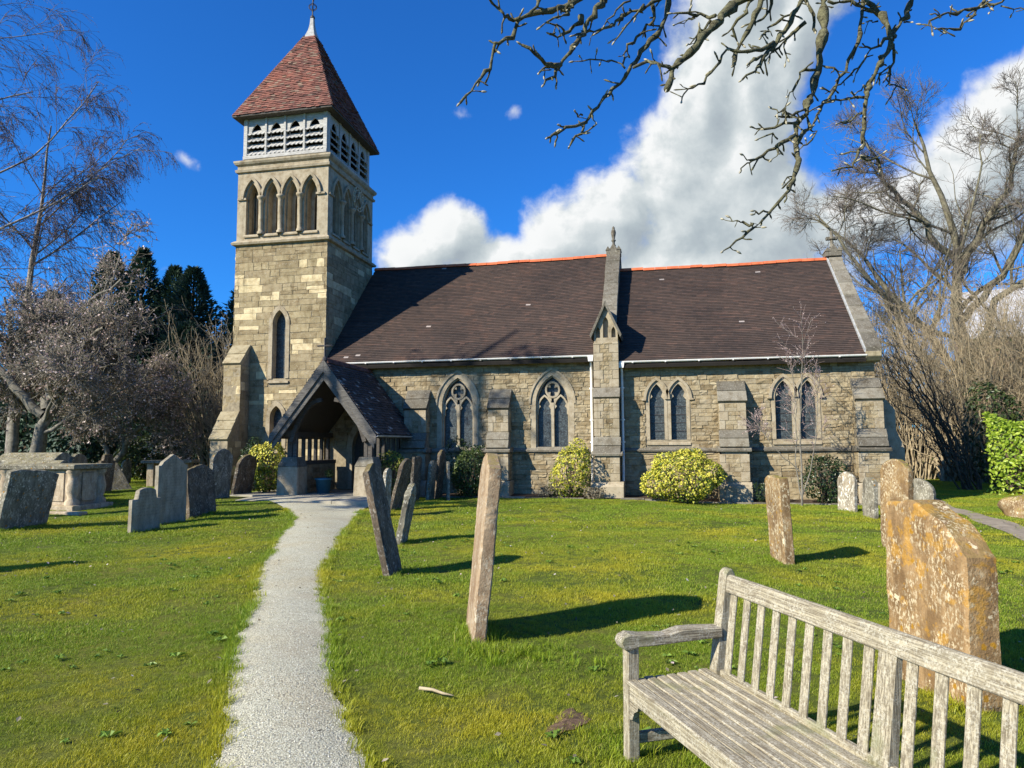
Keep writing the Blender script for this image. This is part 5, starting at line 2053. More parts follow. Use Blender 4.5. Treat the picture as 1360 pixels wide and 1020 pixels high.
yl = lambda P, d, q, rs: np.clip(.08 + .5 * (q > .84) * (rs.random(len(P)) > .22) + .30 * rs.random(len(P)) + .10 * rs.normal(size=len(P)) - .35 * (P[:, 2] < .3) - .25 * (P[:, 0] > .72 * P[:, 0].max()), 0, 1)
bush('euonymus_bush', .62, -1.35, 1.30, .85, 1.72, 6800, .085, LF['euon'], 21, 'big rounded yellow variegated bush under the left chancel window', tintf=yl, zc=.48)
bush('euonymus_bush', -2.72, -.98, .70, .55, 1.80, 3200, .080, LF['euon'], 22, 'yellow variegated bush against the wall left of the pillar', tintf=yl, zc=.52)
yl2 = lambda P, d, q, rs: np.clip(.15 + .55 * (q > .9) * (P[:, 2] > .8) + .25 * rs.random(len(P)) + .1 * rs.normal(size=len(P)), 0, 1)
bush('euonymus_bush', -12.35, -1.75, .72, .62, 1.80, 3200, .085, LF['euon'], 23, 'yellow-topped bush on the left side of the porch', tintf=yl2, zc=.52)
bush('shrub', -5.85, -1.15, .66, .58, 1.62, 3000, .075, LF['mid'], 24, 'dark green round bush below the first nave window', zc=.52)
bush('shrub', -8.0, -2.2, .62, .55, 1.62, 2600, .075, LF['euon2'], 25, 'speckled green bush right of the porch pillar', zc=.52)
bush('shrub', -6.1, -.55, .85, .4, 1.95, 2200, .08, LF['dark'], 26, 'dark leafy bush filling the wall foot under the first nave window', zc=.5)
bush('shrub', 4.55, -.75, .72, .5, 1.50, 2600, .08, LF['dark'], 27, 'dark green bush beneath the right chancel window', zc=.5)
bush('shrub', -13.2, -1.35, .62, .5, 1.75, 2200, .08, LF['dark'], 28, 'dark bush between the tower buttress and the yellow-topped bush', zc=.5)
bush('low_plant', -3.35, -1.0, .42, .26, .42, 700, .06, LF['drybrush'], 29, 'low dry brown plant at the wall foot left of the yellow bush', 'plant')
bush('low_plant', -2.0, -1.18, .36, .22, .40, 600, .06, LF['drybrush'], 30, 'low dry brown plant at the foot of the pillar', 'plant')
bush('low_plant', 3.0, -.8, .45, .3, .75, 900, .06, LF['dark'], 31, 'small dark plant in the buttress shade left of the sapling', 'plant')
bush('low_plant', -9.98, -2.30, .14, .14, .3, 260, .06, LF['mid'], 32, 'small plant growing in the blue porch tub', 'plant').location.z = .62


# ---------------------------------------------------------------- bare trees
def tubes(P, r0, r1, sides):
    """P (n,k,3) polylines, radii from r0 to r1"""
    n, k, _ = P.shape
    T = np.gradient(P, axis=1)
    T /= np.linalg.norm(T, axis=2, keepdims=True) + 1e-9
    ref = np.where(np.abs(T[:, :1, 2:3]) < .8, np.array([0, 0, 1.0]), np.array([1.0, 0, 0]))
    U = np.cross(T, np.broadcast_to(ref, T.shape))
    U /= np.linalg.norm(U, axis=2, keepdims=True) + 1e-9
    W = np.cross(T, U)
    f = np.linspace(0, 1, k)[None]
    rad = r0[:, None] * (1 - f) + r1[:, None] * f
    a = np.arange(sides) * 2 * PI / sides
    V = P[:, :, None] + rad[:, :, None, None] * (U[:, :, None] * np.cos(a)[None, None, :, None] + W[:, :, None] * np.sin(a)[None, None, :, None])
    b = (np.arange(n) * k * sides)[:, None, None] + (np.arange(k - 1) * sides)[None, :, None] + np.arange(sides)[None, None]
    b2 = (np.arange(n) * k * sides)[:, None, None] + (np.arange(k - 1) * sides)[None, :, None] + ((np.arange(sides) + 1) % sides)[None, None]
    F = np.stack([b, b2, b2 + sides, b + sides], -1).reshape(-1, 4)
    return V.reshape(-1, 3), F


def grow(P, r0, r1, n, t0, t1, ratio, ang, k, wander, grav, rr, rs, minlen=.15, upbias=0.0, rmin=.004, bias=None):
    """side shoots for the polylines P: returns (P2, r0, r1)"""
    m, kp, _ = P.shape
    L = np.linalg.norm(np.diff(P, axis=1), axis=2).sum(1)
    pi_ = np.repeat(np.arange(m), n)
    t = rs.uniform(t0, t1, len(pi_))
    q = t * (kp - 1)
    i0 = np.minimum(q.astype(int), kp - 2)
    f = (q - i0)[:, None]
    S = P[pi_, i0] * (1 - f) + P[pi_, i0 + 1] * f
    T = P[pi_, i0 + 1] - P[pi_, i0]
    T /= np.linalg.norm(T, axis=1, keepdims=True) + 1e-9
    A = rs.normal(size=S.shape)
    if bias is not None:
        A = A + bias
    A -= T * (A * T).sum(1, keepdims=True)
    A /= np.linalg.norm(A, axis=1, keepdims=True) + 1e-9
    an = rs.normal(ang, .18, len(S))[:, None]
    D = T * np.cos(an) + A * np.sin(an)
    ln = np.maximum(L[pi_] * ratio * rs.uniform(.55, 1.25, len(S)) * (1.15 - .55 * t), minlen)
    out = np.zeros((len(S), k, 3))
    out[:, 0] = S
    step = (ln / (k - 1))[:, None]
    for j in range(1, k):
        D = D + rs.normal(0, wander, S.shape) + np.array([0, 0, grav])
        D[:, 2] += upbias * (1 if j > 1 else 0)
        D /= np.linalg.norm(D, axis=1, keepdims=True)
        out[:, j] = out[:, j - 1] + D * step
    pr = r0[pi_] * (1 - t) + r1[pi_] * t
    c0 = np.maximum(pr * rr * rs.uniform(.75, 1.0, len(S)), rmin)
    c1 = np.maximum(c0 * .35, rmin * .6)
    return out, c0, c1


def poly_resample(pts, k):
    pts = np.array(pts, float)
    d = np.concatenate([[0], np.cumsum(np.linalg.norm(np.diff(pts, axis=0), axis=1))])
    q = np.linspace(0, d[-1], k)
    return np.stack([np.interp(q, d, pts[:, i]) for i in range(3)], 1)


def bare_tree(name, x, y, stems, levels, lb, seed, bark_m, twig_m, cat='tree', group=None, wig=.06, bud=None, trunk_split=1, z0=None):
    """stems: list of (points, r0, r1) relative to the foot. levels: list of dicts for grow()"""
    rs = np.random.default_rng(seed)
    root = empty(name, (x, y, g1(x, y) if z0 is None else z0), 0, lb, cat, group)
    k0 = 14
    P = np.stack([poly_resample(s[0], k0) for s in stems])
    P[:, 1:] += rs.normal(0, wig, P[:, 1:].shape)
    r0 = np.array([s[1] for s in stems])
    r1 = np.array([s[2] for s in stems])
    V, F = tubes(P, r0, r1, 9)
    link('trunk', mesh_np('trunk', V, F, [bark_m], smooth=True), root)
    cur = [(P, r0, r1)]
    AV, AF, TW, TF, o1, o2 = [], [], [], [], 0, 0
    tips = None
    for li, lv in enumerate(levels):
        lv = dict(lv)
        src = lv.pop('src', None)
        sides = lv.pop('sides', 4)
        twig = lv.pop('twig', False)
        Pc, a, b_ = cur[-1] if src is None else cur[src]
        nw = grow(Pc, a, b_, rs=rs, **lv)
        cur.append(nw)
        V, F = tubes(*nw, sides)
        if twig:
            TW.append(V)
            TF.append(F + o2)
            o2 += len(V)
            tips = nw[0]
        else:
            AV.append(V)
            AF.append(F + o1)
            o1 += len(V)
    if AV:
        link('branches', mesh_np('branches', np.concatenate(AV), np.concatenate(AF), [bark_m], smooth=True), root)
    if TW:
        link('crown', mesh_np('crown', np.concatenate(TW), np.concatenate(TF), [twig_m], smooth=True), root)
    if bud and tips is not None:
        mat, n, size, asp, tm = bud
        idx = rs.integers(0, len(tips), n)
        j = rs.integers(1, tips.shape[1], n)
        C = tips[idx, j] + rs.normal(0, .01, (n, 3))
        V, F = leaf_quads(C, rs.normal(size=(n, 3)), size, asp, .4, rs)
        link('buds', mesh_np('buds', V, F, [mat], np.repeat(rs.random(n), 4)), root)
    return root


# big bare tree behind the chancel
bt = (15.4, 17.6)
st = [([(0, 0, 0), (.1, 0, 3), (.1, .1, 6.5), (-.15, 0, 9.5), (-.1, 0, 12.5), (-.8, .3, 15.5), (-1.6, .4, 19)], .42, .05),
      ([(.1, 0, 10.5), (.9, -.3, 12.6), (2.4, -.2, 14.6), (3.2, 0, 18.0)], .24, .05),
      ([(0, 0, 4.5), (-1.2, 0, 7.0), (-3.2, .4, 9.6), (-4.9, .4, 12.2), (-6.6, .8, 14.0)], .24, .04),
      ([(-.3, 0, 4.0), (-2.4, -.4, 6.6), (-3.8, -.8, 9.0), (-5.8, -1.0, 11.6), (-7.0, -.8, 14.0)], .21, .04),
      ([(.2, 0, 5), (1.2, -.4, 8.6), (2.6, -.8, 9.6), (5.0, -.8, 10.5), (7, -1, 12.5)], .24, .05),
      ([(-.1, 0, 11), (-1.8, -.3, 13.2), (-3.4, -.3, 15.5), (-4.4, 0, 18)], .20, .05),
      ([(0, 0, 8), (2.6, .6, 11), (4.2, .5, 14.5), (5.0, .5, 17)], .20, .05)]
bare_tree('bare_tree', *bt, st, [
    dict(n=11, t0=.25, t1=.98, ratio=.42, ang=.85, k=9, wander=.16, grav=.035, rr=.55, sides=5),
    dict(n=9, t0=.15, t1=1, ratio=.50, ang=.75, k=7, wander=.19, grav=.03, rr=.55, sides=4, rmin=.016),
    dict(n=9, t0=.1, t1=1, ratio=.5, ang=.7, k=5, wander=.18, grav=.03, rr=.6, sides=3, rmin=.010, twig=True, minlen=.6),
    dict(n=3, t0=.1, t1=1, ratio=.6, ang=.6, k=4, wander=.16, grav=.02, rr=.7, sides=3, rmin=.008, twig=True, minlen=.35),
], 'big bare spreading tree behind the right end of the chancel', 5, BK['olive'], BK['twig'], wig=.10)

# birches at the left edge
def birch(x, y, h, seed, lb, lean, n1=17, hang=-.16):
    st = [([(0, 0, 0), (lean * .2, 0, h * .3), (lean * .5, .1, h * .65), (lean, 0, h)], .26, .03)]
    return bare_tree('birch_tree', x, y, st, [
        dict(n=n1, t0=.26, t1=.97, ratio=.40, ang=.80, k=10, wander=.07, grav=.0, rr=.5, sides=5, bias=np.array([1.1, -.1, .1])),
        dict(n=10, t0=.15, t1=1, ratio=.40, ang=.55, k=8, wander=.10, grav=-.05, rr=.5, sides=4, rmin=.013),
        dict(n=9, t0=.1, t1=1, ratio=.55, ang=.5, k=8, wander=.08, grav=hang, rr=.6, sides=3, rmin=.010, twig=True, minlen=.9),
        dict(n=3, t0=.15, t1=1, ratio=.65, ang=.4, k=6, wander=.07, grav=hang, rr=.7, sides=3, rmin=.008, twig=True, minlen=.6),
    ], lb, seed, BK['birch'], BK['birchtwig'], wig=.05, bud=(LF['catkin'], 7000, .10, .35, 0))


birch(-34.2, 2.2, 28, 31, 'tall birch with fine twigs streaming right at the top left corner', 1.6)
birch(-31.0, 6.2, 17.5, 33, 'drooping purplish birch behind the cherry at the left edge', 1.4, 15, -.24)

# cherry with pale twigs and buds
def cherry(x, y, seed, lb, S, h=8.6):
    return bare_tree('cherry_tree', x, y, S, [
        dict(n=12, t0=.28, t1=1, ratio=.46, ang=.9, k=9, wander=.20, grav=.015, rr=.5, sides=5, bias=np.array([.35, -.25, 0])),
        dict(n=9, t0=.15, t1=1, ratio=.50, ang=.8, k=7, wander=.24, grav=-.005, rr=.55, sides=4, rmin=.018),
        dict(n=6, t0=.1, t1=1, ratio=.5, ang=.8, k=5, wander=.22, grav=0, rr=.6, sides=3, rmin=.012, twig=True, minlen=.45),
        dict(n=2, t0=.1, t1=1, ratio=.6, ang=.7, k=4, wander=.18, grav=0, rr=.7, sides=3, rmin=.009, twig=True, minlen=.3),
    ], lb, seed, BK['pale'], BK['cherrytwig'], wig=.06, bud=(LF['bud'], 5200, .085, .7, 0))


cherry(-21.6, -1.6, 41, 'spreading cherry with pale budding twigs and a stout leaning trunk', [
    ([(0, 0, 0), (.25, 0, 1.6), (.6, .1, 3.0), (1.2, 0, 4.2), (2.2, -.3, 5.1), (3.2, -.5, 5.6)], .24, .05),
    ([(.5, 0, 2.8), (.3, .3, 4.6), (.3, .2, 5.4), (.5, 0, 6.5)], .18, .04),
    ([(.4, 0, 2.6), (-1.2, -.3, 4.2), (-2.8, -.4, 5.4), (-4.5, -.4, 6.4)], .18, .04),
    ([(.6, 0, 3.2), (1.6, -.9, 3.6), (2.8, -1.6, 3.8), (3.8, -1.9, 3.9)], .12, .04),
    ([(.5, 0, 3.0), (1.2, .6, 4.6), (1.8, 1.0, 5.2), (2.4, 1.0, 5.8)], .13, .04)])
cherry(-24.3, .2, 42, 'cherry with two slim straight trunks at the left edge', [
    ([(0, 0, 0), (-.1, 0, 3.0), (-.4, 0, 5.2), (-.8, 0, 7.4)], .22, .04),
    ([(.9, .2, 0), (1.1, .2, 2.6), (1.0, .1, 4.4), (1.6, 0, 6.6)], .16, .04),
    ([(0, 0, 3.0), (1.6, -.5, 5.2), (3.6, -.6, 6.8), (5, -.6, 7.6)], .14, .04)])
cherry(-22.4, 3.0, 43, 'low forked cherry with pale limbs behind the coped tombs', [
    ([(0, 0, 0), (.3, 0, 1.1), (1.0, -.1, 1.9), (2.2, -.2, 2.6), (3.0, -.3, 3.2)], .16, .04),
    ([(.1, 0, .7), (-.5, 0, 1.6), (-.7, 0, 2.8), (-.6, 0, 4.2)], .12, .04),
    ([(.6, 0, 1.5), (.7, .3, 2.6), (1.0, .4, 3.8), (1.3, .4, 4.6)], .10, .04)])


# tree standing just out of view at the left; its twigs dapple the porch
bare_tree('bare_tree', -19.9, -13.7, [
    ([(0, 0, 0), (.1, 0, 4), (0, .1, 7), (.1, .2, 10), (.2, .3, 14), (.5, .2, 18)], .30, .05),
    ([(0, 0, 6), (.8, -.4, 8), (1.6, -.6, 10), (1.9, -.6, 12)], .16, .04),
    ([(0, .1, 7), (-.9, .8, 9), (-1.2, 1.4, 11)], .14, .04)], [
    dict(n=9, t0=.45, t1=1, ratio=.26, ang=.8, k=7, wander=.16, grav=.02, rr=.5, sides=5),
    dict(n=8, t0=.15, t1=1, ratio=.55, ang=.75, k=6, wander=.2, grav=.0, rr=.55, sides=4, rmin=.018),
    dict(n=8, t0=.1, t1=1, ratio=.5, ang=.75, k=4, wander=.2, grav=0, rr=.6, sides=3, rmin=.014, twig=True, minlen=.5)],
    'bare tree just left of the view whose shade dapples the porch', 48, BK['grey'], BK['twig'], bud=(LF['ivy'], 3200, .15, .8, 0))


# scrub and coppice
def scrub(x, y, h, spread, n, seed, lb, bark_m, twig_m, lean=(0, 0), r0=.028, lv2=5, wander=.07, name='coppice_shrub', up=.02, group='bare scrub and coppice beyond the churchyard', tw=True):
    rs = np.random.default_rng(seed)
    S = []
    for k in range(n):
        a = rs.uniform(0, 2 * PI)
        q = math.sqrt(rs.random())
        b0 = (.35 * spread * q * math.cos(a), .35 * spread * q * math.sin(a), 0)
        hh = h * rs.uniform(.65, 1.05)
        tx = b0[0] * 1.2 + spread * .8 * q * math.cos(a) + lean[0] * hh + rs.normal(0, .2)
        ty = b0[1] * 1.2 + spread * .8 * q * math.sin(a) + lean[1] * hh + rs.normal(0, .2)
        S.append(([b0, (b0[0] + (tx - b0[0]) * .38, b0[1] + (ty - b0[1]) * .38, hh * .45), (tx, ty, hh)], r0 * rs.uniform(.6, 1.5), .006))
    lvs = [dict(n=lv2, t0=.18, t1=.98, ratio=.34, ang=.55, k=6, wander=wander * 1.6, grav=up, rr=.6, sides=3, rmin=.009)]
    if tw:
        lvs.append(dict(n=4, t0=.1, t1=1, ratio=.5, ang=.6, k=4, wander=wander * 2, grav=up, rr=.7, sides=3, rmin=.007, twig=True, minlen=.25))
    return bare_tree(name, x, y, S, lvs, lb, seed, bark_m, twig_m, 'shrub', group, wig=.07)


scrub(11.6, 14.6, 8.4, 3.0, 90, 61, 'pale straw-coloured coppice rising behind the corner of the chancel', BK['straw'], BK['straw'], lv2=7)
scrub(13.8, 11.6, 8.2, 3.3, 120, 62, 'broad thicket of pale upright stems left of the lime green hedge', BK['straw'], BK['straw'], lv2=7)
scrub(16.6, 10.6, 8.4, 3.8, 110, 63, 'pale thicket at the right edge above the lime green hedge', BK['straw'], BK['straw'], lv2=7)
scrub(11.0, 6.4, 5.6, 1.2, 15, 64, 'dark stems leaning left out of the shade beside the worn path', BK['brown'], BK['olive'], lean=(-.42, .1), r0=.04, lv2=8)
scrub(12.6, 12.6, 3.6, 1.3, 30, 65, 'cluster of pale thick stems in the shade past the chancel corner', BK['straw'], BK['straw'], r0=.06, tw=False)
scrub(11.4, 18.5, 9.6, 3.0, 70, 66, 'olive tangled scrub against the back of the chancel', BK['olive'], BK['olive'], lv2=9)
scrub(-19.2, 6.0, 6.4, 2.4, 60, 67, 'pale grey bare shrub left of the tower buttress', BK['straw'], BK['grey'], lv2=9, wander=.12)
scrub(-17.2, 5.0, 3.6, 1.8, 44, 68, 'low grey twiggy shrub at the foot of the tower', BK['straw'], BK['grey'], lv2=9, wander=.14)

# slim young tree on the lawn before the right chancel window
bare_tree('sapling', 3.72, -1.75, [
    ([(0, 0, 0), (.05, 0, .9), (.02, 0, 1.8), (.10, 0, 2.9), (.2, 0, 4.9)], .030, .006),
    ([(.02, 0, .15), (-.12, 0, 1.1), (-.05, .05, 2.2), (-.1, 0, 3.8)], .020, .005),
    ([(0, 0, .2), (.28, 0, 1.0), (.45, 0, 2.0), (.6, 0, 3.6)], .018, .005),
    ([(.02, 0, .9), (-.7, -.1, 1.6), (-1.25, -.1, 2.5)], .014, .005)], [
    dict(n=9, t0=.3, t1=1, ratio=.28, ang=.6, k=6, wander=.10, grav=.05, rr=.6, sides=4, rmin=.006),
    dict(n=10, t0=.1, t1=1, ratio=.6, ang=.7, k=5, wander=.14, grav=.0, rr=.7, sides=3, rmin=.006, twig=True, minlen=.28),
], 'slim pinkish bare sapling on the lawn edge before the right chancel window', 77, BK['grey'], BK['saptwig'], wig=.012, bud=(LF['bud'], 1300, .03, .8, 0))


# ---------------------------------------------------------------- conifers
def conifer(x, y, h, rad, n, seed, lb):
    rs = np.random.default_rng(seed)
    root = empty('conifer_tree', (x, y, g1(x, y)), 0, lb, 'conifer', 'dark conifers behind the churchyard')
    zf = rs.random(n) ** .85
    z = h * (.04 + .96 * zf)
    a = rs.uniform(0, 2 * PI, n)
    lob = 1 + .22 * np.sin(a * 3 + z * 1.7 + seed) + .18 * np.sin(a * 5 - z * 2.9)
    rm = rad * (1 - zf) ** .72 * lob + .10
    q = np.sqrt(rs.uniform(.10, 1, n))
    rr_ = rm * q
    C = np.stack([rr_ * np.cos(a), rr_ * np.sin(a), z + .25 * rr_], 1)
    D = np.stack([np.cos(a), np.sin(a), np.full(n, .55) + rs.normal(0, .35, n)], 1) + rs.normal(0, .30, (n, 3))
    D /= np.linalg.norm(D, axis=1, keepdims=True)
    S = np.cross(D, rs.normal(size=(n, 3)))
    S /= np.linalg.norm(S, axis=1, keepdims=True)
    ln = (.42 * rs.uniform(.5, 1.4, n) * (.55 + .45 * (1 - zf)))[:, None]
    V = np.stack([C - D * ln * .2, C + D * ln * .35 + S * ln * .16, C + D * ln, C + D * ln * .35 - S * ln * .16], 1).reshape(-1, 3)
    F = (np.arange(n) * 4)[:, None] + np.arange(4)[None]
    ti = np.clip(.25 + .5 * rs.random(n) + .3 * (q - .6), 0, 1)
    link('crown', mesh_np('crown', V, F, [LF['yew']], np.repeat(ti, 4)), root)
    mb = MB()
    mb.tube([(0, 0, -.2), (0, 0, h * .5), (0, 0, h * .96)], [.28, .16, .02], 8)
    mb.build('trunk', BK['brown'], root)


for k, (x, y, h, rd, lb) in enumerate([
        (-30.8, 12.0, 12.6, 2.6, 'leftmost pointed conifer of the group of three narrow tops'),
        (-29.3, 12.6, 12.9, 2.5, 'middle pointed conifer of the three narrow tops'),
        (-27.7, 13.3, 11.9, 2.6, 'right pointed conifer of the three narrow tops'),
        (-25.2, 11.6, 11.3, 2.9, 'broad dark conifer left of the tower, tallest beside it'),
        (-22.4, 12.6, 10.6, 2.9, 'dark conifer touching the tower edge'),
        (-33.8, 11.0, 10.2, 2.4, 'conifer half hidden behind the cherry twigs'),
        (-27.4, 9.6, 9.2, 3.4, 'lower dark conifer below the pointed tops'),
        (-36.9, 13.0, 9.6, 2.6, 'conifer at the far left behind the birches'),
        (-23.2, 8.6, 7.6, 3.0, 'low spreading conifer behind the grey shrub')]):
    conifer(x, y, h, rd, 11000, 90 + k, lb)


def wall_of_leaves(name, pts, h, th, dens, size, mat, seed, lb=None, cat=None, kind=None, asp=.6, ragged=.18, clump=0.0):
    """hedge following a line of ground points"""
    rs = np.random.default_rng(seed)
    pts = np.array(pts, float)
    C, Nn = [], []
    x0, y0 = pts[0]
    for (a, b_) in zip(pts[:-1], pts[1:]):
        L = np.linalg.norm(b_ - a)
        n = int(L * h * dens)
        t = rs.uniform(-th * .4 / L, 1 + th * .4 / L, n)
        d = (b_ - a) / L
        nn = np.array([d[1], -d[0]])
        hh = h * (1 + ragged * np.sin(t * L * 1.3 + seed) * .6 + ragged * np.sin(t * L * 3.7 + 2 * seed) * .4)
        z = hh * rs.random(n) ** .8
        s = rs.choice([-1, 1], n, p=[.25, .75])
        top = rs.random(n) < .22
        off = s * th / 2 * (1 - .35 * (z / h) ** 3) + rs.normal(0, .06 * th, n)
        off = np.where(top, rs.uniform(-.5, .5, n) * th, off)
        off += clump * np.sin(t * L * 2.1 + z * 2.3)
        z = np.where(top, hh * rs.uniform(.93, 1.03, n), z)
        p = a[None] + d[None] * (t * L)[:, None] + nn[None] * off[:, None]
        C.append(np.stack([p[:, 0] - x0, p[:, 1] - y0, z + .03], 1))
        N_ = np.stack([nn[0] * s, nn[1] * s, np.where(top, 1.5, .45)], 1) + rs.normal(0, .55, (n, 3))
        Nn.append(N_)
    C, Nn = np.concatenate(C), np.concatenate(Nn)
    V, F = leaf_quads(C, Nn, size, asp, .3, rs)
    me = mesh_np('foliage', V, F, [mat], np.repeat(rs.random(len(C)), 4))
    if kind:
        o = link(name, me, None, (x0, y0, g1(x0, y0)))
        o['kind'] = kind
        return o
    root = empty(name, (x0, y0, g1(x0, y0)), 0, lb, cat)
    link('foliage', me, root)
    mb = MB()
    for (a, b_) in zip(pts[:-1], pts[1:]):
        mb.bar((a[0] - x0, a[1] - y0, h * .42), (b_[0] - x0, b_[1] - y0, h * .42), th * .22, h * .7)
    mb.build('stems', BK['brown'], root)
    return root


wall_of_leaves('hedge', [(11.25, 4.2), (13.2, 3.6), (15.8, 3.2)], 2.25, 1.2, 800, .13, LF['hedge'], 71, 'bright lime green clipped hedge at the right edge', 'hedge')
wall_of_leaves('hedge', [(-48, 8.5), (-36, 10), (-26, 9.6), (-17.5, 9.6)], 4.6, 2.0, 60, .28, LF['yew'], 72, 'dark evergreen hedge behind the tombs on the left', 'hedge')
wall_of_leaves('hedge', [(7.2, 17.5), (14, 16.5), (24, 15), (34, 10)], 2.4, 1.4, 55, .22, LF['ivy'], 73, 'dark ivy-green hedge behind the bare thicket on the right', 'hedge')
for k, (x, y, rx, h, m_, lb) in enumerate([
        (-27.2, 6.2, 2.0, 3.0, 'yew', 'dark evergreen mass low under the cherry branches'),
        (-22.6, 5.2, 1.5, 2.2, 'ivy', 'dark shrub between the cherries and the grey shrub'),
        (12.6, 8.4, 1.3, 4.4, 'ivy', 'ivy-clad dark mass among the pale coppice stems'),
        (12.2, 21.5, 3.0, 8.0, 'olive', 'tall olive-brown evergreen scrub behind the chancel corner'),
        (14.6, 13.8, 2.6, 7.0, 'ivy', 'ivy-clad lower trunk mass of the big bare tree'),
        (9.6, 19.0, 1.2, 2.4, 'mid', 'green bush past the corner of the chancel')]):
    bush('shrub', x, y, rx, rx * .8, h, int(1500 * rx), .17 if m_ != 'yew' else .24, LF[m_], 120 + k, lb, zc=.5)

# woods far off, which read as one mass
wood = wall_of_leaves('distant_wood', [(-160, 20), (-90, 60), (-30, 78), (40, 80), (110, 60), (170, 10)], 7.0, 8, 22, .7, LF['wood'], 74, kind='stuff', ragged=.35, clump=1.5)

# house glimpsed through the big tree
hs = empty('house', (23.6, 34.0, 0), R(-15), 'pale-roofed house glimpsed through branches on the right', 'house')
mb = MB()
mb.box(-2.2, 2.2, -3, 3, 0, 9.0)
mb.build('wall', plain('house_brick', (.20, .13, .10), .9), hs)
mb = MB()
mb.prism([(-3.4, 8.9), (0, 12.6), (3.4, 8.9), (3.4, 8.7), (0, 12.4), (-3.4, 8.7)], 'x', -2.5, 2.5)
mb.build('roof', plain('house_slates', (.42, .42, .44), .5), hs)
mb = MB()
for x in (-1.2, 1.0):
    mb.box(x - .6, x + .6, -3.02, -2.94, 5.5, 7.0)
mb.build('window', MAT['glass'], hs)

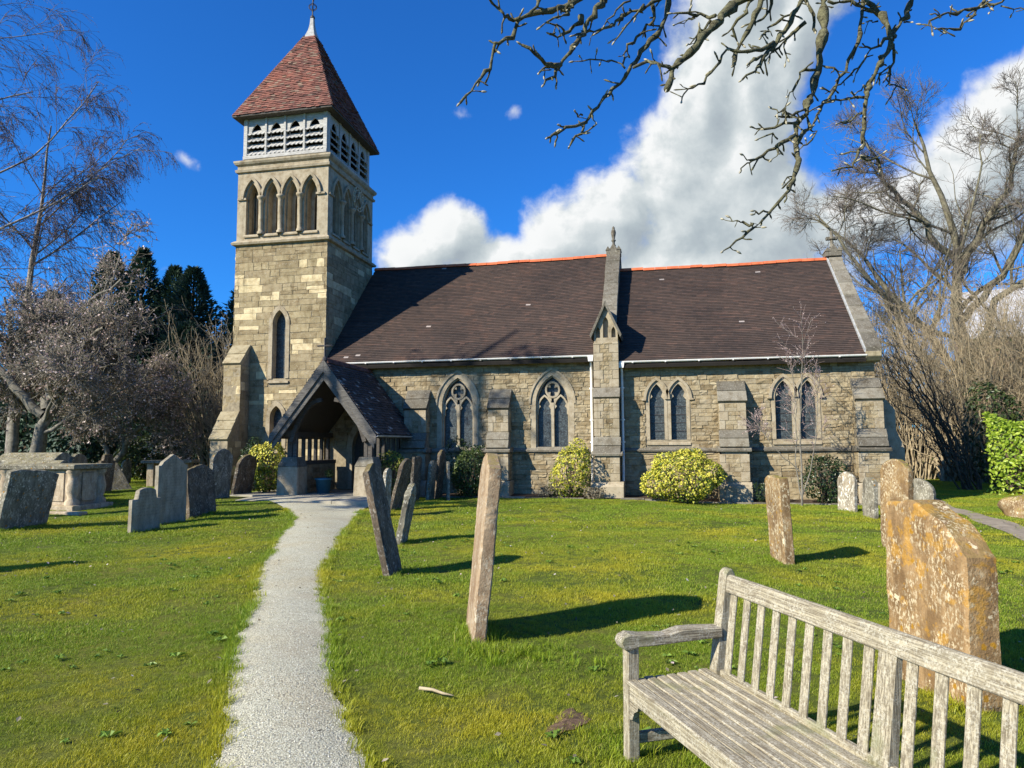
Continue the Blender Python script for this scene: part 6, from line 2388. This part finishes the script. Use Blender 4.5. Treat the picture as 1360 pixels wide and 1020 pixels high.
# ---------------------------------------------------------------- the tree overhead
BR=[([(-0.044,-18.279,4.643),(-0.237,-18.341,4.478),(-0.421,-18.351,4.379),(-0.501,-18.455,4.281),(-0.57,-18.61,4.172),(-0.677,-18.619,4.155),(-0.739,-18.706,4.08),(-0.783,-18.73,3.976),(-0.823,-18.856,3.864),(-0.869,-18.842,3.834),(-0.868,-18.887,3.713),(-0.922,-18.894,3.659),(-0.947,-18.995,3.535),(-0.997,-19.045,3.442)],0.022,0.006),
([(-0.719,-18.811,4.013),(-0.779,-18.702,4.092),(-0.795,-18.895,4.005),(-0.859,-18.819,4.11),(-0.872,-18.905,4.095)],0.01,0.006),
([(-0.676,-18.732,4.085),(-0.657,-18.674,4.164),(-0.626,-18.624,4.247),(-0.619,-18.537,4.35)],0.009,0.012),
([(-0.478,-18.567,4.212),(-0.489,-18.52,4.202),(-0.523,-18.67,4.088),(-0.578,-18.625,4.098)],0.01,0.005),
([(-0.153,-18.113,4.72),(-0.282,-18.143,4.504),(-0.321,-18.343,4.316),(-0.381,-18.365,4.225),(-0.406,-18.428,4.117),(-0.469,-18.583,3.921),(-0.539,-18.579,3.841),(-0.562,-18.696,3.712),(-0.596,-18.753,3.647)],0.03,0.006),
([(-0.529,-18.652,3.801),(-0.573,-18.803,3.733),(-0.624,-18.877,3.765),(-0.686,-18.936,3.786)],0.014,0.006),
([(-0.565,-18.667,3.796),(-0.595,-18.719,3.772),(-0.61,-18.829,3.676)],0.009,0.004),
([(-0.415,-18.324,4.287),(-0.451,-18.383,4.202),(-0.496,-18.429,4.133),(-0.551,-18.474,4.092),(-0.593,-18.529,4.076)],0.016,0.007),
([(-0.519,-18.331,4.194),(-0.549,-18.489,4.14),(-0.591,-18.54,4.136)],0.008,0.005),
([(0.232,-17.692,4.979),(0.121,-17.828,4.651),(0.084,-17.881,4.481),(0.027,-17.948,4.322),(-0.071,-18.01,4.196),(-0.132,-18.175,4.001),(-0.26,-18.164,3.869),(-0.332,-18.321,3.713),(-0.408,-18.387,3.575),(-0.433,-18.441,3.491),(-0.453,-18.532,3.433),(-0.475,-18.597,3.348)],0.022,0.005),
([(-0.394,-18.528,3.509),(-0.49,-18.618,3.443),(-0.53,-18.677,3.396),(-0.572,-18.801,3.317)],0.011,0.005),
([(-0.407,-18.493,3.567),(-0.422,-18.624,3.517),(-0.428,-18.695,3.498)],0.006,0.003),
([(-0.367,-18.452,3.592),(-0.336,-18.479,3.531)],0.006,0.003),
([(-0.15,-18.263,3.961),(-0.252,-18.234,4.021),(-0.37,-18.412,3.969),(-0.462,-18.44,3.939)],0.007,0.004),
([(-0.13,-18.245,3.968),(-0.029,-18.171,4.028),(0.052,-18.177,4),(0.103,-18.141,4.002)],0.007,0.01),
([(0.141,-17.944,4.63),(0.053,-17.987,4.546),(-0.075,-18.039,4.462),(-0.171,-18.058,4.43),(-0.256,-18.269,4.234),(-0.349,-18.272,4.223),(-0.467,-18.422,4.112)],0.016,0.006),
([(-0.054,-18.042,4.492),(-0.106,-18.162,4.334),(-0.156,-18.232,4.232),(-0.227,-18.278,4.128)],0.009,0.004),
([(-0,-17.927,4.569),(0.014,-17.905,4.499),(0.018,-17.962,4.417),(-0.036,-17.93,4.41),(-0.101,-18.015,4.299),(-0.154,-18.055,4.214),(-0.177,-18.052,4.162),(-0.186,-18.108,4.071)],0.012,0.005),
([(-0.13,-17.959,4.59),(-0.216,-18.006,4.503),(-0.28,-18.049,4.428),(-0.303,-18.035,4.393)],0.008,0.004),
([(-0.497,-18.397,4.403),(-0.478,-18.435,4.301),(-0.453,-18.444,4.271),(-0.482,-18.534,4.208)],0.008,0.005),
([(0.778,-18.149,4.51),(0.558,-18.313,4.275),(0.456,-18.277,4.25),(0.386,-18.391,4.117),(0.285,-18.455,3.98),(0.177,-18.507,3.844),(0.107,-18.593,3.698),(0.073,-18.659,3.591)],0.034,0.016),
([(0.105,-18.556,3.747),(0.091,-18.587,3.761),(0.027,-18.626,3.772),(-0.028,-18.569,3.823)],0.011,0.006),
([(0.363,-18.446,4.11),(0.287,-18.348,4.187),(0.195,-18.455,4.128),(0.12,-18.48,4.138)],0.01,0.005),
([(0.257,-18.363,4.177),(0.205,-18.425,4.12),(0.129,-18.566,4.014)],0.007,0.003),
([(0.338,-18.408,4.122),(0.298,-18.426,4.056),(0.258,-18.44,4.002),(0.2,-18.552,3.9)],0.01,0.004),
([(0.808,-17.866,4.688),(0.703,-17.909,4.494),(0.62,-18.03,4.295),(0.538,-18.095,4.126),(0.486,-18.181,3.977),(0.458,-18.33,3.857)],0.026,0.009),
([(0.636,-18.024,4.44),(0.569,-18.133,4.293),(0.493,-18.08,4.238),(0.526,-18.036,4.172)],0.01,0.005),
([(0.521,-18.226,4.01),(0.447,-18.2,4.045),(0.36,-18.266,3.893),(0.293,-18.364,3.767),(0.223,-18.423,3.709),(0.164,-18.478,3.653),(0.155,-18.562,3.563)],0.01,0.003),
([(1.014,-17.936,4.61),(0.897,-17.989,4.381),(0.816,-18.024,4.218),(0.725,-18.083,4.087),(0.645,-18.21,3.962),(0.635,-18.202,3.905),(0.578,-18.331,3.822),(0.506,-18.373,3.747)],0.026,0.006),
([(0.727,-18.128,4.082),(0.647,-18.206,4.006),(0.571,-18.275,3.971),(0.452,-18.334,3.958)],0.014,0.007),
([(0.635,-18.276,3.937),(0.579,-18.338,3.879),(0.546,-18.374,3.842)],0.01,0.005),
([(0.895,-17.893,4.42),(0.798,-17.973,4.306),(0.734,-17.929,4.297),(0.708,-18.022,4.212),(0.644,-18.182,4.094)],0.01,0.005),
([(0.965,-17.927,4.312),(0.89,-17.891,4.277),(0.807,-18.004,4.149),(0.715,-18.071,4.042),(0.695,-18.125,3.971)],0.011,0.004),
([(0.803,-18.026,4.132),(0.8,-18.06,4.059),(0.812,-18.09,3.992)],0.006,0.003),
([(0.784,-17.844,4.512),(0.717,-17.859,4.41),(0.663,-17.941,4.344)],0.014,0.008),
([(1.173,-17.651,4.805),(1.14,-17.625,4.638),(1.116,-17.701,4.43),(1.073,-17.767,4.224),(1.042,-17.788,4.059),(0.987,-17.876,3.863),(0.905,-18.061,3.653),(0.866,-17.947,3.625),(0.852,-18.021,3.466),(0.837,-18.128,3.377),(0.822,-18.199,3.298),(0.798,-18.235,3.196),(0.722,-18.365,3.057),(0.627,-18.374,2.945),(0.522,-18.472,2.836),(0.432,-18.552,2.744),(0.347,-18.651,2.671)],0.034,0.004),
([(0.987,-17.561,4.761),(1.054,-17.536,4.695),(1.083,-17.576,4.546),(1.069,-17.667,4.387)],0.016,0.01),
([(0.992,-17.928,3.989),(0.915,-18.013,3.952),(0.879,-17.991,3.915),(0.857,-17.991,3.842),(0.785,-18.166,3.719)],0.01,0.003),
([(1.077,-17.815,4.067),(1.102,-17.915,3.994),(1.167,-17.802,4.008)],0.006,0.004),
([(0.907,-18.055,3.677),(0.788,-18.179,3.599),(0.723,-18.233,3.601),(0.691,-18.207,3.632)],0.009,0.004),
([(0.849,-18.09,3.583),(0.755,-18.195,3.534),(0.644,-18.177,3.522),(0.56,-18.313,3.485)],0.01,0.004),
([(0.827,-18.062,3.629),(0.718,-18.2,3.587)],0.007,0.004),
([(0.826,-18.163,3.476),(0.784,-18.183,3.45),(0.708,-18.235,3.39),(0.685,-18.207,3.389),(0.624,-18.23,3.344),(0.553,-18.337,3.277),(0.507,-18.401,3.231),(0.471,-18.474,3.167)],0.012,0.004),
([(0.713,-18.273,3.408),(0.676,-18.278,3.44),(0.596,-18.322,3.408)],0.006,0.003),
([(0.549,-18.368,3.265),(0.492,-18.43,3.274)],0.005,0.003),
([(0.72,-18.218,3.391),(0.693,-18.318,3.306),(0.662,-18.334,3.276)],0.006,0.003),
([(0.803,-18.21,3.205),(0.762,-18.254,3.182),(0.714,-18.341,3.124)],0.006,0.003),
([(0.631,-18.321,2.962),(0.583,-18.435,2.933),(0.541,-18.453,2.94)],0.006,0.003),
([(0.515,-18.564,2.827),(0.478,-18.483,2.869),(0.432,-18.544,2.858),(0.399,-18.526,2.889)],0.007,0.003),
([(0.524,-18.46,2.849),(0.565,-18.475,2.837)],0.005,0.003),
([(0.921,-18.099,3.53),(0.956,-18.067,3.53),(0.89,-18.144,3.43),(0.847,-18.166,3.389)],0.006,0.003),
([(0.85,-18.06,3.46),(0.904,-17.994,3.568),(0.963,-17.946,3.605),(0.95,-17.882,3.711)],0.01,0.008),
([(1.509,-17.339,4.944),(1.469,-17.333,4.743),(1.403,-17.459,4.455),(1.329,-17.465,4.27),(1.229,-17.549,4.094),(1.162,-17.545,3.975),(1.047,-17.657,3.783),(1.003,-17.761,3.695)],0.018,0.008),
([(1.497,-17.364,4.342),(1.388,-17.438,4.23),(1.276,-17.528,4.1),(1.163,-17.594,4.003),(1.101,-17.683,3.982)],0.007,0.004),
([(1.459,-17.261,4.096),(1.336,-17.438,4.009),(1.253,-17.47,3.985),(1.109,-17.633,3.909),(0.989,-17.698,3.816)],0.008,0.005),
([(1.429,-17.356,4.93),(1.471,-17.383,4.746),(1.553,-17.368,4.638),(1.58,-17.473,4.466),(1.601,-17.45,4.394),(1.557,-17.462,4.29),(1.46,-17.617,4.115),(1.419,-17.595,4.023),(1.337,-17.725,3.858),(1.322,-17.716,3.738),(1.3,-17.759,3.606),(1.301,-17.749,3.545),(1.237,-17.902,3.412),(1.181,-17.923,3.334),(1.087,-17.957,3.319)],0.028,0.006),
([(1.576,-17.475,4.403),(1.536,-17.449,4.362),(1.462,-17.512,4.304),(1.393,-17.537,4.309)],0.012,0.006),
([(1.277,-17.789,3.449),(1.375,-17.751,3.45),(1.424,-17.647,3.454),(1.418,-17.675,3.401)],0.008,0.004),
([(1.967,-17.089,5.02),(1.832,-17.209,4.796),(1.739,-17.27,4.62),(1.657,-17.312,4.52),(1.597,-17.464,4.397)],0.02,0.016),
([(1.766,-17.187,4.656),(1.788,-17.273,4.596)],0.007,0.005),
([(1.622,-17.408,4.385),(1.626,-17.396,4.308),(1.611,-17.358,4.217),(1.597,-17.359,4.135),(1.617,-17.436,4.072),(1.678,-17.408,4.048)],0.01,0.004),
([(1.624,-17.442,4.068),(1.572,-17.485,4.001),(1.562,-17.437,3.965)],0.005,0.003),
([(1.592,-17.408,4.228),(1.502,-17.533,4.116),(1.49,-17.477,4.096)],0.006,0.005),
([(1.187,-17.544,4.65),(1.356,-17.423,4.715),(1.443,-17.434,4.643),(1.548,-17.383,4.618)],0.008,0.01),
([(1.395,-17.615,4.015),(1.347,-17.591,3.993),(1.29,-17.702,3.913)],0.006,0.003),
([(1.311,-17.743,3.756),(1.255,-17.707,3.735),(1.138,-17.843,3.66)],0.007,0.004),
([(1.348,-17.689,3.884),(1.287,-17.674,3.898),(1.191,-17.742,3.861),(1.119,-17.715,3.872)],0.008,0.004),
([(1.565,-17.321,4.601),(1.514,-17.303,4.614),(1.484,-17.359,4.589)],0.006,0.004),
([(2.197,-17.612,4.622),(2.118,-17.603,4.501),(1.99,-17.76,4.333),(1.853,-17.866,4.193),(1.731,-17.993,4.114),(1.652,-18.071,4.087)],0.014,0.005),
([(2.013,-17.748,4.375),(1.915,-17.805,4.325),(1.821,-17.835,4.3),(1.684,-18.006,4.199),(1.619,-18.026,4.145),(1.59,-18.021,4.152)],0.01,0.004),
([(2.231,-17.65,4.494),(2.181,-17.664,4.444),(2.132,-17.642,4.436),(2.047,-17.725,4.39)],0.008,0.005),
([(2.19,-17.641,4.428),(2.269,-17.643,4.401),(2.397,-17.545,4.44)],0.006,0.003),
([(2.165,-17.624,4.443),(2.095,-17.704,4.358)],0.005,0.003)]
ot = empty('overhanging_tree', (3.4, -20.6, 0), 0, 'bare lichened tree whose knobbly budding branches hang from the top of the view', 'tree')
OT = Matrix.Translation((3.4, -20.6, 0)).inverted()
mb = MB()
mb.tube([(3.4, -20.6, -.2), (3.35, -20.55, 1.4), (3.2, -20.4, 2.8), (2.9, -20.1, 3.9)], [.24, .20, .18, .15], 10)
LIMBS = [
    [(3.0, -20.2, 3.6), (2.3, -19.5, 5.0), (1.5, -18.9, 5.7), (.7, -18.4, 5.9), (-.1, -18.2, 5.9)],
    [(2.9, -20.1, 3.8), (2.6, -19.2, 5.4), (2.2, -18.0, 6.0), (1.6, -17.2, 6.2), (.9, -16.9, 6.2)],
    [(2.9, -20.1, 3.9), (3.4, -19.0, 5.3), (3.6, -17.8, 5.9), (3.1, -16.9, 6.1)]]
for Lm in LIMBS:
    mb.tube(Lm, [.10, .085, .07, .055, .04][:len(Lm)], 8)
o = mb.build('trunk', BK['lichen'], ot, smooth=True)
o.matrix_parent_inverse = OT
LP = np.concatenate([poly_resample(l_, 24) for l_ in LIMBS])
mb = MB()
bv, bf, bt_ = [], [], []
rs = np.random.default_rng(3)
SP_ = []
for P, r0_, r1_ in BR:
    P = [Vector(p) for p in P]
    # refine the line with knobbly kinks
    Q = []
    for a, b_ in zip(P[:-1], P[1:]):
        n = max(2, int((b_ - a).length / .05))
        for i in range(n):
            q = a.lerp(b_, i / n)
            q = q + Vector(rs.normal(0, .006 + .15 * r1_, 3))
            Q.append(q)
    Q.append(P[-1])
    m_ = len(Q)
    if r0_ > .0135 and (P[0].z > 4.3):
        d = np.linalg.norm(LP - np.array(P[0])[None], axis=1)
        j = LP[d.argmin()]
        J = Vector(j)
        c = J.lerp(P[0], .5) + Vector((0, 0, .12))
        Q = [J, J.lerp(c, .6), c, c.lerp(P[0], .6)] + Q
        m_ = len(Q)
    rad = [max(.0022, (r0_ + (r1_ - r0_) * (i / (m_ - 1))) * (1 + .22 * rs.normal()) * 1.0) for i in range(m_)]
    mb.tube(Q, rad, 7)
    # spurs and buds
    for i in range(2, m_ - 1):
        if Q[i].z > 5.2:
            continue
        if rs.random() < .72:
            d = Vector(rs.normal(size=3))
            d.z -= .15
            d.normalize()
            t_ = (Q[i + 1] - Q[i - 1]).normalized()
            d = (d + t_ * .35).normalized()
            ln = rs.uniform(.018, .06) + (.05 if rs.random() < .15 else 0)
            rr_ = min(rad[i] * .8, .0065)
            e = Q[i] + d * ln
            mb.tube([Q[i], Q[i] + d * ln * .5 + Vector(rs.normal(0, .004, 3)), e, e + d * .012], [rr_, rr_ * .7, rr_ * 1.0, rr_ * .3], 5)
            if rs.random() < .3:
                SP_.append((e, d))
    d = (Q[-1] - Q[-3]).normalized()
    SP_.append((Q[-1], d))
o = mb.build('branch', BK['lichen'], ot, smooth=True, fix=False)
o.matrix_parent_inverse = OT
mb = MB()
for e, d in SP_:
    mb.tube([e, e + d * .010, e + d * .022, e + d * .034], [.003, .0065, .006, .001], 5)
o = mb.build('bud', plain('grey_buds', (.36, .33, .24), .8, .2, .3, 30, 0), ot, smooth=True, fix=False)
o.matrix_parent_inverse = OT

# ---------------------------------------------------------------- grass and gravel
grass_m = leaf_mat('grass_blade', [(0, (.095, .165, .010)), (.35, (.165, .265, .015)), (.7, (.25, .345, .022)), (.93, (.34, .40, .04)), (1, (.48, .44, .14))], .35, .5,
                   patch=(.45, .40, .72, (.50, .43, .030), .8))


def tuft(name, n, rad, h0, h1, wd, seed, bend=.5):
    rs = np.random.default_rng(seed)
    V, F, T = [], [], []
    for k in range(n):
        a = rs.uniform(0, 2 * PI)
        q = rad * math.sqrt(rs.random())
        b_ = np.array([q * math.cos(a), q * math.sin(a), -.012])
        h = rs.uniform(h0, h1)
        dr_ = rs.uniform(0, 2 * PI)
        lean = np.array([math.cos(dr_), math.sin(dr_), 0]) * h * abs(rs.normal(.35, bend * .6))
        sd = np.array([-math.sin(dr_ + .6), math.cos(dr_ + .6), 0]) * wd * rs.uniform(.6, 1.3) / 2
        m_ = b_ + lean * .35 + np.array([0, 0, h * .62])
        t_ = b_ + lean + np.array([0, 0, h * .98])
        o_ = len(V)
        V += [b_ - sd, b_ + sd, m_ + sd * .8, m_ - sd * .8, t_ + sd * .12, t_ - sd * .12]
        F += [(o_, o_ + 1, o_ + 2, o_ + 3), (o_ + 3, o_ + 2, o_ + 4, o_ + 5)]
        T += [rs.random()] * 6
    return link_none(name, mesh_np(name, V, F, [grass_m], T))


def link_none(name, me):
    return bpy.data.objects.new(name, me)


def scatter(name, pts, rot, scl, idx, protos, parent=None):
    me = bpy.data.meshes.new(name)
    me.from_pydata([tuple(p) for p in pts], [], [])
    a = me.attributes.new('rot', 'FLOAT_VECTOR', 'POINT')
    a.data.foreach_set('vector', np.asarray(rot, np.float32).ravel())
    a = me.attributes.new('scl', 'FLOAT', 'POINT')
    a.data.foreach_set('value', np.asarray(scl, np.float32))
    a = me.attributes.new('idx', 'INT', 'POINT')
    a.data.foreach_set('value', np.asarray(idx, np.int32))
    o = link(name, me)
    pc = bpy.data.collections.new(name + '_pieces')
    for p in protos:
        pc.objects.link(p)
    g = bpy.data.node_groups.new(name, 'GeometryNodeTree')
    g.interface.new_socket('Geometry', in_out='INPUT', socket_type='NodeSocketGeometry')
    g.interface.new_socket('Geometry', in_out='OUTPUT', socket_type='NodeSocketGeometry')
    gi, go = g.nodes.new('NodeGroupInput'), g.nodes.new('NodeGroupOutput')
    ci = g.nodes.new('GeometryNodeCollectionInfo')
    ci.inputs['Collection'].default_value = pc
    ci.inputs['Separate Children'].default_value = True
    ci.inputs['Reset Children'].default_value = True
    ip = g.nodes.new('GeometryNodeInstanceOnPoints')
    ip.inputs['Pick Instance'].default_value = True

    def attr(nm, ty):
        n = g.nodes.new('GeometryNodeInputNamedAttribute')
        n.data_type = ty
        n.inputs['Name'].default_value = nm
        return n.outputs['Attribute']
    L = g.links.new
    L(gi.outputs[0], ip.inputs['Points'])
    L(ci.outputs[0], ip.inputs['Instance'])
    L(attr('idx', 'INT'), ip.inputs['Instance Index'])
    L(attr('rot', 'FLOAT_VECTOR'), ip.inputs['Rotation'])
    L(attr('scl', 'FLOAT'), ip.inputs['Scale'])
    L(ip.outputs[0], go.inputs[0])
    md = o.modifiers.new('scatter', 'NODES')
    md.node_group = g
    return o


def on_lawn(x, y, m=0.0):
    l, r = path_edges(y)
    k = ~((x > l - m) & (x < r + m) & (y < -4.3))
    k &= ~((x > -12.75) & (x < -7.55) & (y > -4.8))
    k &= ~((x > -7.6) & (x < 5.6) & (y > -1.12))
    k &= ~((x > -16) & (x < 7.1) & (y > -.3) & (y < 8.2))
    k &= ~((x > -15) & (x < -13.9) & (y > -1.5) & (y < 0))
    a = np.interp(y, P2[:, 0], P2[:, 1])
    b_ = np.interp(y, P2[:, 0], P2[:, 2])
    k &= ~((x > a) & (x < b_))
    # worn patch of bare earth by the bench
    k &= ~((((x + .58) / .19) ** 2 + ((y + 18.20) / .36) ** 2 < 1) & (rng.random(len(x)) < .5))
    return k


def lawn(name, d0, d1, dens, s0, s1, protos, seed, thin=None):
    rs = np.random.default_rng(seed)
    A = (d1 ** 2 - d0 ** 2) * .5 * 1.62
    n = int(A * dens)
    d = np.sqrt(rs.uniform(d0 ** 2, d1 ** 2, n))
    th = rs.uniform(R(-50.5), R(42), n) - .0
    x, y = d * np.sin(th), -22.495 + d * np.cos(th)
    k = on_lawn(x, y)
    x, y = x[k], y[k]
    n = len(x)
    cl = np.sin(x * 2.3 + np.sin(y * 1.7) * 1.4) * np.sin(y * 2.1 + np.sin(x * 1.3)) * .5 + .5
    scl = rs.uniform(s0, s1, n) * (.72 + .5 * cl)
    rot = np.stack([rs.normal(0, .06, n), rs.normal(0, .06, n), rs.uniform(0, 2 * PI, n)], 1)
    o = scatter(name, np.stack([x, y, gz(x, y)], 1), rot, scl, rs.integers(0, len(protos), n), protos)
    o['kind'] = 'stuff'
    return o


lawn('lawn_grass', 2.6, 7.5, 330, .40, .70, [tuft('grass_tuft', 60, .11, .022, .055, .0042, 200 + i) for i in range(6)], 1)
lawn('lawn_grass', 7.5, 14, 140, .42, .72, [tuft('grass_tuft', 60, .17, .026, .058, .0065, 210 + i) for i in range(5)], 2)
lawn('lawn_grass', 14, 40, 44, .42, .72, [tuft('grass_tuft', 70, .30, .03, .062, .012, 220 + i) for i in range(5)], 3)

# longer unmown tufts round the foot of stones, bench legs and along the path
pts = []
rs = np.random.default_rng(17)
for (lb, m_, w_, t_, h, st_, x, y, dr_, ti, le) in GRV:
    dd = math.hypot(x, y + 22.5)
    if dd > 20:
        continue
    n = int((60 if dd < 8 else 34) * w_)
    u = rs.uniform(-.58, .58, n) * w_
    s_ = rs.choice([-1, 1], n) * (t_ / 2 + rs.uniform(.0, .10, n))
    a = R(dr_)
    pts.append(np.stack([x + u * math.sin(a) + s_ * math.cos(a), y + u * math.cos(a) - s_ * math.sin(a)], 1))
n = 130
pts.append(np.stack([rs.normal(-1.25, .28, n), rs.normal(-16.95, .16, n)], 1))
pts.append(np.stack([rs.normal(.2, .5, 160), rs.normal(-19.0, .45, 160)], 1))
n = 1300
yv = rs.uniform(-21, -6, n)
l, r = path_edges(yv)
sd = rs.random(n) < .5
pts.append(np.stack([np.where(sd, l - rs.normal(.01, .035, n), r + rs.normal(.01, .035, n)), yv], 1))
pts = np.concatenate(pts)
k = on_lawn(pts[:, 0], pts[:, 1], -.10)
pts = pts[k]
n = len(pts)
o = scatter('long_grass', np.stack([pts[:, 0], pts[:, 1], gz(pts[:, 0], pts[:, 1])], 1), np.stack([rs.normal(0, .1, n), rs.normal(0, .1, n), rs.uniform(0, 6.28, n)], 1),
            rs.uniform(.6, 1.25, n), rs.integers(0, 4, n), [tuft('long_tuft', 26, .055, .035, .09, .0045, 230 + i, .7) for i in range(4)])
o['kind'] = 'stuff'

# loose gravel on the path
def pebble(seed):
    bm = bmesh.new()
    bmesh.ops.create_icosphere(bm, subdivisions=1, radius=.011)
    for v in bm.verts:
        v.co *= 1 + mnoise.noise(v.co * 120 + Vector((seed, 0, 0))) * .5
        v.co.z *= .6
    me = bpy.data.meshes.new('pebble')
    bm.to_mesh(me)
    bm.free()
    me.materials.append(PEB[seed % len(PEB)])
    return link_none('pebble', me)


PEB = [plain('pebble_pale', (.70, .69, .59), .85, .2, .3, 40, 0), plain('pebble_grey', (.47, .465, .385), .85, .2, .4, 40, 0), plain('pebble_tan', (.55, .51, .40), .85, .2, .4, 40, 0)]
n = 15000
yv = -22 + 13 * rs.random(n) ** 1.5
l, r = path_edges(yv)
xv = l - .03 + (r - l + .06) * rs.random(n)
f = (xv - l) / (r - l)
o = scatter('loose_gravel', np.stack([xv, yv, gz(xv, yv) + .014 + .03 * np.clip(1 - (2 * f - 1) ** 2, 0, 1)], 1), rs.uniform(0, 6.28, (n, 3)) * np.array([.1, .1, 1]),
            rs.uniform(.16, .42, n), rs.integers(0, 6, n), [pebble(i) for i in range(6)])
o['kind'] = 'stuff'

# small things lying in the grass
stick = MB()
stick.tube([(0, 0, .02), (.10, .012, .022), (.2, -.02, .025), (.28, -.012, .02)], [.012, .011, .009, .004], 6)
o = stick.build('fallen_stick', BK['straw'], None, smooth=True, loc=(-1.62, -17.85, g1(-1.6, -17.9) + .02), rot=(0, 0, -.3))
tag(o, 'short pale stick lying in the grass between path and bench', 'stick')
rs = np.random.default_rng(9)
n = 240
d = np.sqrt(rs.uniform(9, 400, n))
th = rs.uniform(R(-48), R(30), n)
x, y = d * np.sin(th), -22.495 + d * np.cos(th)
k = on_lawn(x, y)
x, y = x[k], y[k]
C = np.stack([x, y, gz(x, y) + .045], 1)
V, F = leaf_quads(C, np.array([0, 0, 1.0]) + rs.normal(0, .35, C.shape), .035, .75, 0, rs)
o = link('fallen_petals', mesh_np('fallen_petals', V, F, [LF['bud']], np.repeat(.4 + .6 * rs.random(len(C)), 4)))
o['kind'] = 'stuff'

# brown leaves blown onto the lawn and the path edge
n = 900
d = np.sqrt(rs.uniform(8, 330, n))
th = rs.uniform(R(-48), R(30), n)
x, y = d * np.sin(th), -22.495 + d * np.cos(th)
k = ~((x > -12.7) & (y > -1.1))
x, y = x[k], y[k]
C = np.stack([x, y, gz(x, y) + .04], 1)
V, F = leaf_quads(C, np.array([0, 0, 1.0]) + rs.normal(0, .4, C.shape), .04, .6, 0, rs)
o = link('fallen_leaves', mesh_np('fallen_leaves', V, F, [LF['drybrush']], np.repeat(rs.random(len(C)), 4)))
o['kind'] = 'stuff'

# broad-leaved weeds flat in the turf
def weed(seed):
    rs = np.random.default_rng(seed)
    V, F, T = [], [], []
    for k in range(9):
        a = rs.uniform(0, 2 * PI)
        ln, wd = rs.uniform(.03, .065), rs.uniform(.010, .018)
        d = np.array([math.cos(a), math.sin(a), 0])
        s = np.array([-d[1], d[0], 0]) * wd
        z = np.array([0, 0, 1.0])
        o_ = len(V)
        V += [d * .004 + z * .012, d * ln * .5 + s + z * rs.uniform(.022, .04), d * ln + z * rs.uniform(.014, .03), d * ln * .5 - s + z * rs.uniform(.022, .04)]
        F += [(o_, o_ + 1, o_ + 2, o_ + 3)]
        T += [rs.random()] * 4
    return link_none('weed', mesh_np('weed', V, F, [LF['weed']], T))


n = 420
d = np.sqrt(rs.uniform(8, 150, n))
th = rs.uniform(R(-50), R(38), n)
x, y = d * np.sin(th) , -22.495 + d * np.cos(th)
g_ = np.sin(x * 1.9 + 2 * np.sin(y * .9)) * np.sin(y * 1.6 + 1.3 * np.sin(x * 1.2))
k = on_lawn(x, y) & (g_ > .05)
x, y = x[k], y[k]
o = scatter('lawn_weeds', np.stack([x, y, gz(x, y)], 1), np.stack([x * 0, y * 0, rs.uniform(0, 6.28, len(x))], 1), rs.uniform(.7, 1.3, len(x)), rs.integers(0, 4, len(x)), [weed(300 + i) for i in range(4)])
o['kind'] = 'stuff'
